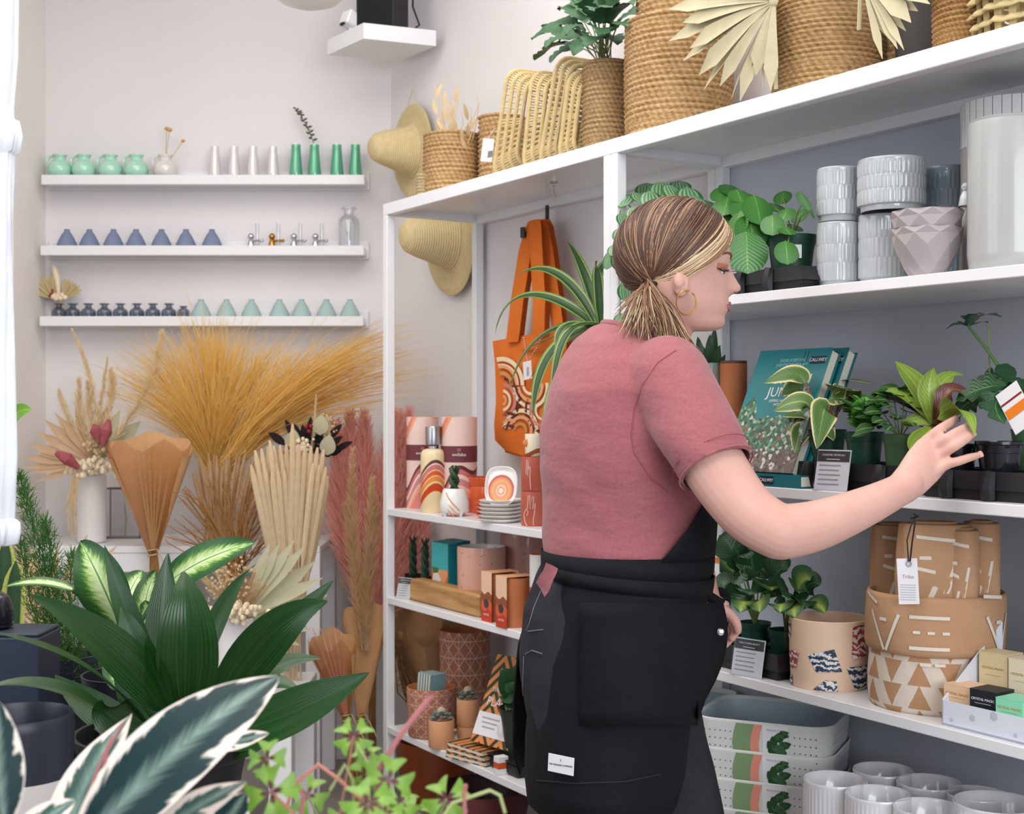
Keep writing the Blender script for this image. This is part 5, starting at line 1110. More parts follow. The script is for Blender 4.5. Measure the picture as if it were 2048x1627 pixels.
# 4 cordyline, lime and burgundy
m_cor = leafmat('lime_stripe_leaf', [(0, (176, 190, 92)), (.15, (128, 160, 62)), (.45, (146, 172, 72)), (.7, (118, 150, 56)), (1, (150, 172, 78))], .35); m_corr = leafmat('burgundy_leaf', [(0, (136, 88, 70)), (.3, (104, 58, 50)), (1, (92, 48, 46))], .35)
t, tp, r, h = nplant('potted_cordyline', 'lime and burgundy leaved plant being touched by the hand', 1832, 1902, 872, .075, ZR2)
cb0 = SP(1868, 850, .07); MB().tube([tp, cb0], .006, 8).build('cane', mat('pink_cane', (150, 104, 92), .5), t, world=True)
st2 = lambda t: min(1, .3+t*1.7) if t < .55 else max(.02, 1-((t-.55)/.45)**1.8)
for (c1, c2, tip, wd, w, m_, up) in (((1855,800), (1825,755), (1790,722), .048, .09, m_cor, (.2,-.9,.4)), ((1858,800), (1852,770), (1868,735), .045, .07, m_cor, (0,-1,.2)), ((1870,770), (1890,740), (1928,752), .03, .12, m_cor, (0,-.5,.9)),
    ((1830,810), (1790,745), (1715,812), .034, .06, m_cor, (0,-.4,.9)), ((1840,820), (1770,770), (1706,815), .026, .08, m_corr, (0,-.4,.9)), ((1880,800), (1900,740), (1952,815), .034, .09, m_corr, (.2,-.6,.7)), ((1878,800), (1885,760), (1895,740), .03, .12, m_corr, (-.4,-.8,.3)),
    ((1850,870), (1825,890), (1824,906), .034, -.03, m_cor, (-.3,-.9,.4)), ((1890,800), (1930,800), (1950,872), .042, -.012, m_cor, (.35,-.8,.45)), ((1845,830), (1825,850), (1800,842), .035, .06, m_cor, (-.2,-.7,.6)), ((1895,845), (1905,840), (1920,842), .05, .05, m_corr, (.2,-.9,.3))):
    MB().leaf([cb0, SP(*c1, .06), SP(*c2, w), SP(*tip, w)], wd, up, shape=st2, fold=.3, n=16, cr=6).build('leaf', m_, t, world=True)
# empty black pot, tag plant
l, r, h = fit(1952, 2046, 882, ZR2+.006, .075); t = thing('nursery_pot', 'empty glossy black nursery pot in the carrier tray', 'pot', (l[0], l[1], ZR2+.006), YAW+R(30))
gb = mat('glossy_black', (24, 26, 32), .22, coat=.3); 
MB().lathe([(0,0), (r*.66,0), (r*.68,.003), (r*.88,h*.78), (r*.93,h*.79), (r*.94,h*.9), (r*.98,h*.92), (r,h*.98), (r,h), (r*.95,h), (r*.9,h*.8), (r*.64,.01), (0,.01)], 44).build('body', gb, t)
MB().lathe([(r*.97,h*.93), (r*1.02,h*.95), (r*1.02,h), (r*.97,h)], 44).build('rim', gb, t)
l = SS(1912, .075, ZR2+.006); t = thing('nursery_pot', 'empty black nursery pot behind the little finger', 'pot', l, YAW)
r, h = r*.95, h*.93
MB().lathe([(0,0), (r*.66,0), (r*.68,.003), (r*.88,h*.78), (r*.93,h*.79), (r*.96,h*.92), (r,h), (r*.95,h), (r*.64,.01), (0,.01)], 40).build('body', gb, t); MB().lathe([(r*.97,h*.93), (r*1.02,h*.95), (r*1.02,h), (r*.97,h)], 40).build('rim', gb, t)
t, tp, r, h = nplant('potted_monstera', 'split leaf plant with orange striped tag at the shelf end', 2024, 2110, 858, .17, ZR2, m_ng2)
m_mon = leafmat('monstera_leaf', [(0, (112, 150, 90)), (.04, (40, 84, 46)), (1, (30, 70, 40))], .3)
stem = [tp, SP(2030,810,.16), SP(2015,760,.15), SP(1975,700,.14), SP(1936,652,.13)]
MB().tube(stem, [.0035,.004,.004,.003,.0022], 8).build('main_stem', mat('monstera_stem', (84, 124, 66), .45), t, world=True)
MB().tube([SP(1980,755,.15), SP(1978,700,.15), SP(1976,645,.14)], .0014, 6).build('new_shoot', m_pst, t, world=True)
def split(c, tip, wd, w, up, ph=0): MB().leaf([SP(*c[0], w), SP(*c[1], w-.01), SP(*tip, w-.02)], wd, up, shape=lambda q: ov(q)*(.55+.55*abs(math.sin(q*11+ph))), fold=.12, n=30, cr=6).build('leaf', m_mon, t, world=True)
split(((1936,652), (1915,640)), (1890,660), .030, .13, (0,-.3,1)); split(((1936,650), (1960,618)), (2003,634), .035, .14, (0,-.35,1)); split(((1936,650), (1930,622)), (1968,628), .03, .18, (0,-.5,.9)); split(((1940,652), (1965,640)), (1976,645), .02, .12, (0,-.4,.9))
split(((2010,770), (1960,770)), (1912,800), .055, .10, (-.1,-.7,.6), 1); split(((2005,790), (1975,810)), (2010,848), .06, .08, (.1,-1,.2), 2); split(((2020,780), (2010,740)), (2048,775), .06, .14, (.2,-.9,.4), 3); split(((2010,770), (1990,750)), (1950,765), .05, .16, (-.2,-.8,.5), 4)
split(((2030,790), (2045,780)), (2075,800), .05, .12, (.2,-.9,.4), 3); split(((1990,790), (1935,790)), (1915,830), .045, .12, (-.2,-.9,.3), 5)
tg = thing('plant_tag', 'white plastic plant tag with orange stripe stuck in the pot', 'tag', SP(2032, 815, .07), YAW)
T_ = Matrix.Rotation(R(-32), 4, 'Y')
MB().box((0,0,0), (.048,.0012,.075), T_, bev=.0003).build('tag_sheet', m_paper, tg, smooth=False); MB().box((T_ @ Vector((0,-.001,-.003))), (.044,.0006,.016), T_).build('orange_stripe', mat('tag_orange', (240, 130, 30), .5), tg, smooth=False); MB().box((T_ @ Vector((0,-.001,.016))), (.046,.0006,.003), T_).build('red_stripe', m_red, tg, smooth=False)
MB().box(T_ @ Vector((0,.002,-.07)), (.008,.001,.07), T_).build('tag_stake', m_paper, tg, smooth=False)

# ---------------------------------------------------------------- lower shelf: philodendrons, terrazzo pot, fabric basket, crystal boxes
carrier('black carrier tray with dark philodendrons behind the apron', sx_(1405, .07), sx_(1592, .07), .10, ZR3, .05, .15, wells=(-.06, .04))
m_phi = leafmat('philodendron_leaf', [(0, (92, 130, 76)), (.05, (38, 78, 44)), (1, (30, 66, 38))], .35); m_phl = leafmat('florida_leaf', [(0, (170, 186, 92)), (.2, (120, 150, 66)), (.6, (52, 94, 48)), (1, (44, 84, 44))], .4, 0, .8, 12)
for j, (pl, pr, pt, w, lb, lv) in enumerate(((1478, 1542, 1243, .10, 'tall dark philodendron in green pot behind hand and sign',
      ((1440,1060,.1,.07), (1465,1085,.06,.08), (1500,1090,.06,.07), (1530,1120,.12,.08), (1575,1130,.10,.075), (1560,1090,.2,.07), (1440,1130,.14,.06), (1480,1130,.05,.07), (1500,1180,.03,.08), (1455,1195,.03,.05), (1430,1165,.06,.05), (1545,1170,.05,.07), (1480,1215,.0,.06), (1520,1215,.0,.05), (1425,1100,.16,.07))),
      (1536, 1606, 1258, .09, 'young philodendron with yellow green leaves next to terrazzo pot',
      ((1640,1160,.12,.05), (1620,1150,.10,.06), (1600,1175,.04,.05), (1650,1215,.08,.05), (1580,1190,.03,.06), (1560,1215,.01,.05), (1615,1205,.05,.055), (1590,1225,.02,.05), (1548,1180,.06,.06))))):
    t, tp, r, h = nplant('potted_philodendron', lb, pl, pr, pt, w, ZR3)
    for i, (x, y, ww, wd) in enumerate(lv):
        tip = SP(x, y, ww); b = tp.lerp(tip, .5)+Vector((0,0,.03)); MB().tube([tp, tp.lerp(b,.5)+Vector((0,0,.01)), b], .0017, 5).build('stalk', m_pst, t, world=True)
        MB().leaf([b, b.lerp(tip,.6)+Vector((0,-.005,.015)), tip+Vector((0,0,-.01))], wd*1.05, (random.uniform(-.4,.4), -.8, .5), shape=ov, fold=.15, wav=.03, n=12, cr=6).build('leaf', m_phl if (j == 1 and i % 2) or (j == 0 and i > 10) else m_phi, t, world=True)
tg = thing('plant_tag', 'small white and orange plant tag among dark philodendron leaves', 'tag', SP(1432, 1135, .08), YAW); MB().box((0,0,0), (.022,.001,.05)).build('tag_sheet', m_paper, tg, smooth=False); MB().box((0,-.001,.016), (.02,.0006,.012)).build('orange_stripe', mat('tag_orange', (240,130,30)), tg, smooth=False); MB().box((0,0,-.08), (.006,.001,.11)).build('tag_stake', m_paper, tg, smooth=False)
sign('price sign reading philo florida beauty below the left hand', SS(1492, .008, ZR3), .072, .074, 'PHILO FLORIDA BEAUTY', YAW+R(12), 12)
# terrazzo pot with printed patches
l, r, h = fit(1580, 1737, 1232, ZR3, .09); t = thing('terrazzo_pot', 'peach pot with blue and red marbled patches on lower shelf', 'pot', l, face(l))
m_pb = mat('peach_bisque', (238, 206, 178), .55, var=.02)
MB().lathe([(0,0), (r*.93,0), (r*.96,.005), (r,h*.5), (r,h*.99), (r*.98,h), (r*.94,h*.99), (r*.92,.02), (0,.015)], 56).build('body', m_pb, t)
def marb(name, a, b):
    g = G(name); w_ = g.n('TexWave'); w_.inputs['Scale'].default_value = 24; w_.inputs['Distortion'].default_value = 16; w_.inputs['Detail'].default_value = 6; w_.inputs['Detail Roughness'].default_value = .7; w_.bands_direction = 'Z'; g.put(w_.inputs['Vector'], g.coord())
    g.put(g.b.inputs['Base Color'], g.ramp(w_.outputs[0], [(.25, a), (.55, b), (.8, (236, 230, 228))])); g.set(Roughness=.5); return g.m
m_mb = marb('blue_marble', (40, 52, 78), (120, 140, 168)); m_mr = marb('red_marble', (160, 60, 62), (206, 120, 112))
def patch(pts, m_):
    # pts: (angle, height fraction) polygon, laid on the pot as a thin curved sheet
    n = len(pts); ca_ = sum(p[0] for p in pts)/n; cz = sum(p[1] for p in pts)/n; vs = []; fs = []; K = 4
    for i in range(n):
        a = pts[i]; b = pts[(i+1) % n]
        for k in range(K):
            f = k/K; aa = a[0]*(1-f)+b[0]*f; zz_ = a[1]*(1-f)+b[1]*f
            for rr in (0, .5, 1.0):
                A = ca_ + (aa-ca_)*rr; Z = cz + (zz_-cz)*rr; R0 = r*(.96+.04*min(1, Z/.5)) + .0012
                vs.append((R0*math.sin(A), -R0*math.cos(A), Z*h))
    N = n*K
    for i in range(N):
        j = (i+1) % N; fs += [(i*3+1, i*3+2, j*3+2, j*3+1), (i*3, i*3+1, j*3+1)]
    MB().add(vs, fs).build('printed_patch', m_, t)
for pts, m_ in (([(-.55,.52), (.12,.62), (.32,.30), (-.32,.28)], m_mb), ([(.60,.93), (1.0,.96), (1.1,.5), (.56,.47)], m_mr), ([(-1.4,.52), (-.8,.55), (-.95,.3), (-1.3,.25)], m_mr), ([(.42,.36), (1.15,.36), (1.2,.06), (.7,.03)], m_mb), ([(-.42,.02), (-.1,.17), (.18,.16), (.22,.02)], m_mb), ([(-1.55,.95), (-1.2,.92), (-1.25,.7), (-1.5,.68)], m_mb), ([(-1.5,.12), (-1.2,.16), (-1.2,.02), (-1.5,.02)], m_mb)): patch(pts, m_)
# fabric basket
g = G('canvas_triangles'); u, v = g.uv(); U_ = g.math('MULTIPLY', u, 14); V_ = g.math('MULTIPLY', v, 6); fu = g.math('ABSOLUTE', g.math('SUBTRACT', g.math('FRACT', U_), .5)); flip = g.math('GREATER_THAN', g.math('FRACT', g.math('MULTIPLY', g.math('FLOOR', U_), .5)), .25)
fv = g.math('FRACT', V_); fv2 = g.math('ABSOLUTE', g.math('SUBTRACT', fv, flip)); tri_ = g.math('LESS_THAN', g.math('ADD', fu, g.math('MULTIPLY', g.math('SUBTRACT', g.noise(60, 3), .5), .06)), g.math('MULTIPLY', g.math('SUBTRACT', 1.0, fv2), .40))
g.put(g.b.inputs['Base Color'], g.mix(tri_, lin((226, 212, 198)), lin((190, 146, 110)))); g.set(Roughness=.9, Specular_IOR_Level=.1); g.bump(g.math('ADD', g.noise(12, 3), g.math('MULTIPLY', g.noise(700, 1), .15)), .5, .012); m_cv = g.m
g = G('canvas_brown'); g.put(g.b.inputs['Base Color'], g.mix(g.noise(14, 4), lin((184, 142, 108)), lin((202, 162, 128)))); g.set(Roughness=.9, Specular_IOR_Level=.1); g.bump(g.math('ADD', g.noise(14, 3), g.math('MULTIPLY', g.noise(700, 1), .15)), .4, .01); m_cb2 = g.m
m_wht = mat('white_fabric_print', (232, 222, 208), .9, var=.05, vs=60)
pc = 1868; wq = .135; l, r, h = fit(1738, 2002, 1170, ZR3, wq); fb = thing('fabric_basket', 'brown canvas basket with white triangle print and turned down cuff', 'basket', l, face(l)); hb = h
wobf = lambda a, z, i: 1 + .02*mnoise.noise(Vector((math.sin(a)*1.5, math.cos(a)*1.5, z*9))) + .01*math.sin(5*a+z*30)
MB().lathe([(0,0), (r*.93,0), (r*.97,.008)] + [(r*(.97+.015*math.sin(q*1.2)), hb*q/8) for q in range(1, 6)], 64, wob=wobf).build('printed_body', m_cv, fb, ang=180)
cz0, cz1 = hb*.47, hb*.97
MB().lathe([(r*.93,cz0), (r*1.0,cz0+.002), (r*1.025,cz0+.012), (r*1.03,(cz0+cz1)/2), (r*1.02,cz1-.008), (r*.99,cz1), (r*.95,cz1-.004), (r*.93,cz0)], 64, wob=wobf).build('folded_cuff', m_cb2, fb, ang=180)
def dash(t_, a0, z0, a1, z1, wd, rr, m_=None, name='white_stroke', R0=None):
    rows = []
    for q in range(7):
        f = q/6; a = a0+(a1-a0)*f; z = z0+(z1-z0)*f; dx_, dz_ = (a1-a0)*rr, z1-z0; L = math.hypot(dx_, dz_); nx, nz = -dz_/L*wd/2, dx_/L*wd/2
        row = []
        for s_ in (-1, 1):
            aa = a + nx*s_/rr; zz_ = z + nz*s_; wv_ = rr*(wobf(aa, zz_, 0) if R0 is None else 1)+.0018; row.append((wv_*math.sin(aa), -wv_*math.cos(aa), zz_))
        rows.append(row)
    MB().grid(rows).build(name, m_ or m_wht, t_)
zm = (cz0+cz1)/2; rr = r*1.03
for dz in (-.035, .018): dash(fb, -.35, zm+dz, .2, zm+dz, .006, rr)
for a in (-.3, -.1, .1): dash(fb, a, zm-.008, a+.1, zm-.008, .005, rr)
for s_, c in ((1, .75), (1, -1.05)):
    dash(fb, c, zm+.02, c+.28, zm-.045, .006, rr); dash(fb, c+.55, zm+.02, c+.32, zm-.045, .006, rr); dash(fb, c+.2, zm+.008, c+.34, zm+.008, .006, rr)
dash(fb, -1.2, zm+.05, -.9, zm+.035, .006, rr); dash(fb, -.2, zm-.062, -.05, zm-.062, .005, rr); dash(fb, .0, zm-.062, .14, zm-.062, .005, rr); dash(fb, .7, zm+.055, 1.1, zm+.05, .006, rr)
# folded bags standing in the basket
def roll(label, px, w, rx, top_y, yw, tag_=False):
    p = SS(px, w, ZR3+.02); H = zpx(px, top_y, w) - ZR3 - .02; t_ = thing('folded_bag', label, 'bag', p, face(p)+yw, 'folded canvas bags in the basket')
    ry = .026; n = 40
    wb = lambda a, z, i: 1 + .10*math.sin(2*a+1) + .04*math.sin(5*a+z*20)
    MB().lathe([(0,0)] + [(rx*(1-.05*math.sin(q)), H*q/7) for q in range(8)] + [(rx*.9,H+.004), (rx*.8,H-.006), (rx*.7,H*.8)], n, wob=wb, sy=ry/rx).build('rolled_cloth', m_cb2, t_, ang=180)
    MB().lathe([(rx*.6,H*.6), (rx*.62,H+.006), (rx*.55,H+.008), (rx*.5,H*.6)], n, wob=wb, sy=ry/rx).build('inner_fold', m_cb2, t_, ang=180)
    Wv = lambda a: wb(a, H*.7, 0)
    def dsh(a0, z0, a1, z1):
        rows = []
        for q in range(5):
            f = q/4; a = a0+(a1-a0)*f; z = H*(z0+(z1-z0)*f); row = []
            for s_ in (-1, 1):
                aa = a + (0 if abs(a1-a0)*rx > abs(z1-z0)*H else s_*.07); zz_ = z + (s_*.003 if abs(a1-a0)*rx > abs(z1-z0)*H else 0); k = wb(aa, zz_, 0)*1.012
                row.append((rx*k*math.sin(aa), -ry*k*math.cos(aa)-.001, zz_))
            rows.append(row)
        MB().grid(rows).build('white_stroke', m_wht, t_)
    dsh(-.5,.94,.5,.92); dsh(-.4,.82,-.1,.82); dsh(-.45,.76,0,.74); dsh(.5,.8,.25,.62); dsh(.2,.5,.5,.5); dsh(-.2,.55,0,.66); dsh(-.6,.45,-.4,.35)
    return t_, H
roll('leftmost rolled canvas bag standing in the fabric basket', 1790, .13, .046, 1052, 0)
tb, H = roll('widest rolled canvas bag with a white swing tag in front', 1868, .085, .066, 1050, .1)
roll('rolled canvas bag to the right of the tagged one', 1925, .115, .030, 1062, -.2); roll('rightmost rolled canvas bag at the basket edge', 1962, .16, .034, 1048, 0)
st = thing('swing_tag', 'white swing tag on black cord hanging from the rolled bags', 'tag', SP(1816, 1162, .006), face(SP(1816, 1162, .006)))
MB().box((0,0,0), (.034,.0012,.078), Euler((0,R(-3),0)), bev=.0003).build('card', m_paper, st, smooth=False)
MB().lathe([(.0022,0), (.0055,.0), (.0055,.0008), (.0022,.0008)], 16).build('eyelet', m_gl2, st).matrix_local = Matrix.Translation((.001,-.0008,.030)) @ Matrix.Rotation(R(90), 4, 'X')
for i in range(7): MB().box((0,-.0012,-.006-.0042*i), (.026,.0004,.0008)).build('print_line', m_gl2, st, smooth=False)
text(st, 'Tribe', .009, (0,-.0012,.008), (R(90),0,0), m_gl2)
MB().tube([SP(1817,1122,.003), SP(1814,1080,.004), SP(1822,1050,.01), SP(1829,1040,.015), SP(1832,1030,.02)], .0011, 5).build('cord', m_blk, st, world=True)
MB().tube([SP(1820,1122,.004), SP(1824,1085,.004), SP(1830,1045,.012), SP(1822,1036,.014), SP(1838,1032,.014), SP(1828,1028,.018)], .0015, 5).build('knot', m_blk, st, world=True)
# crystal display
s0, s1 = sx_(1888, .02), sx_(1888, .02)+.36; z = ZR3; t = thing('display_tray', 'white printed display tray with tall side holding crystal boxes', 'display box', U(s0, .015, z), YAW)
m_dw = mat('display_white', (226, 230, 242), .5, var=.04, vs=12); L = .36; D = .15; HT = .042
MB().box((L/2,D/2,.002), (L,D,.004)).build('tray_floor', m_dw, t, smooth=False); MB().box((L/2,.001,HT/2), (L,.002,HT)).build('front_wall', m_dw, t, smooth=False)
MB().prism([(0,0), (L,0), (L,.25), (.17,.19), (0,HT)], .003, Matrix.Translation((0,D,0))).build('back_card', m_dw, t, smooth=False)
T_ = Matrix.Rotation(R(90), 4, 'Z')
MB().prism([(0,0), (D,0), (D,.16), (0,HT)], .003, Matrix.Translation((.003,0,0)) @ T_).build('side_wall', m_dw, t, smooth=False)
for i in range(9): MB().lathe([(0,0), (.004+.002*(i % 3),0), (.003,.0003), (0,.0003)], 6).build('star_print', mat('lilac_ink', (196, 198, 214), .6), t).matrix_local = Matrix.Translation((.02+.042*i,-.0003,.012+.011*(i % 3))) @ Matrix.Rotation(R(90), 4, 'X')
for i, (px, w, c, lb, sz, zz_) in enumerate(((1932, .055, (240, 200, 162), 'peach crystal box in the front row of the display', (.052,.05,.062), .004), (1984, .05, (30, 34, 40), 'black crystal box between the peach and mint boxes', (.05,.05,.064), .004), (2037, .045, (140, 222, 184), 'mint green crystal box at the front of the display', (.05,.05,.060), .004), (2002, .12, (222, 204, 160), 'tan crystal box standing higher in the back row', (.055,.045,.112), .004), (2062, .12, (232, 218, 190), 'cream crystal box at the end of the back row', (.055,.045,.11), .004))):
    b_ = thing('crystal_box', lb, 'box', SS(px, w, ZR3+zz_), YAW+R(4), 'crystal gift boxes')
    MB().box((0,0,sz[2]/2), sz, bev=.0008).build('carton', mat('crystal_card%d' % i, c, .5, var=.02), b_, smooth=False); MB().box((0,0,sz[2]+.0006), (sz[0],sz[1],.0012)).build('lid_flap', mat('crystal_card%d' % i, c), b_, smooth=False)
    ik = mat('gold_ink', (196, 160, 90), .4) if c[0] > 50 else m_paper
    text(b_, 'CRYSTAL MAGIC', .0058, (0,-sz[1]/2-.0004,sz[2]*.78), (R(90),0,0), ik); MB().box((0,-sz[1]/2-.0004,sz[2]*.68), (.03,.0003,.0005)).build('print_line', ik, b_, smooth=False)
    for q in range(4): MB().box((0,-sz[1]/2-.0004,sz[2]*.36), (.0007,.0003,.014), Euler((0,R(45*q),0))).build('star_print', ik if c[0] < 50 else m_hdr, b_, smooth=False)

# ---------------------------------------------------------------- bottom: perforated bins and white pots
m_bin = mat('grey_white_plastic', (226, 228, 224), .45, var=.02); m_bini = mat('pale_blue_grey_plastic', (190, 204, 214), .45, var=.02)
def rrect(hx, hy, rc, n=6):
    pts = []
    for sx, sy, a0 in ((1,-1,-90), (1,1,0), (-1,1,90), (-1,-1,180)):
        for k in range(n+1):
            a = R(a0+90*k/n); pts.append((sx*(hx-rc)+rc*math.cos(a), sy*(hy-rc)+rc*math.sin(a)))
    return pts
m_lgr = mat('label_green', (132, 160, 116), .6); m_lco = mat('label_coral', (236, 150, 130), .6); m_hole = mat('hole_dark', (96, 98, 98), .8)
def bin_(label, loc, hx, hy, h, lab=True, yaw=YAW):
    t = thing('storage_bin', label, 'bin', loc, yaw, 'perforated storage bins')
    rows = []
    for z, k in ((0,.86), (.004,.88), (h*.5,.94), (h*.97,1.0), (h,1.012), (h+.002,1.0), (h*.97,.975)): rows.append([Vector((x*k, y*k, z)) for x, y in rrect(hx, hy, .05)])
    MB().grid([r_+[r_[0]] for r_ in rows]).build('outer_shell', m_bin, t, ang=60)
    rows = [[Vector((x*k, y*k, z)) for x, y in rrect(hx, hy, .05)] for z, k in ((h*.985,.985), (h*.5,.925), (.01,.86), (.008,.02))]
    MB().grid([r_+[r_[0]] for r_ in rows]).build('inner_shell', m_bini, t, ang=60)
    mb = MB()
    for i in range(22):
        for j in range(6):
            x = -hx*.8 + hx*1.6*i/21; z = h*(.42+.09*j); k = .94+.06*(z/h-.5)*2
            if lab and -.4*hx < x < .45*hx: continue
            c = Vector((x, -hy*k-.0006, z)); q = .0016
            mb.add([c+Vector((q*math.cos(a), 0, q*math.sin(a))) for a in (0, 1.05, 2.09, 3.14, 4.19, 5.24)], [tuple(range(6))])
    for i in range(10):
        for j in range(6):
            y = -hy*.6+hy*1.2*i/9; z = h*(.42+.09*j); k = .94+.06*(z/h-.5)*2; c = Vector((hx*k+.0006, y, z)); q = .0016
            mb.add([c+Vector((0, q*math.cos(a), q*math.sin(a))) for a in (0, 1.05, 2.09, 3.14, 4.19, 5.24)], [tuple(range(6))])
    stuff(mb.build('perforation', m_hole, t, smooth=False))
    if lab:
        def strip(x0, x1, m_, nm, wavy=0):
            rows = []
            for q in range(9):
                z = h*(.05+.93*q/8); k = (.94+.06*(z/h-.5)*2) if z > h*.5 else .88+.06*(z/h)*2; y = -hy*k-.0012; dx = wavy*math.sin(q*.8)*.008
                rows.append([Vector((x0*hx+(dx if wavy < 2 else 0), y, z)), Vector((x1*hx+dx, y, z))])
            MB().grid(rows).build(nm, m_, t)
        strip(-.34, -.08, m_lgr, 'label_green_band', 1); strip(-.08, .04, m_lco, 'label_coral_band', 1); strip(.04, .40, m_paper, 'label_white_panel', 0)
        rnd = random.Random(3); k0 = 0
        for q in range(16):
            x = hx*(.10+.27*rnd.random()); z = h*(.66+.26*rnd.random()*(.25+x/hx*2)); k = (.94+.06*(z/h-.5)*2); c = Vector((x, -hy*k-.002, z)); d = Vector((rnd.uniform(-1,1), 0, rnd.uniform(-.3,1))).normalized()*.014
            MB().leaf([c-d*.5, c, c+d], .016, (0,-1,0), shape=ov, n=5, cr=2).build('leaf_print', m_fern if q % 2 else m_dk, t)
        text(t, 'WALLFLOWER', .006, (hx*.24,-hy*.995-.0012,h*.93), (R(90),0,0), m_gl2)
    return t
l = onz(1538, 1402+18, .585)  # rim centre of the topmost bin
ps = U(sx_(1548, .16), .16, 0); hx = .142; hy = .118; hbin = .175; BY = YAW+R(33)
zr = [.598 - .060*k for k in range(4)]
zb_ = [z_-hbin for z_ in zr]; dz = .29-zb_[3]; 
for k in range(4): bin_(['topmost', 'second', 'third', 'lowest'][k] + ' perforated grey white bin with leafy label' + (' from the top of the stack' if k in (1, 2) else ' of the nested stack'), (ps.x, ps.y, max(.291, zb_[k])), hx*(1-.0*k), hy, zr[k]-max(.291, zb_[k]), True, BY)
p2 = U(sx_(1545, .15)-.345, .16, 0); bin_('perforated grey white bin half hidden behind the apron', (p2.x, p2.y, .291), hx*.95, hy*.9, .28, False, BY)
wl = [(1671,1556,64,'front left'), (1757,1585,66,'second in the front row of'), (1766,1537,60,'back left'), (1858,1562,64,'back middle'), (1856,1612,68,'third in the front row of'), (1955,1585,60,'back right'), (1992,1602,84,'largest and rightmost of')]
for i, (x, y, hw, lb) in enumerate(wl):
    zr_ = .545 if i != 6 else .56; p = onz(x, y, zr_); rr = hw*p.y/FPX; hh = zr_-ZR4-.001; h1 = hh*.52
    lab = lb + (' white ribbed pot in the group on bottom shelf' if 'of' not in lb else ' the white ribbed pots on bottom shelf')
    ribpot(lab, (p.x, p.y, zr_-h1), rr, h1, m_ribw, 44, 1, 'white ribbed pots', .06)
    ribpot('lower pot under the ' + lb.replace(' of', '') + ' white ribbed pot', (p.x, p.y, ZR4+.001), rr*.96, hh-h1-.001, m_ribw, 30, 1, 'white ribbed pots', .06)
# ================================================================ dried flowers on white stands by the back wall
def stand(label, x0, x1, y0, y1, z, lw):
    t = thing('plant_stand', label, 'stand', ((x0+x1)/2, (y0+y1)/2, 0)); hx, hy = (x1-x0)/2, (y1-y0)/2
    MB().box((0,0,z-.011), (2*hx,2*hy,.022), bev=.002).build('top_board', m_white2, t, smooth=False)
    for sx in (-1, 1):
        for sy in (-1, 1): MB().box((sx*(hx-lw/2), sy*(hy-lw/2), (z-.022)/2), (lw,lw,z-.022), bev=.002).build('leg', m_white2, t, smooth=False)
    for sy in (-1, 1): MB().box((0, sy*(hy-.012), z-.052), (2*hx-2*lw,.018,.06), bev=.002).build('apron_rail', m_white2, t, smooth=False)
stand('taller white wooden stand against the wall under the ledges', -1.50, -.60, 4.22, 4.62, .795, .045)
stand('lower white wooden stand in front of the taller one', -1.30, -.575, 3.52, 3.98, .45, .06)
def ribbon(mb, pts, w, side=None, n=5):
    P_ = [Vector(p) for p in pts]
    def B(t):
        Q = P_[:]
        while len(Q) > 1: Q = [Q[i].lerp(Q[i+1], t) for i in range(len(Q)-1)]
        return Q[0]
    sd = Vector(side) if side else Vector((random.uniform(-1,1), random.uniform(-.6,.6), random.uniform(-.4,.4)))
    sd.normalize(); rows = []
    for i in range(n+1):
        t = i/n; p = B(t); ww = w*(1-.75*t); rows.append([p-sd*ww, p+sd*ww])
    mb.grid(rows)
def noisy(name, a, b, s=20, rough=.85):
    g = G(name); c = g.mix(g.noise(s, 4), lin(a), lin(b)); g.put(g.b.inputs['Base Color'], c); g.set(Roughness=rough, Specular_IOR_Level=.15)
    tl = g.n('BsdfTranslucent'); g.put(tl.inputs[0], c); mx = g.n('MixShader'); mx.inputs[0].default_value = .42; g.put(mx.inputs[1], g.b.outputs[0]); g.put(mx.inputs[2], tl.outputs[0])  # thin dry fibres let light through
    g.t.links.new(mx.outputs[0], g.t.nodes['Material Output'].inputs['Surface']); return g.m
m_gold = noisy('golden_grass', (230, 184, 92), (250, 216, 138)); m_creamp = noisy('cream_pampas', (222, 196, 152), (246, 228, 194)); m_pinkp = noisy('coral_pampas', (252, 176, 162), (255, 212, 200)); m_tanp = noisy('tan_pampas', (200, 162, 118), (232, 202, 162)); m_twig = noisy('brown_twig', (158, 110, 62), (204, 156, 98)); m_palmb = noisy('blush_palm', (206, 172, 136), (232, 204, 172)); m_palmg = noisy('sage_palm', (188, 188, 154), (220, 216, 188)); m_burg = noisy('burgundy_bloom', (170, 74, 90), (214, 136, 140), 80)
rn = random.Random(11)
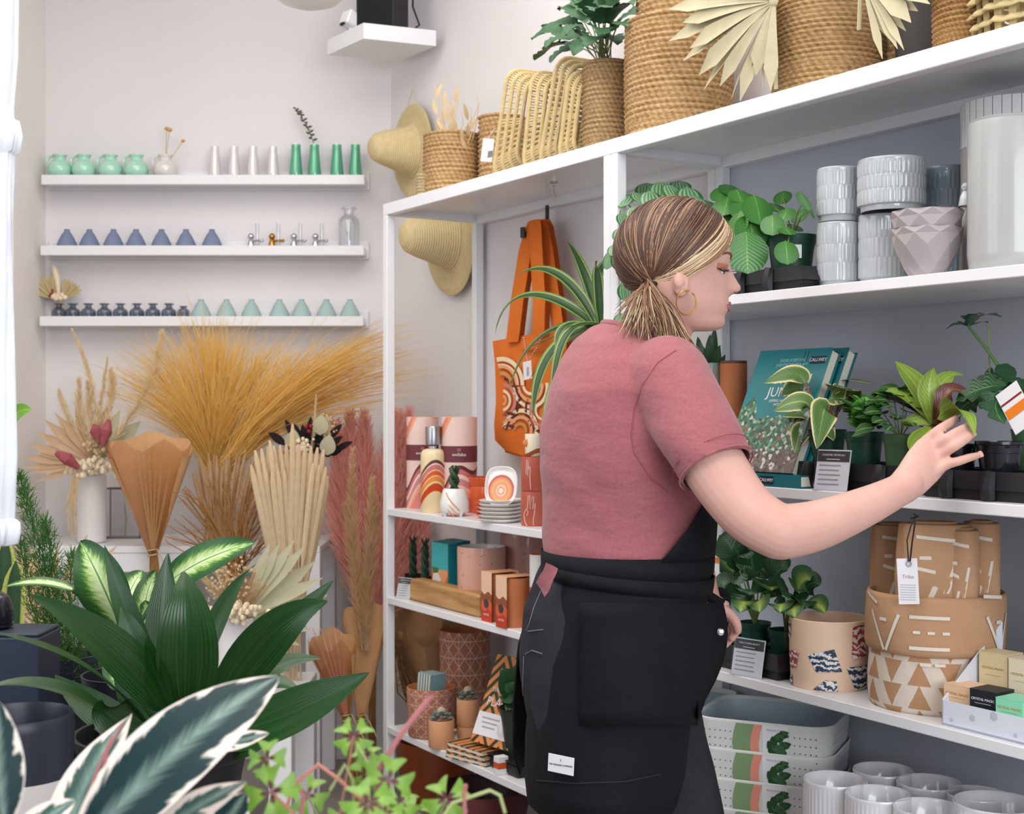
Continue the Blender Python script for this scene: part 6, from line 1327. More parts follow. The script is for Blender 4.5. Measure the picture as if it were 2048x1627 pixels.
def grass(label, base, tips, n, L0, mt, name='dried_grass', jit=1.0, w=.0014, stem_z=.8):
    t = thing(name, label, 'dried grass', (base.x, base.y, stem_z)); mb = MB()
    for i in range(n):
        k = rn.randrange(len(tips)); x, y, Y = tips[k]; x += rn.gauss(0, 30)*jit; y += rn.gauss(0, 24)*jit + 35*rn.random(); tip = P(x, y, Y + rn.gauss(0, .05))
        b = base + Vector((rn.gauss(0,.012), rn.gauss(0,.012), rn.uniform(-.02,.02))); d = tip-b
        mid = b + d*.55 + Vector((-d.x*.16, 0, abs(d.x)*.10 + .02)) + Vector((rn.gauss(0,.012), 0, rn.gauss(0,.012)))
        tip = tip + (d*.10 + Vector((rn.gauss(0,.03), 0, rn.gauss(0,.03))) if i % 12 == 0 else Vector()); ribbon(mb, [b, mid, tip, tip + Vector((rn.gauss(0,.012)+d.x*.06, rn.gauss(0,.01), rn.gauss(-.012,.012)))], w, n=6)
        if rn.random() < .55:
            for q in range(2):
                f = rn.uniform(.45, .9); p = b.lerp(mid, f*1.4) if f < .6 else mid.lerp(tip, (f-.6)/.4); e = d.normalized()*.06 + Vector((rn.gauss(0,.025), 0, rn.gauss(0,.02))); ribbon(mb, [p, p+e*.6, p+e], w*.7, n=3)
    stuff(mb.build('plume', mt, t, world=True)); mb = MB()
    for i in range(40): mb.tube([(base.x+rn.gauss(0,.012), base.y+rn.gauss(0,.012), base.z+.03), (base.x+rn.gauss(0,.02), base.y+rn.gauss(0,.02), stem_z+.001)], .0016, 4)
    stuff(mb.build('stem_bundle', mt, t, world=True)); return t
grass('huge upright bunch of golden dried grass under the lowest ledge', P(430, 935, 4.36), [(300,690,4.4), (340,680,4.45), (380,660,4.4), (410,650,4.45), (450,665,4.4), (480,680,4.35), (520,690,4.4), (260,720,4.4), (235,750,4.35), (410,640,4.5), (550,690,4.4), (330,740,4.2), (470,740,4.2)], 1150, 0, m_gold, stem_z=.796)
grass('golden dried grass sweeping sideways towards the white shelving', P(455, 930, 4.30), [(620,720,4.3), (680,690,4.25), (730,680,4.2), (760,672,4.15), (790,700,4.2), (810,735,4.2), (740,740,4.25), (700,770,4.3), (640,760,4.3), (770,780,4.25), (600,700,4.35), (790,650,4.2)], 950, 0, m_gold, jit=.8, stem_z=.796)
def plume(t, pts, r, mt, n=220, name='pampas_plume', droop=.3, w=.0011):
    mb = MB(); P_ = [Vector(p) for p in pts]
    def B(f):
        Q = P_[:]
        while len(Q) > 1: Q = [Q[i].lerp(Q[i+1], f) for i in range(len(Q)-1)]
        return Q[0]
    for i in range(n):
        f = rn.random()**.8; p = B(f); tg = (B(min(1, f+.05))-B(max(0, f-.05))).normalized(); o = Vector((rn.gauss(0,1), rn.gauss(0,1), rn.gauss(0,.6))); o -= tg*o.dot(tg); o.normalize()
        k = r*(.35+.65*math.sin(PI*min(1, .12+f*.9))); q = p + tg*k*1.5 + o*k*rn.uniform(.4,1.0) - Vector((0,0,k*droop*rn.random()))
        ribbon(mb, [p, p+tg*k*.6+o*k*.4, q], w, n=3)
    mb.tube([B(q/6) for q in range(7)], [.004,.0035,.003,.003,.0025,.002,.001], 5); return stuff(mb.build(name, mt, t, world=True))
def vase(label, px, Y, z, r, h, mt=None):
    p = Vector(((px-CX)*Y/FPX, Y, z)); t = thing('white_vase', label, 'vase', p)
    MB().lathe([(0,0), (r*.92,0), (r,.004), (r*1.02,h*.5), (r,h*.98), (r*.97,h), (r*.9,h*.98), (r*.88,.01), (0,.01)], 40).build('body', mt or mat('matte_white_ceramic', (228, 224, 224), .55, var=.02), t)
    MB().lathe([(r*.985,h*.97), (r*1.01,h*.985), (r*.97,h+.002), (r*.9,h*.98)], 40).build('rim', mt or mat('matte_white_ceramic', (228,224,224)), t); return p + Vector((0,0,h))
def pblade(t, a, b, w, mt, up=(0,-1,.2), name='palm_blade'): MB().leaf([a, a.lerp(b,.5), b], w, Vector(up)+Vector((rn.uniform(-.5,.5),0,0)), shape=lambda q: (.2+.9*min(1, q*1.5))*(1 if q < .7 else max(.04, (1-q)/.3)), fold=.3, n=8, cr=2).build(name, mt, t, world=True)
def clump(t, c, r, n, mt, name, s=.008, k3=(1,1,1)):
    mb = MB()
    for i in range(n):
        p = c + Vector((rn.gauss(0,.45)*r*k3[0], rn.gauss(0,.35)*r*k3[1], rn.gauss(0,.4)*r*k3[2])); mb.ball(p, s*rn.uniform(.6,1.2), 6, 4)
    return stuff(mb.build(name, mt, t, world=True))
# bouquet one
top_ = vase('tall matte white vase holding the blush palm bouquet', 183, 4.34, .796, .046, .215)
t = thing('dried_bouquet', 'large dried bouquet of blush palm fans and pampas in white vase', 'dried flowers', top_ - Vector((0,0,.1))); c0 = P(190, 925, 4.30)
for (x, y, w) in ((45,915,.030), (60,945,.024), (72,963,.020), (40,935,.02), (55,888,.030), (70,862,.030), (88,838,.032), (110,825,.03), (125,842,.03), (72,905,.02)): pblade(t, c0, P(x, y, 4.28), w, m_palmb)
for (x, y, w) in ((240,820,.04), (262,850,.05), (258,880,.05), (215,810,.04), (282,842,.05), (200,830,.05), (150,815,.03)): pblade(t, c0, P(x, y, 4.36), w, m_palmg if x > 230 else m_palmb)
for (a, b, r) in (((160,880), (158,760), .024), ((185,870), (175,765), .02), ((195,850), (215,715), .012), ((205,800), (145,660), .014), ((140,860), (118,780), .018), ((300,800), (325,665), .03), ((230,800), (222,740), .02)):
    plume(t, [c0, P(*a, 4.32), P((a[0]+b[0])/2, (a[1]+b[1])/2, 4.34), P(*b, 4.36)], r*1.25, m_creamp, 420, w=.0016)
for (a, b) in (((112,905), (158,935)), ((205,890), (218,840)), ((195,880), (190,850))): mb = MB(); mb.tube([P(*a, 4.2), P((a[0]+b[0])/2, (a[1]+b[1])/2-3, 4.2), P(*b, 4.22)], [.008,.020,.007], 16); mb.build('burgundy_bloom', m_burg, t, world=True)
clump(t, P(200, 890, 4.24), .05, 90, m_creamp, 'filler_flower', .007, (1,.6,1.1)); clump(t, P(185, 930, 4.25), .06, 80, m_cream, 'filler_blossom', .010, (1.3,.6,.5))
for (x, r) in ((137, .012), (150, .012), (144,.01)): plume(t, [P(165,935,4.25), P(x,945,4.22), P(x,1010,4.22), P(x,1070+rn.uniform(-10,5),4.22)], r, m_creamp, 160, 'hanging_amaranth', .6)
MB().tube([c0, top_ - Vector((0,0,.1))], .012, 8).build('stem_bundle', m_stem, t, world=True)
# glass display box
p = P(250, 1020, 4.50); p.z = .796; t = thing('glass_box', 'upright glass display box with grey metal edges on stand', 'box', p); m_lead = mat('lead_edge', (130, 126, 126), .4, .6)
W, D, H = .115, .06, .165
for sx in (-1, 1):
    for sy in (-1, 1): MB().box((sx*W/2, sy*D/2, H/2), (.004,.004,H)).build('metal_edge', m_lead, t, smooth=False)
for z in (.002, H-.002):
    for sy in (-1, 1): MB().box((0, sy*D/2, z), (W,.004,.004)).build('metal_edge', m_lead, t, smooth=False)
    for sx in (-1, 1): MB().box((sx*W/2, 0, z), (.004,D,.004)).build('metal_edge', m_lead, t, smooth=False)
for sy in (-1, 1): MB().box((0, sy*D/2, H/2), (W-.006,.001,H-.006)).build('pane', m_acr, t, smooth=False)
MB().box((0,0,.003), (W-.004,D-.004,.002)).build('base_plate', m_gl2, t, smooth=False); MB().tube([(0,0,.004), (.004,0,.06), (-.002,0,.11)], .002, 5).build('dried_sprig', m_stem, t)
# kraft and cellophane cones
m_cello = matglass('cellophane', (236, 220, 200), .12, .35)
def wrapcone(label, apex, topc, wtop, Y, stem_to, flowers, mt_f, cello=True, kr=m_kraft, spread=1.0, pts=None):
    A = P(*apex, Y); C = P(*topc, Y); t = thing('wrapped_bouquet', label, 'bouquet', P(stem_to[0], stem_to[1], Y)); wt = wtop*Y/FPX/2
    rows = []; N = 22
    for i in range(7):
        f = i/6; c = A.lerp(C, f); r_ = .012+(wt-.012)*f; row = []
        for k in range(N+1):
            a = R(-35)+R(250)*k/N; row.append(c + Vector((r_*math.cos(a)*spread, r_*.45*math.sin(a), (.008*math.cos(k*1.1)+.05*math.sin(a))*f*f)))
        rows.append(row)
    MB().grid(rows).build('paper_wrap', kr, t, world=True, ang=180)
    if cello:
        rows = []
        for i in range(7):
            f = i/6; c = A.lerp(C, f*1.05); r_ = .013+(wt*1.02-.013)*f; rows.append([c + Vector((r_*math.cos(R(175+190*k/14)), r_*.5*math.sin(R(175+190*k/14)), .02*f*f*math.cos(k*1.4))) for k in range(15)])
        MB().grid(rows).build('cellophane_wrap', m_cello, t, world=True, ang=180)
    for (x, y, r_) in flowers: plume(t, [A, A.lerp(P(x, y, Y-.02), .6), P(x, y, Y-.02)], r_, mt_f, 120, 'flower_head')
    mb = MB(); S = P(stem_to[0], stem_to[1], Y)
    for i in range(14): mb.tube([A + Vector((rn.gauss(0,.006), rn.gauss(0,.006), .02)), S + Vector((rn.gauss(0,.014), rn.gauss(0,.01), 0))], .0028, 5)
    stuff(mb.build('stem_bundle', m_twig, t, world=True)); MB().tube([A + Vector((.016*math.cos(a*.8), .012*math.sin(a*.8), .002*a-.01)) for a in range(16)] + [A+Vector((.04,-.01,-.03)), A+Vector((.05,-.01,-.05))], .0022, 5).build('raffia_tie', m_palm, t, world=True); return t
wrapcone('kraft wrapped bouquet of cream bunny tails beside the golden grass', (306,1110), (300,900), 170, 4.12, (310,1262), ((280,870,.008), (296,845,.008), (312,860,.008), (330,862,.006), (270,890,.006), (355,868,.006)), m_creamp)
wrapcone('kraft wrapped bouquet of stiff coral stems near the floor', (694,1440), (665,1295), 95, 3.98, (722,1690), ((640,1252,.004), (655,1262,.004), (668,1248,.004), (682,1262,.004), (625,1255,.003)), m_pinkp)
tk = wrapcone('tall kraft cone of tan pampas standing beside the post', (722,1440), (732,1235), 92, 4.06, (724,1640), (), m_tanp, False)
for (a, b, c) in (((724,1300), (700,1100), (705,900)), ((730,1300), (740,1080), (745,960)), ((735,1300), (720,1150), (690,1010)), ((728,1280), (735,1130), (752,1010))): plume(tk, [P(*a,4.06), P(*b,4.06), P(*c,4.08)], .034, m_tanp, 700, w=.0015)
t = thing('pampas_bunch', 'coral pink pampas grass standing in the corner behind the post', 'dried grass', P(742, 1690, 4.38))
for (a, b, c) in (((735,1250), (680,1000), (672,850)), ((740,1250), (700,1000), (700,830)), ((745,1250), (735,1000), (728,830)), ((750,1250), (790,1020), (795,830)), ((755,1250), (800,1080), (818,825)), ((745,1250), (765,1000), (782,860)), ((740,1250), (690,1100), (660,960)), ((760,1250), (820,1150), (845,1040)), ((745,1280), (770,1150), (790,1010)), ((735,1250), (715,1000), (690,880)), ((750,1260), (805,1120), (812,940))): plume(t, [P(*a,4.36), P(*b,4.36), P(*c,4.38)], .066, m_pinkp, 1100, w=.0024)
mb = MB()
for i in range(12): mb.tube([P(745+rn.gauss(0,5),1200,4.38), P(742+rn.gauss(0,8),1690,4.38)], .003, 5)
stuff(mb.build('stem_bundle', m_twig, t, world=True))
# twiggy brown bunch and tan stalks
t = thing('twig_bunch', 'bunch of bent brown twigs below the golden grass', 'dried stems', P(470, 1600, 4.05)); b = P(470, 1150, 4.05)
for i in range(60):
    x = 330+260*rn.random(); y = 930+120*rn.random()+abs(x-460)*.35; tip = P(x, y, 4.0+.12*rn.random()); m_ = b.lerp(tip, .6)+Vector(((470-x)*.0002, 0, -.02+.04*rn.random())); e = tip + Vector(((x-470)*.00015+rn.gauss(0,.01), 0, rn.gauss(0,.012)))
    mb = MB(); mb.tube([b+Vector((rn.gauss(0,.01),rn.gauss(0,.01),0)), m_, tip, e], [.0022,.002,.0016,.0008], 5); mb.tube([m_, m_.lerp(tip,.5)+Vector((rn.gauss(0,.02),0,.02)), m_.lerp(tip,.7)+Vector((rn.gauss(0,.03),0,.03))], [.0016,.0013,.0006], 4); mb.build('twig', m_twig, t, world=True)
mb = MB()
for i in range(20): mb.tube([b+Vector((rn.gauss(0,.012),rn.gauss(0,.012),.01)), P(470+rn.gauss(0,8),1633,4.05)], .0025, 5)
stuff(mb.build('stem_bundle', m_twig, t, world=True))
t = thing('tan_stalks', 'cluster of tan seed stalks standing behind the brown twigs', 'dried stems', P(465, 1080, 4.24))
for i in range(34):
    x = 385+175*i/33.; y = 905+rn.uniform(-6,40); a = P(450+(x-465)*.35, 1080, 4.24); q = P(x, y, 4.22+.06*rn.random()); mb = MB(); mb.tube([a, a.lerp(q,.45), a.lerp(q,.5), a.lerp(q,.8), q], [.0015,.0017,.005,.0065,.002], 6); mb.build('seed_stalk', m_tanp, t, world=True)
# cream reed mace bundle
t = thing('reed_bundle', 'bundle of thick cream bunny tail reeds in front of dark bouquet', 'dried stems', P(590, 1395, 3.85)); b = P(585, 1230, 3.85); m_reed = noisy('cream_reed', (226, 200, 158), (246, 230, 200), 60)
for i in range(38):
    f = (i+.5)/38; x = 500+158*f; y = 915+30*math.sin(i*2.1)+(abs(f-.5)**2)*60 - (40 if i in (9, 20) else 0); q = P(x, y, 3.80+.09*((i*7) % 10)/10); a = b + Vector(((f-.5)*.05, rn.gauss(0,.012), 0)); L = a.lerp(q, .42)
    MB().tube([a, a.lerp(q,.30), L, a.lerp(q,.7), a.lerp(q,.93), q], [.002,.0022,.0085,.0098,.0085,.003], 8).build('reed', m_reed, t, world=True)
mb = MB()
for i in range(24): mb.tube([b+Vector((rn.gauss(0,.015),rn.gauss(0,.01),.01)), P(588+rn.gauss(0,10),1391,3.85)], .0025, 5)
stuff(mb.build('stem_bundle', m_reed, t, world=True))
# dark bouquet with red berries
t = thing('dried_bouquet', 'dark dried bouquet with red berries beneath the golden grass', 'dried flowers', P(625, 1060, 4.22)); m_dkb = noisy('black_foliage', (34, 30, 34), (66, 54, 56)); c0 = P(618, 930, 4.2)
for i in range(46):
    a = rn.uniform(-1.2,1.2); L = rn.uniform(30,105); x = 615+math.sin(a)*L; y = 925-math.cos(a)*L; tip = P(x, y, 4.16+.08*rn.random()); q = c0.lerp(tip, .6); MB().leaf([q, q.lerp(tip,.5)+Vector((0,-.005,.004)), tip], .022, (rn.uniform(-.5,.5),-1,.3), n=5, cr=2).build('dark_leaf', m_dkb, t, world=True)
for (x, y) in ((612,852), (622,852), (618,862), (578,895), (585,905), (575,915), (600,885), (620,895), (625,915), (568,905), (592,925)): MB().ball(P(x, y, 4.12), .0065, 8, 6).build('berry', m_red, t, world=True)
for (x, y) in ((585,880), (655,890), (640,850)): MB().leaf([P(x,y+20,4.13), P(x,y,4.12), P(x+4,y-22,4.13)], .05, (0,-1,.2), n=6, cr=4).build('pale_leaf', m_palmg, t, world=True)
clump(t, P(605, 895, 4.1), .028, 50, m_cream, 'filler_blossom', .006); clump(t, P(655, 850, 4.15), .03, 70, m_creamp, 'filler_sprig', .004, (1,.5,1.6)); plume(t, [c0, P(630,850,4.16), P(632,790,4.16)], .012, m_creamp, 120)
MB().tube([c0, P(622,1080,4.22)], .012, 8).build('stem_bundle', m_stem, t, world=True)
# bouquet two
top2 = vase('white cylinder vase holding the sage palm fan bouquet', 475, 3.68, .451, .050, .205)
t = thing('dried_bouquet', 'dried bouquet with a sage green palm fan in white cylinder vase', 'dried flowers', top2-Vector((0,0,.1))); c0 = P(482, 1238, 3.66)
for (x, y, w) in ((645,1155,.034), (632,1120,.036), (612,1090,.036), (590,1078,.03), (655,1190,.034), (640,1225,.034), (622,1260,.034), (600,1290,.03), (570,1305,.03), (560,1085,.03), (540,1085,.03)): pblade(t, c0, P(x, y, 3.68+.02*rn.random()), w, m_palmg)
for i in range(14):
    x = 395+140*rn.random(); y = 1100+90*rn.random(); plume(t, [c0, P((x+480)/2, (y+1235)/2-10, 3.64), P(x, y, 3.62)], .02, m_creamp if i % 3 else m_tanp, 90, 'filler_plume')
clump(t, P(470, 1222, 3.6), .055, 120, m_cream, 'filler_blossom', .008, (1.2,.6,.45)); clump(t, P(455, 1165, 3.6), .07, 150, m_creamp, 'filler_sprig', .004, (1,.6,1))
MB().tube([c0, top2-Vector((0,0,.1))], .014, 8).build('stem_bundle', m_stem, t, world=True)
# pale palm and pampas low on the left
t = thing('dried_bouquet', 'pale dried palm fan low behind the feathery green plant', 'dried flowers', P(95, 1300, 3.60)); c0 = P(100, 1235, 3.6)
for (x, y, w) in ((28,1085,.03), (20,1120,.03), (22,1160,.03), (30,1200,.03), (45,1235,.03), (60,1260,.03), (60,1090,.03), (115,1085,.02), (175,1068,.03), (235,1090,.034), (215,1120,.03)): pblade(t, c0, P(x, y, 3.6), w, m_palmb)
MB().tube([c0, P(100,1392,3.6)], .01, 8).build('stem_bundle', m_stem, t, world=True)
# behind the third shelf: kraft sleeves, broom stems, wood wool
def bag(label, pl, pr, pt, w, z):
    s0, s1 = sx_(pl, w), sx_(pr, w); H = zpx((pl+pr)/2, pt, w)-z; t = thing('kraft_bag', label, 'paper bag', U((s0+s1)/2, w, z), YAW); L = s1-s0
    rows = [[Vector((x*L/2*k, y*.03*k+.01*math.sin(zf*5), H*zf + (.015*math.sin(i*1.7) if zf == 1 else 0))) for i, (x, y) in enumerate(((-1,-1), (-.3,-1.25), (.3,-1.1), (1,-1), (1,1), (.2,1.2), (-.4,1.1), (-1,1), (-1,-1)))] for zf, k in ((0,.8), (.3,.88), (.7,.96), (1,1.05))]
    MB().grid(rows).build('paper_body', m_kraft, t, ang=50); MB().box((L*.36,-.036,H*.55), (.02,.001,.02)).build('price_sticker', m_paper, t, smooth=False); return t
bag('larger kraft paper sleeve behind the etched clay pots', 798, 905, 1215, .30, ZC); bag('smaller kraft paper sleeve with price sticker by the pots', 820, 872, 1275, .20, ZC)
t = thing('broom_bundle', 'slanted bundle of dark brown broom stems by the post', 'dried stems', SS(815, .16, ZC))
for i in range(46): a = SP(822+rn.gauss(0,9), 1385, .15+rn.gauss(0,.01)); q = SP(782+rn.gauss(0,9)+i*.35, 1268+rn.gauss(0,10), .13+rn.gauss(0,.012)); MB().tube([SS(825+rn.gauss(0,5), .16, ZC), a, q], [.002,.002,.0009], 4).build('broom_stem', mat('broom_brown', (128, 92, 60), .85, var=.25, vs=40), t, world=True)
t = thing('wood_wool', 'clump of pale curly wood wool between post and clay pot', 'wood wool', SS(792, .20, ZC)); mb = MB()
for i in range(260):
    c = SS(783+rn.random()*26, .19+.07*rn.random(), ZC+.004+.16*rn.random()); a = rn.random()*6; pts = [c+Vector((.012*math.cos(a+q), .008*math.sin(a*2+q), .010*math.sin(a+q*1.3))) for q in range(5)]; ribbon(mb, pts, .0016, n=5)
stuff(mb.build('shavings', m_cream, t, world=True))
# large bowls on the floor under the first unit
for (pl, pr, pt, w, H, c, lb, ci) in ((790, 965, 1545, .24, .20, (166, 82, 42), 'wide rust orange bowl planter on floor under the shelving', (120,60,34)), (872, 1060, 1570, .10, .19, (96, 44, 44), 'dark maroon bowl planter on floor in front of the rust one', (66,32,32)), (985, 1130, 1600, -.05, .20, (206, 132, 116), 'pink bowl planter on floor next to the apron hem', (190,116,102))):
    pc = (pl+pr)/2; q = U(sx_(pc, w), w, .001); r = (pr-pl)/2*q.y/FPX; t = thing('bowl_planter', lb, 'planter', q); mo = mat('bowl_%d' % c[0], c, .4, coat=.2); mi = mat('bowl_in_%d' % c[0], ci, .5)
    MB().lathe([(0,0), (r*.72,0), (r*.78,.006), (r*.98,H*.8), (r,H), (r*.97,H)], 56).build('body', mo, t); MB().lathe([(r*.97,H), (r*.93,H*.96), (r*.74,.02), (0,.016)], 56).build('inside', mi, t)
# hanging white cloth near the left edge
g = G('white_cotton'); g.put(g.b.inputs['Base Color'], lin((240, 243, 250))); g.set(Roughness=.85, Specular_IOR_Level=.1); g.bump(g.noise(9, 3, g.scaled(g.coord(), 3, 3, .7)), .5, .03); m_cot = g.m
t = thing('hanging_garment', 'white cotton garment with rolled cuff hanging at the edge', 'garment', P(-126, 1086, 1.55)); zc = t.location.z
wbg = lambda a, z, i: 1 + .05*math.sin(3*a+z*2) + .10*math.sin(9*a+z*2.5)*(.4+.6*abs(math.cos(a))) + .04*math.sin(17*a-z*4)
MB().lathe([(.080,.0), (.086,.004), (.090,.10), (.087,.25), (.084,.40), (.086,.46), (.083,.50), (.087,.56), (.090,.75), (.086,3.0-zc-.002)], 96, wob=wbg, sy=.36).build('cloth', m_cot, t, ang=180)
MB().lathe([(.080,-.003), (.091,0), (.0935,.012), (.093,.024), (.088,.028), (.08,.026)], 96, wob=wbg, sy=.38).build('hem_cuff', m_cot, t, ang=180); MB().lathe([(.08,.445), (.090,.45), (.093,.47), (.089,.488), (.08,.49)], 96, wob=wbg, sy=.38).build('rolled_strap', m_cot, t, ang=180)
# ================================================================ foreground plants on a low display table
TZ = .58
t = thing('display_table', 'low display table carrying the foreground plants', 'table', (0, 0, 0)); m_tab = mat('grey_table', (92, 90, 90), .5)
MB().prism([(-1.2,.9), (.08,.9), (.08,1.32), (-.36,1.32), (-.36,2.08), (-.53,2.08), (-.53,2.56), (-1.2,2.56)], .03, Matrix(((1,0,0,0), (0,0,1,0), (0,1,0,TZ-.03), (0,0,0,1)))).build('table_top', m_tab, t, smooth=False)
for x, y in ((-1.16,.94), (.04,.94), (.04,1.28), (-.40,2.04), (-.57,2.52), (-1.16,2.52)): MB().box((x, y, (TZ-.03)/2), (.05,.05,TZ-.03), bev=.002).build('leg', m_tab, t, smooth=False)
def wp(px, Y, z): return Vector(((px-CX)*Y/FPX, Y, z))
# navy pot with bare white base
m_navyp = mat('navy_glaze', (44, 48, 60), .35, var=.04); m_bare = mat('bare_white_clay', (222, 214, 210), .6, var=.03)
Y = 1.62; q = wp(38, Y, TZ); r = 108*Y/FPX; H = CAMZ-(1425-CY)*Y/FPX-TZ; t = thing('two_tone_pot', 'empty navy and white pot at the lower left corner', 'pot', q)
MB().lathe([(r*.965,H*.74), (r*.99,H*.95), (r*.985,H*.985), (r*.95,H), (r*.92,H*.98), (r*.86,H*.3), (0,H*.28)], 64).build('navy_glaze', m_navyp, t); MB().lathe([(0,0), (r*.80,0), (r*.85,.004), (r*.965,H*.74)], 64).build('white_base', m_bare, t)
# aspidistra
m_asp = leafmat('aspidistra_leaf', [(0, (48, 98, 40)), (.04, (30, 80, 30)), (1, (30, 82, 32))], .28, 0, .05)
g = G('aspidistra'); u, v = g.uv(); st_ = g.noise(1, 3, g.scaled(g.coord('UV'), 26, 1.2, 1)); g.put(g.b.inputs['Base Color'], g.ramp(g.math('ADD', g.math('MULTIPLY', st_, .7), .15), [(.2, (14, 42, 14)), (.5, (26, 66, 22)), (.8, (50, 94, 36))])); g.set(Roughness=.3); g.bump(g.math('SINE', g.math('MULTIPLY', u, 90)), .10, .002); m_asp = g.m
Y = 1.92; c = wp(330, Y, TZ); t = thing('potted_aspidistra', 'dark broad leaved plant in black pot filling the foreground', 'plant', c); npot(t, .125, .19, m_blk); c = c + Vector((0,0,.17))
lan = lambda q: (math.sin(PI*min(1, q**.75*.97+.02)))**.9
for (b, c1, tip, wd, Ys, up) in (
  ((372,1430), (384,1260), (367,1143), .084, (1.86,1.78,1.84), (.05,-1,.1)), ((330,1420), (318,1250), (336,1106), .055, (1.95,1.98,2.0), (.3,-1,0)), ((325,1400), (250,1220), (209,1091), .040, (1.9,1.88,1.95), (-.3,-1,.2)),
  ((330,1420), (240,1280), (63,1190), .062, (1.86,1.78,1.72), (-.15,-.7,.7)), ((300,1460), (200,1310), (-8,1264), .036, (1.8,1.7,1.6), (-.1,-.5,.85)), ((260,1470), (130,1340), (-20,1372), .046, (1.8,1.72,1.66), (0,-.4,.9)),
  ((340,1430), (270,1300), (243,1213), .060, (1.84,1.8,1.86), (-.35,-.9,.2)), ((400,1340), (430,1210), (498,1139), .030, (1.92,1.95,2.0), (.5,-.8,.2)), ((420,1440), (540,1230), (655,1202), .066, (1.9,1.86,1.84), (.35,-.8,.4)),
  ((430,1440), (560,1260), (667,1160), .046, (2.0,2.02,2.04), (.3,-.8,.4)), ((440,1440), (520,1310), (640,1316), .044, (1.98,2.0,2.0), (.2,-.6,.7)), ((430,1480), (590,1440), (738,1346), .074, (1.8,1.7,1.66), (.1,-.75,.6)),
  ((420,1440), (540,1330), (600,1385), .044, (2.0,1.98,1.95), (.2,-.5,.8)), ((310,1470), (200,1430), (205,1400), .06, (1.8,1.75,1.74), (-.2,-.8,.5)), ((330,1480), (290,1440), (225,1330), .06, (1.95,2.0,2.02), (-.3,-.9,.2)), ((350,1460), (420,1420), (470,1330), .07, (2.0,2.02,2.02), (.3,-.9,.1)), ((300,1480), (180,1420), (110,1350), .05, (1.95,1.98,2.0), (-.2,-.8,.5)), ((380,1480), (500,1500), (560,1450), .06, (1.9,1.9,1.88), (.2,-.7,.6))):
    B_ = P(*b, Ys[0]); st0 = c + (B_-c)*.12
    MB().tube([st0, st0.lerp(B_,.6), B_], [.003,.003,.0035], 6).build('stalk', m_asp, t, world=True)
    MB().leaf([B_, P(*c1, Ys[1]), P(*tip, Ys[2])], wd, up, shape=lan, fold=.18, wav=.012, n=22, cr=8, ph=b[0]).build('leaf', m_asp, t, world=True, ang=180)
# dieffenbachia
g = G('dieffenbachia_leaf'); u, v = g.uv(); e = g.math('MULTIPLY', g.math('ABSOLUTE', g.math('SUBTRACT', u, .5)), 2); cmb = g.n('CombineXYZ'); g.put(cmb.inputs[0], g.math('MULTIPLY', e, 2.0)); g.put(cmb.inputs[1], g.math('MULTIPLY', g.math('SUBTRACT', v, g.math('MULTIPLY', e, .22)), 26)); g.put(cmb.inputs[2], g.math('MULTIPLY', u, 3))
n = g.noise(1.0, 4, cmb.outputs[0], .65); f = g.math('ADD', e, g.math('MULTIPLY', g.math('SUBTRACT', n, .5), .95)); tipd = g.math('MULTIPLY', g.math('POWER', v, 5.0), .5); f = g.math('ADD', f, tipd)
g.put(g.b.inputs['Base Color'], g.mix(g.math('LESS_THAN', e, .035), g.ramp(f, [(.05, (214, 226, 178)), (.34, (172, 200, 122)), (.50, (92, 140, 54)), (.66, (42, 92, 32)), (1, (30, 74, 28))]), lin((96, 150, 62)))); g.set(Roughness=.35); g.bump(n, .15, .003); m_dief = g.m
Y = 2.28; c = wp(255, Y, TZ); t = thing('potted_dieffenbachia', 'cream and green variegated plant rising behind the dark leaves', 'plant', c); npot(t, .075, .2, m_navyp); c = c + Vector((0,0,.19)); ctop = P(255, 1290, Y); MB().tube([c, ctop], .012, 8).build('cane', m_ng2, t, world=True)
wide = lambda q: (math.sin(PI*min(1, .05+.95*q**.8)))**.6
for (b, c1, tip, wd, Ys, up) in (((236,1245), (205,1160), (160,1082), .088, (2.2,2.14,2.2), (-.2,-1,.25)), ((330,1170), (400,1110), (510,1085), .064, (2.25,2.2,2.2), (-.1,-.85,.5)), ((290,1250), (285,1190), (312,1140), .048, (2.3,2.3,2.32), (.4,-1,.1)), ((145,1178), (80,1150), (6,1174), .024, (2.2,2.2,2.2), (0,-.5,.9)), ((255,1200), (262,1170), (285,1140), .05, (2.36,2.38,2.4), (0,-1,.1)), ((240,1300), (235,1330), (232,1380), .05, (2.2,2.15,2.1), (0,-1,.2)), ((300,1300), (300,1250), (290,1200), .06, (2.3,2.3,2.3), (.2,-1,0))):
    B_ = P(*b, Ys[0]); MB().tube([ctop, ctop.lerp(B_,.6)+Vector((0,0,.005)), B_], .004, 6).build('stalk', m_ng2, t, world=True)
    MB().leaf([B_, P(*c1, Ys[1]), P(*tip, Ys[2])], wd, up, shape=wide, fold=.14, wav=.02, n=22, cr=10, ph=b[0]).build('leaf', m_dief, t, world=True, ang=180)
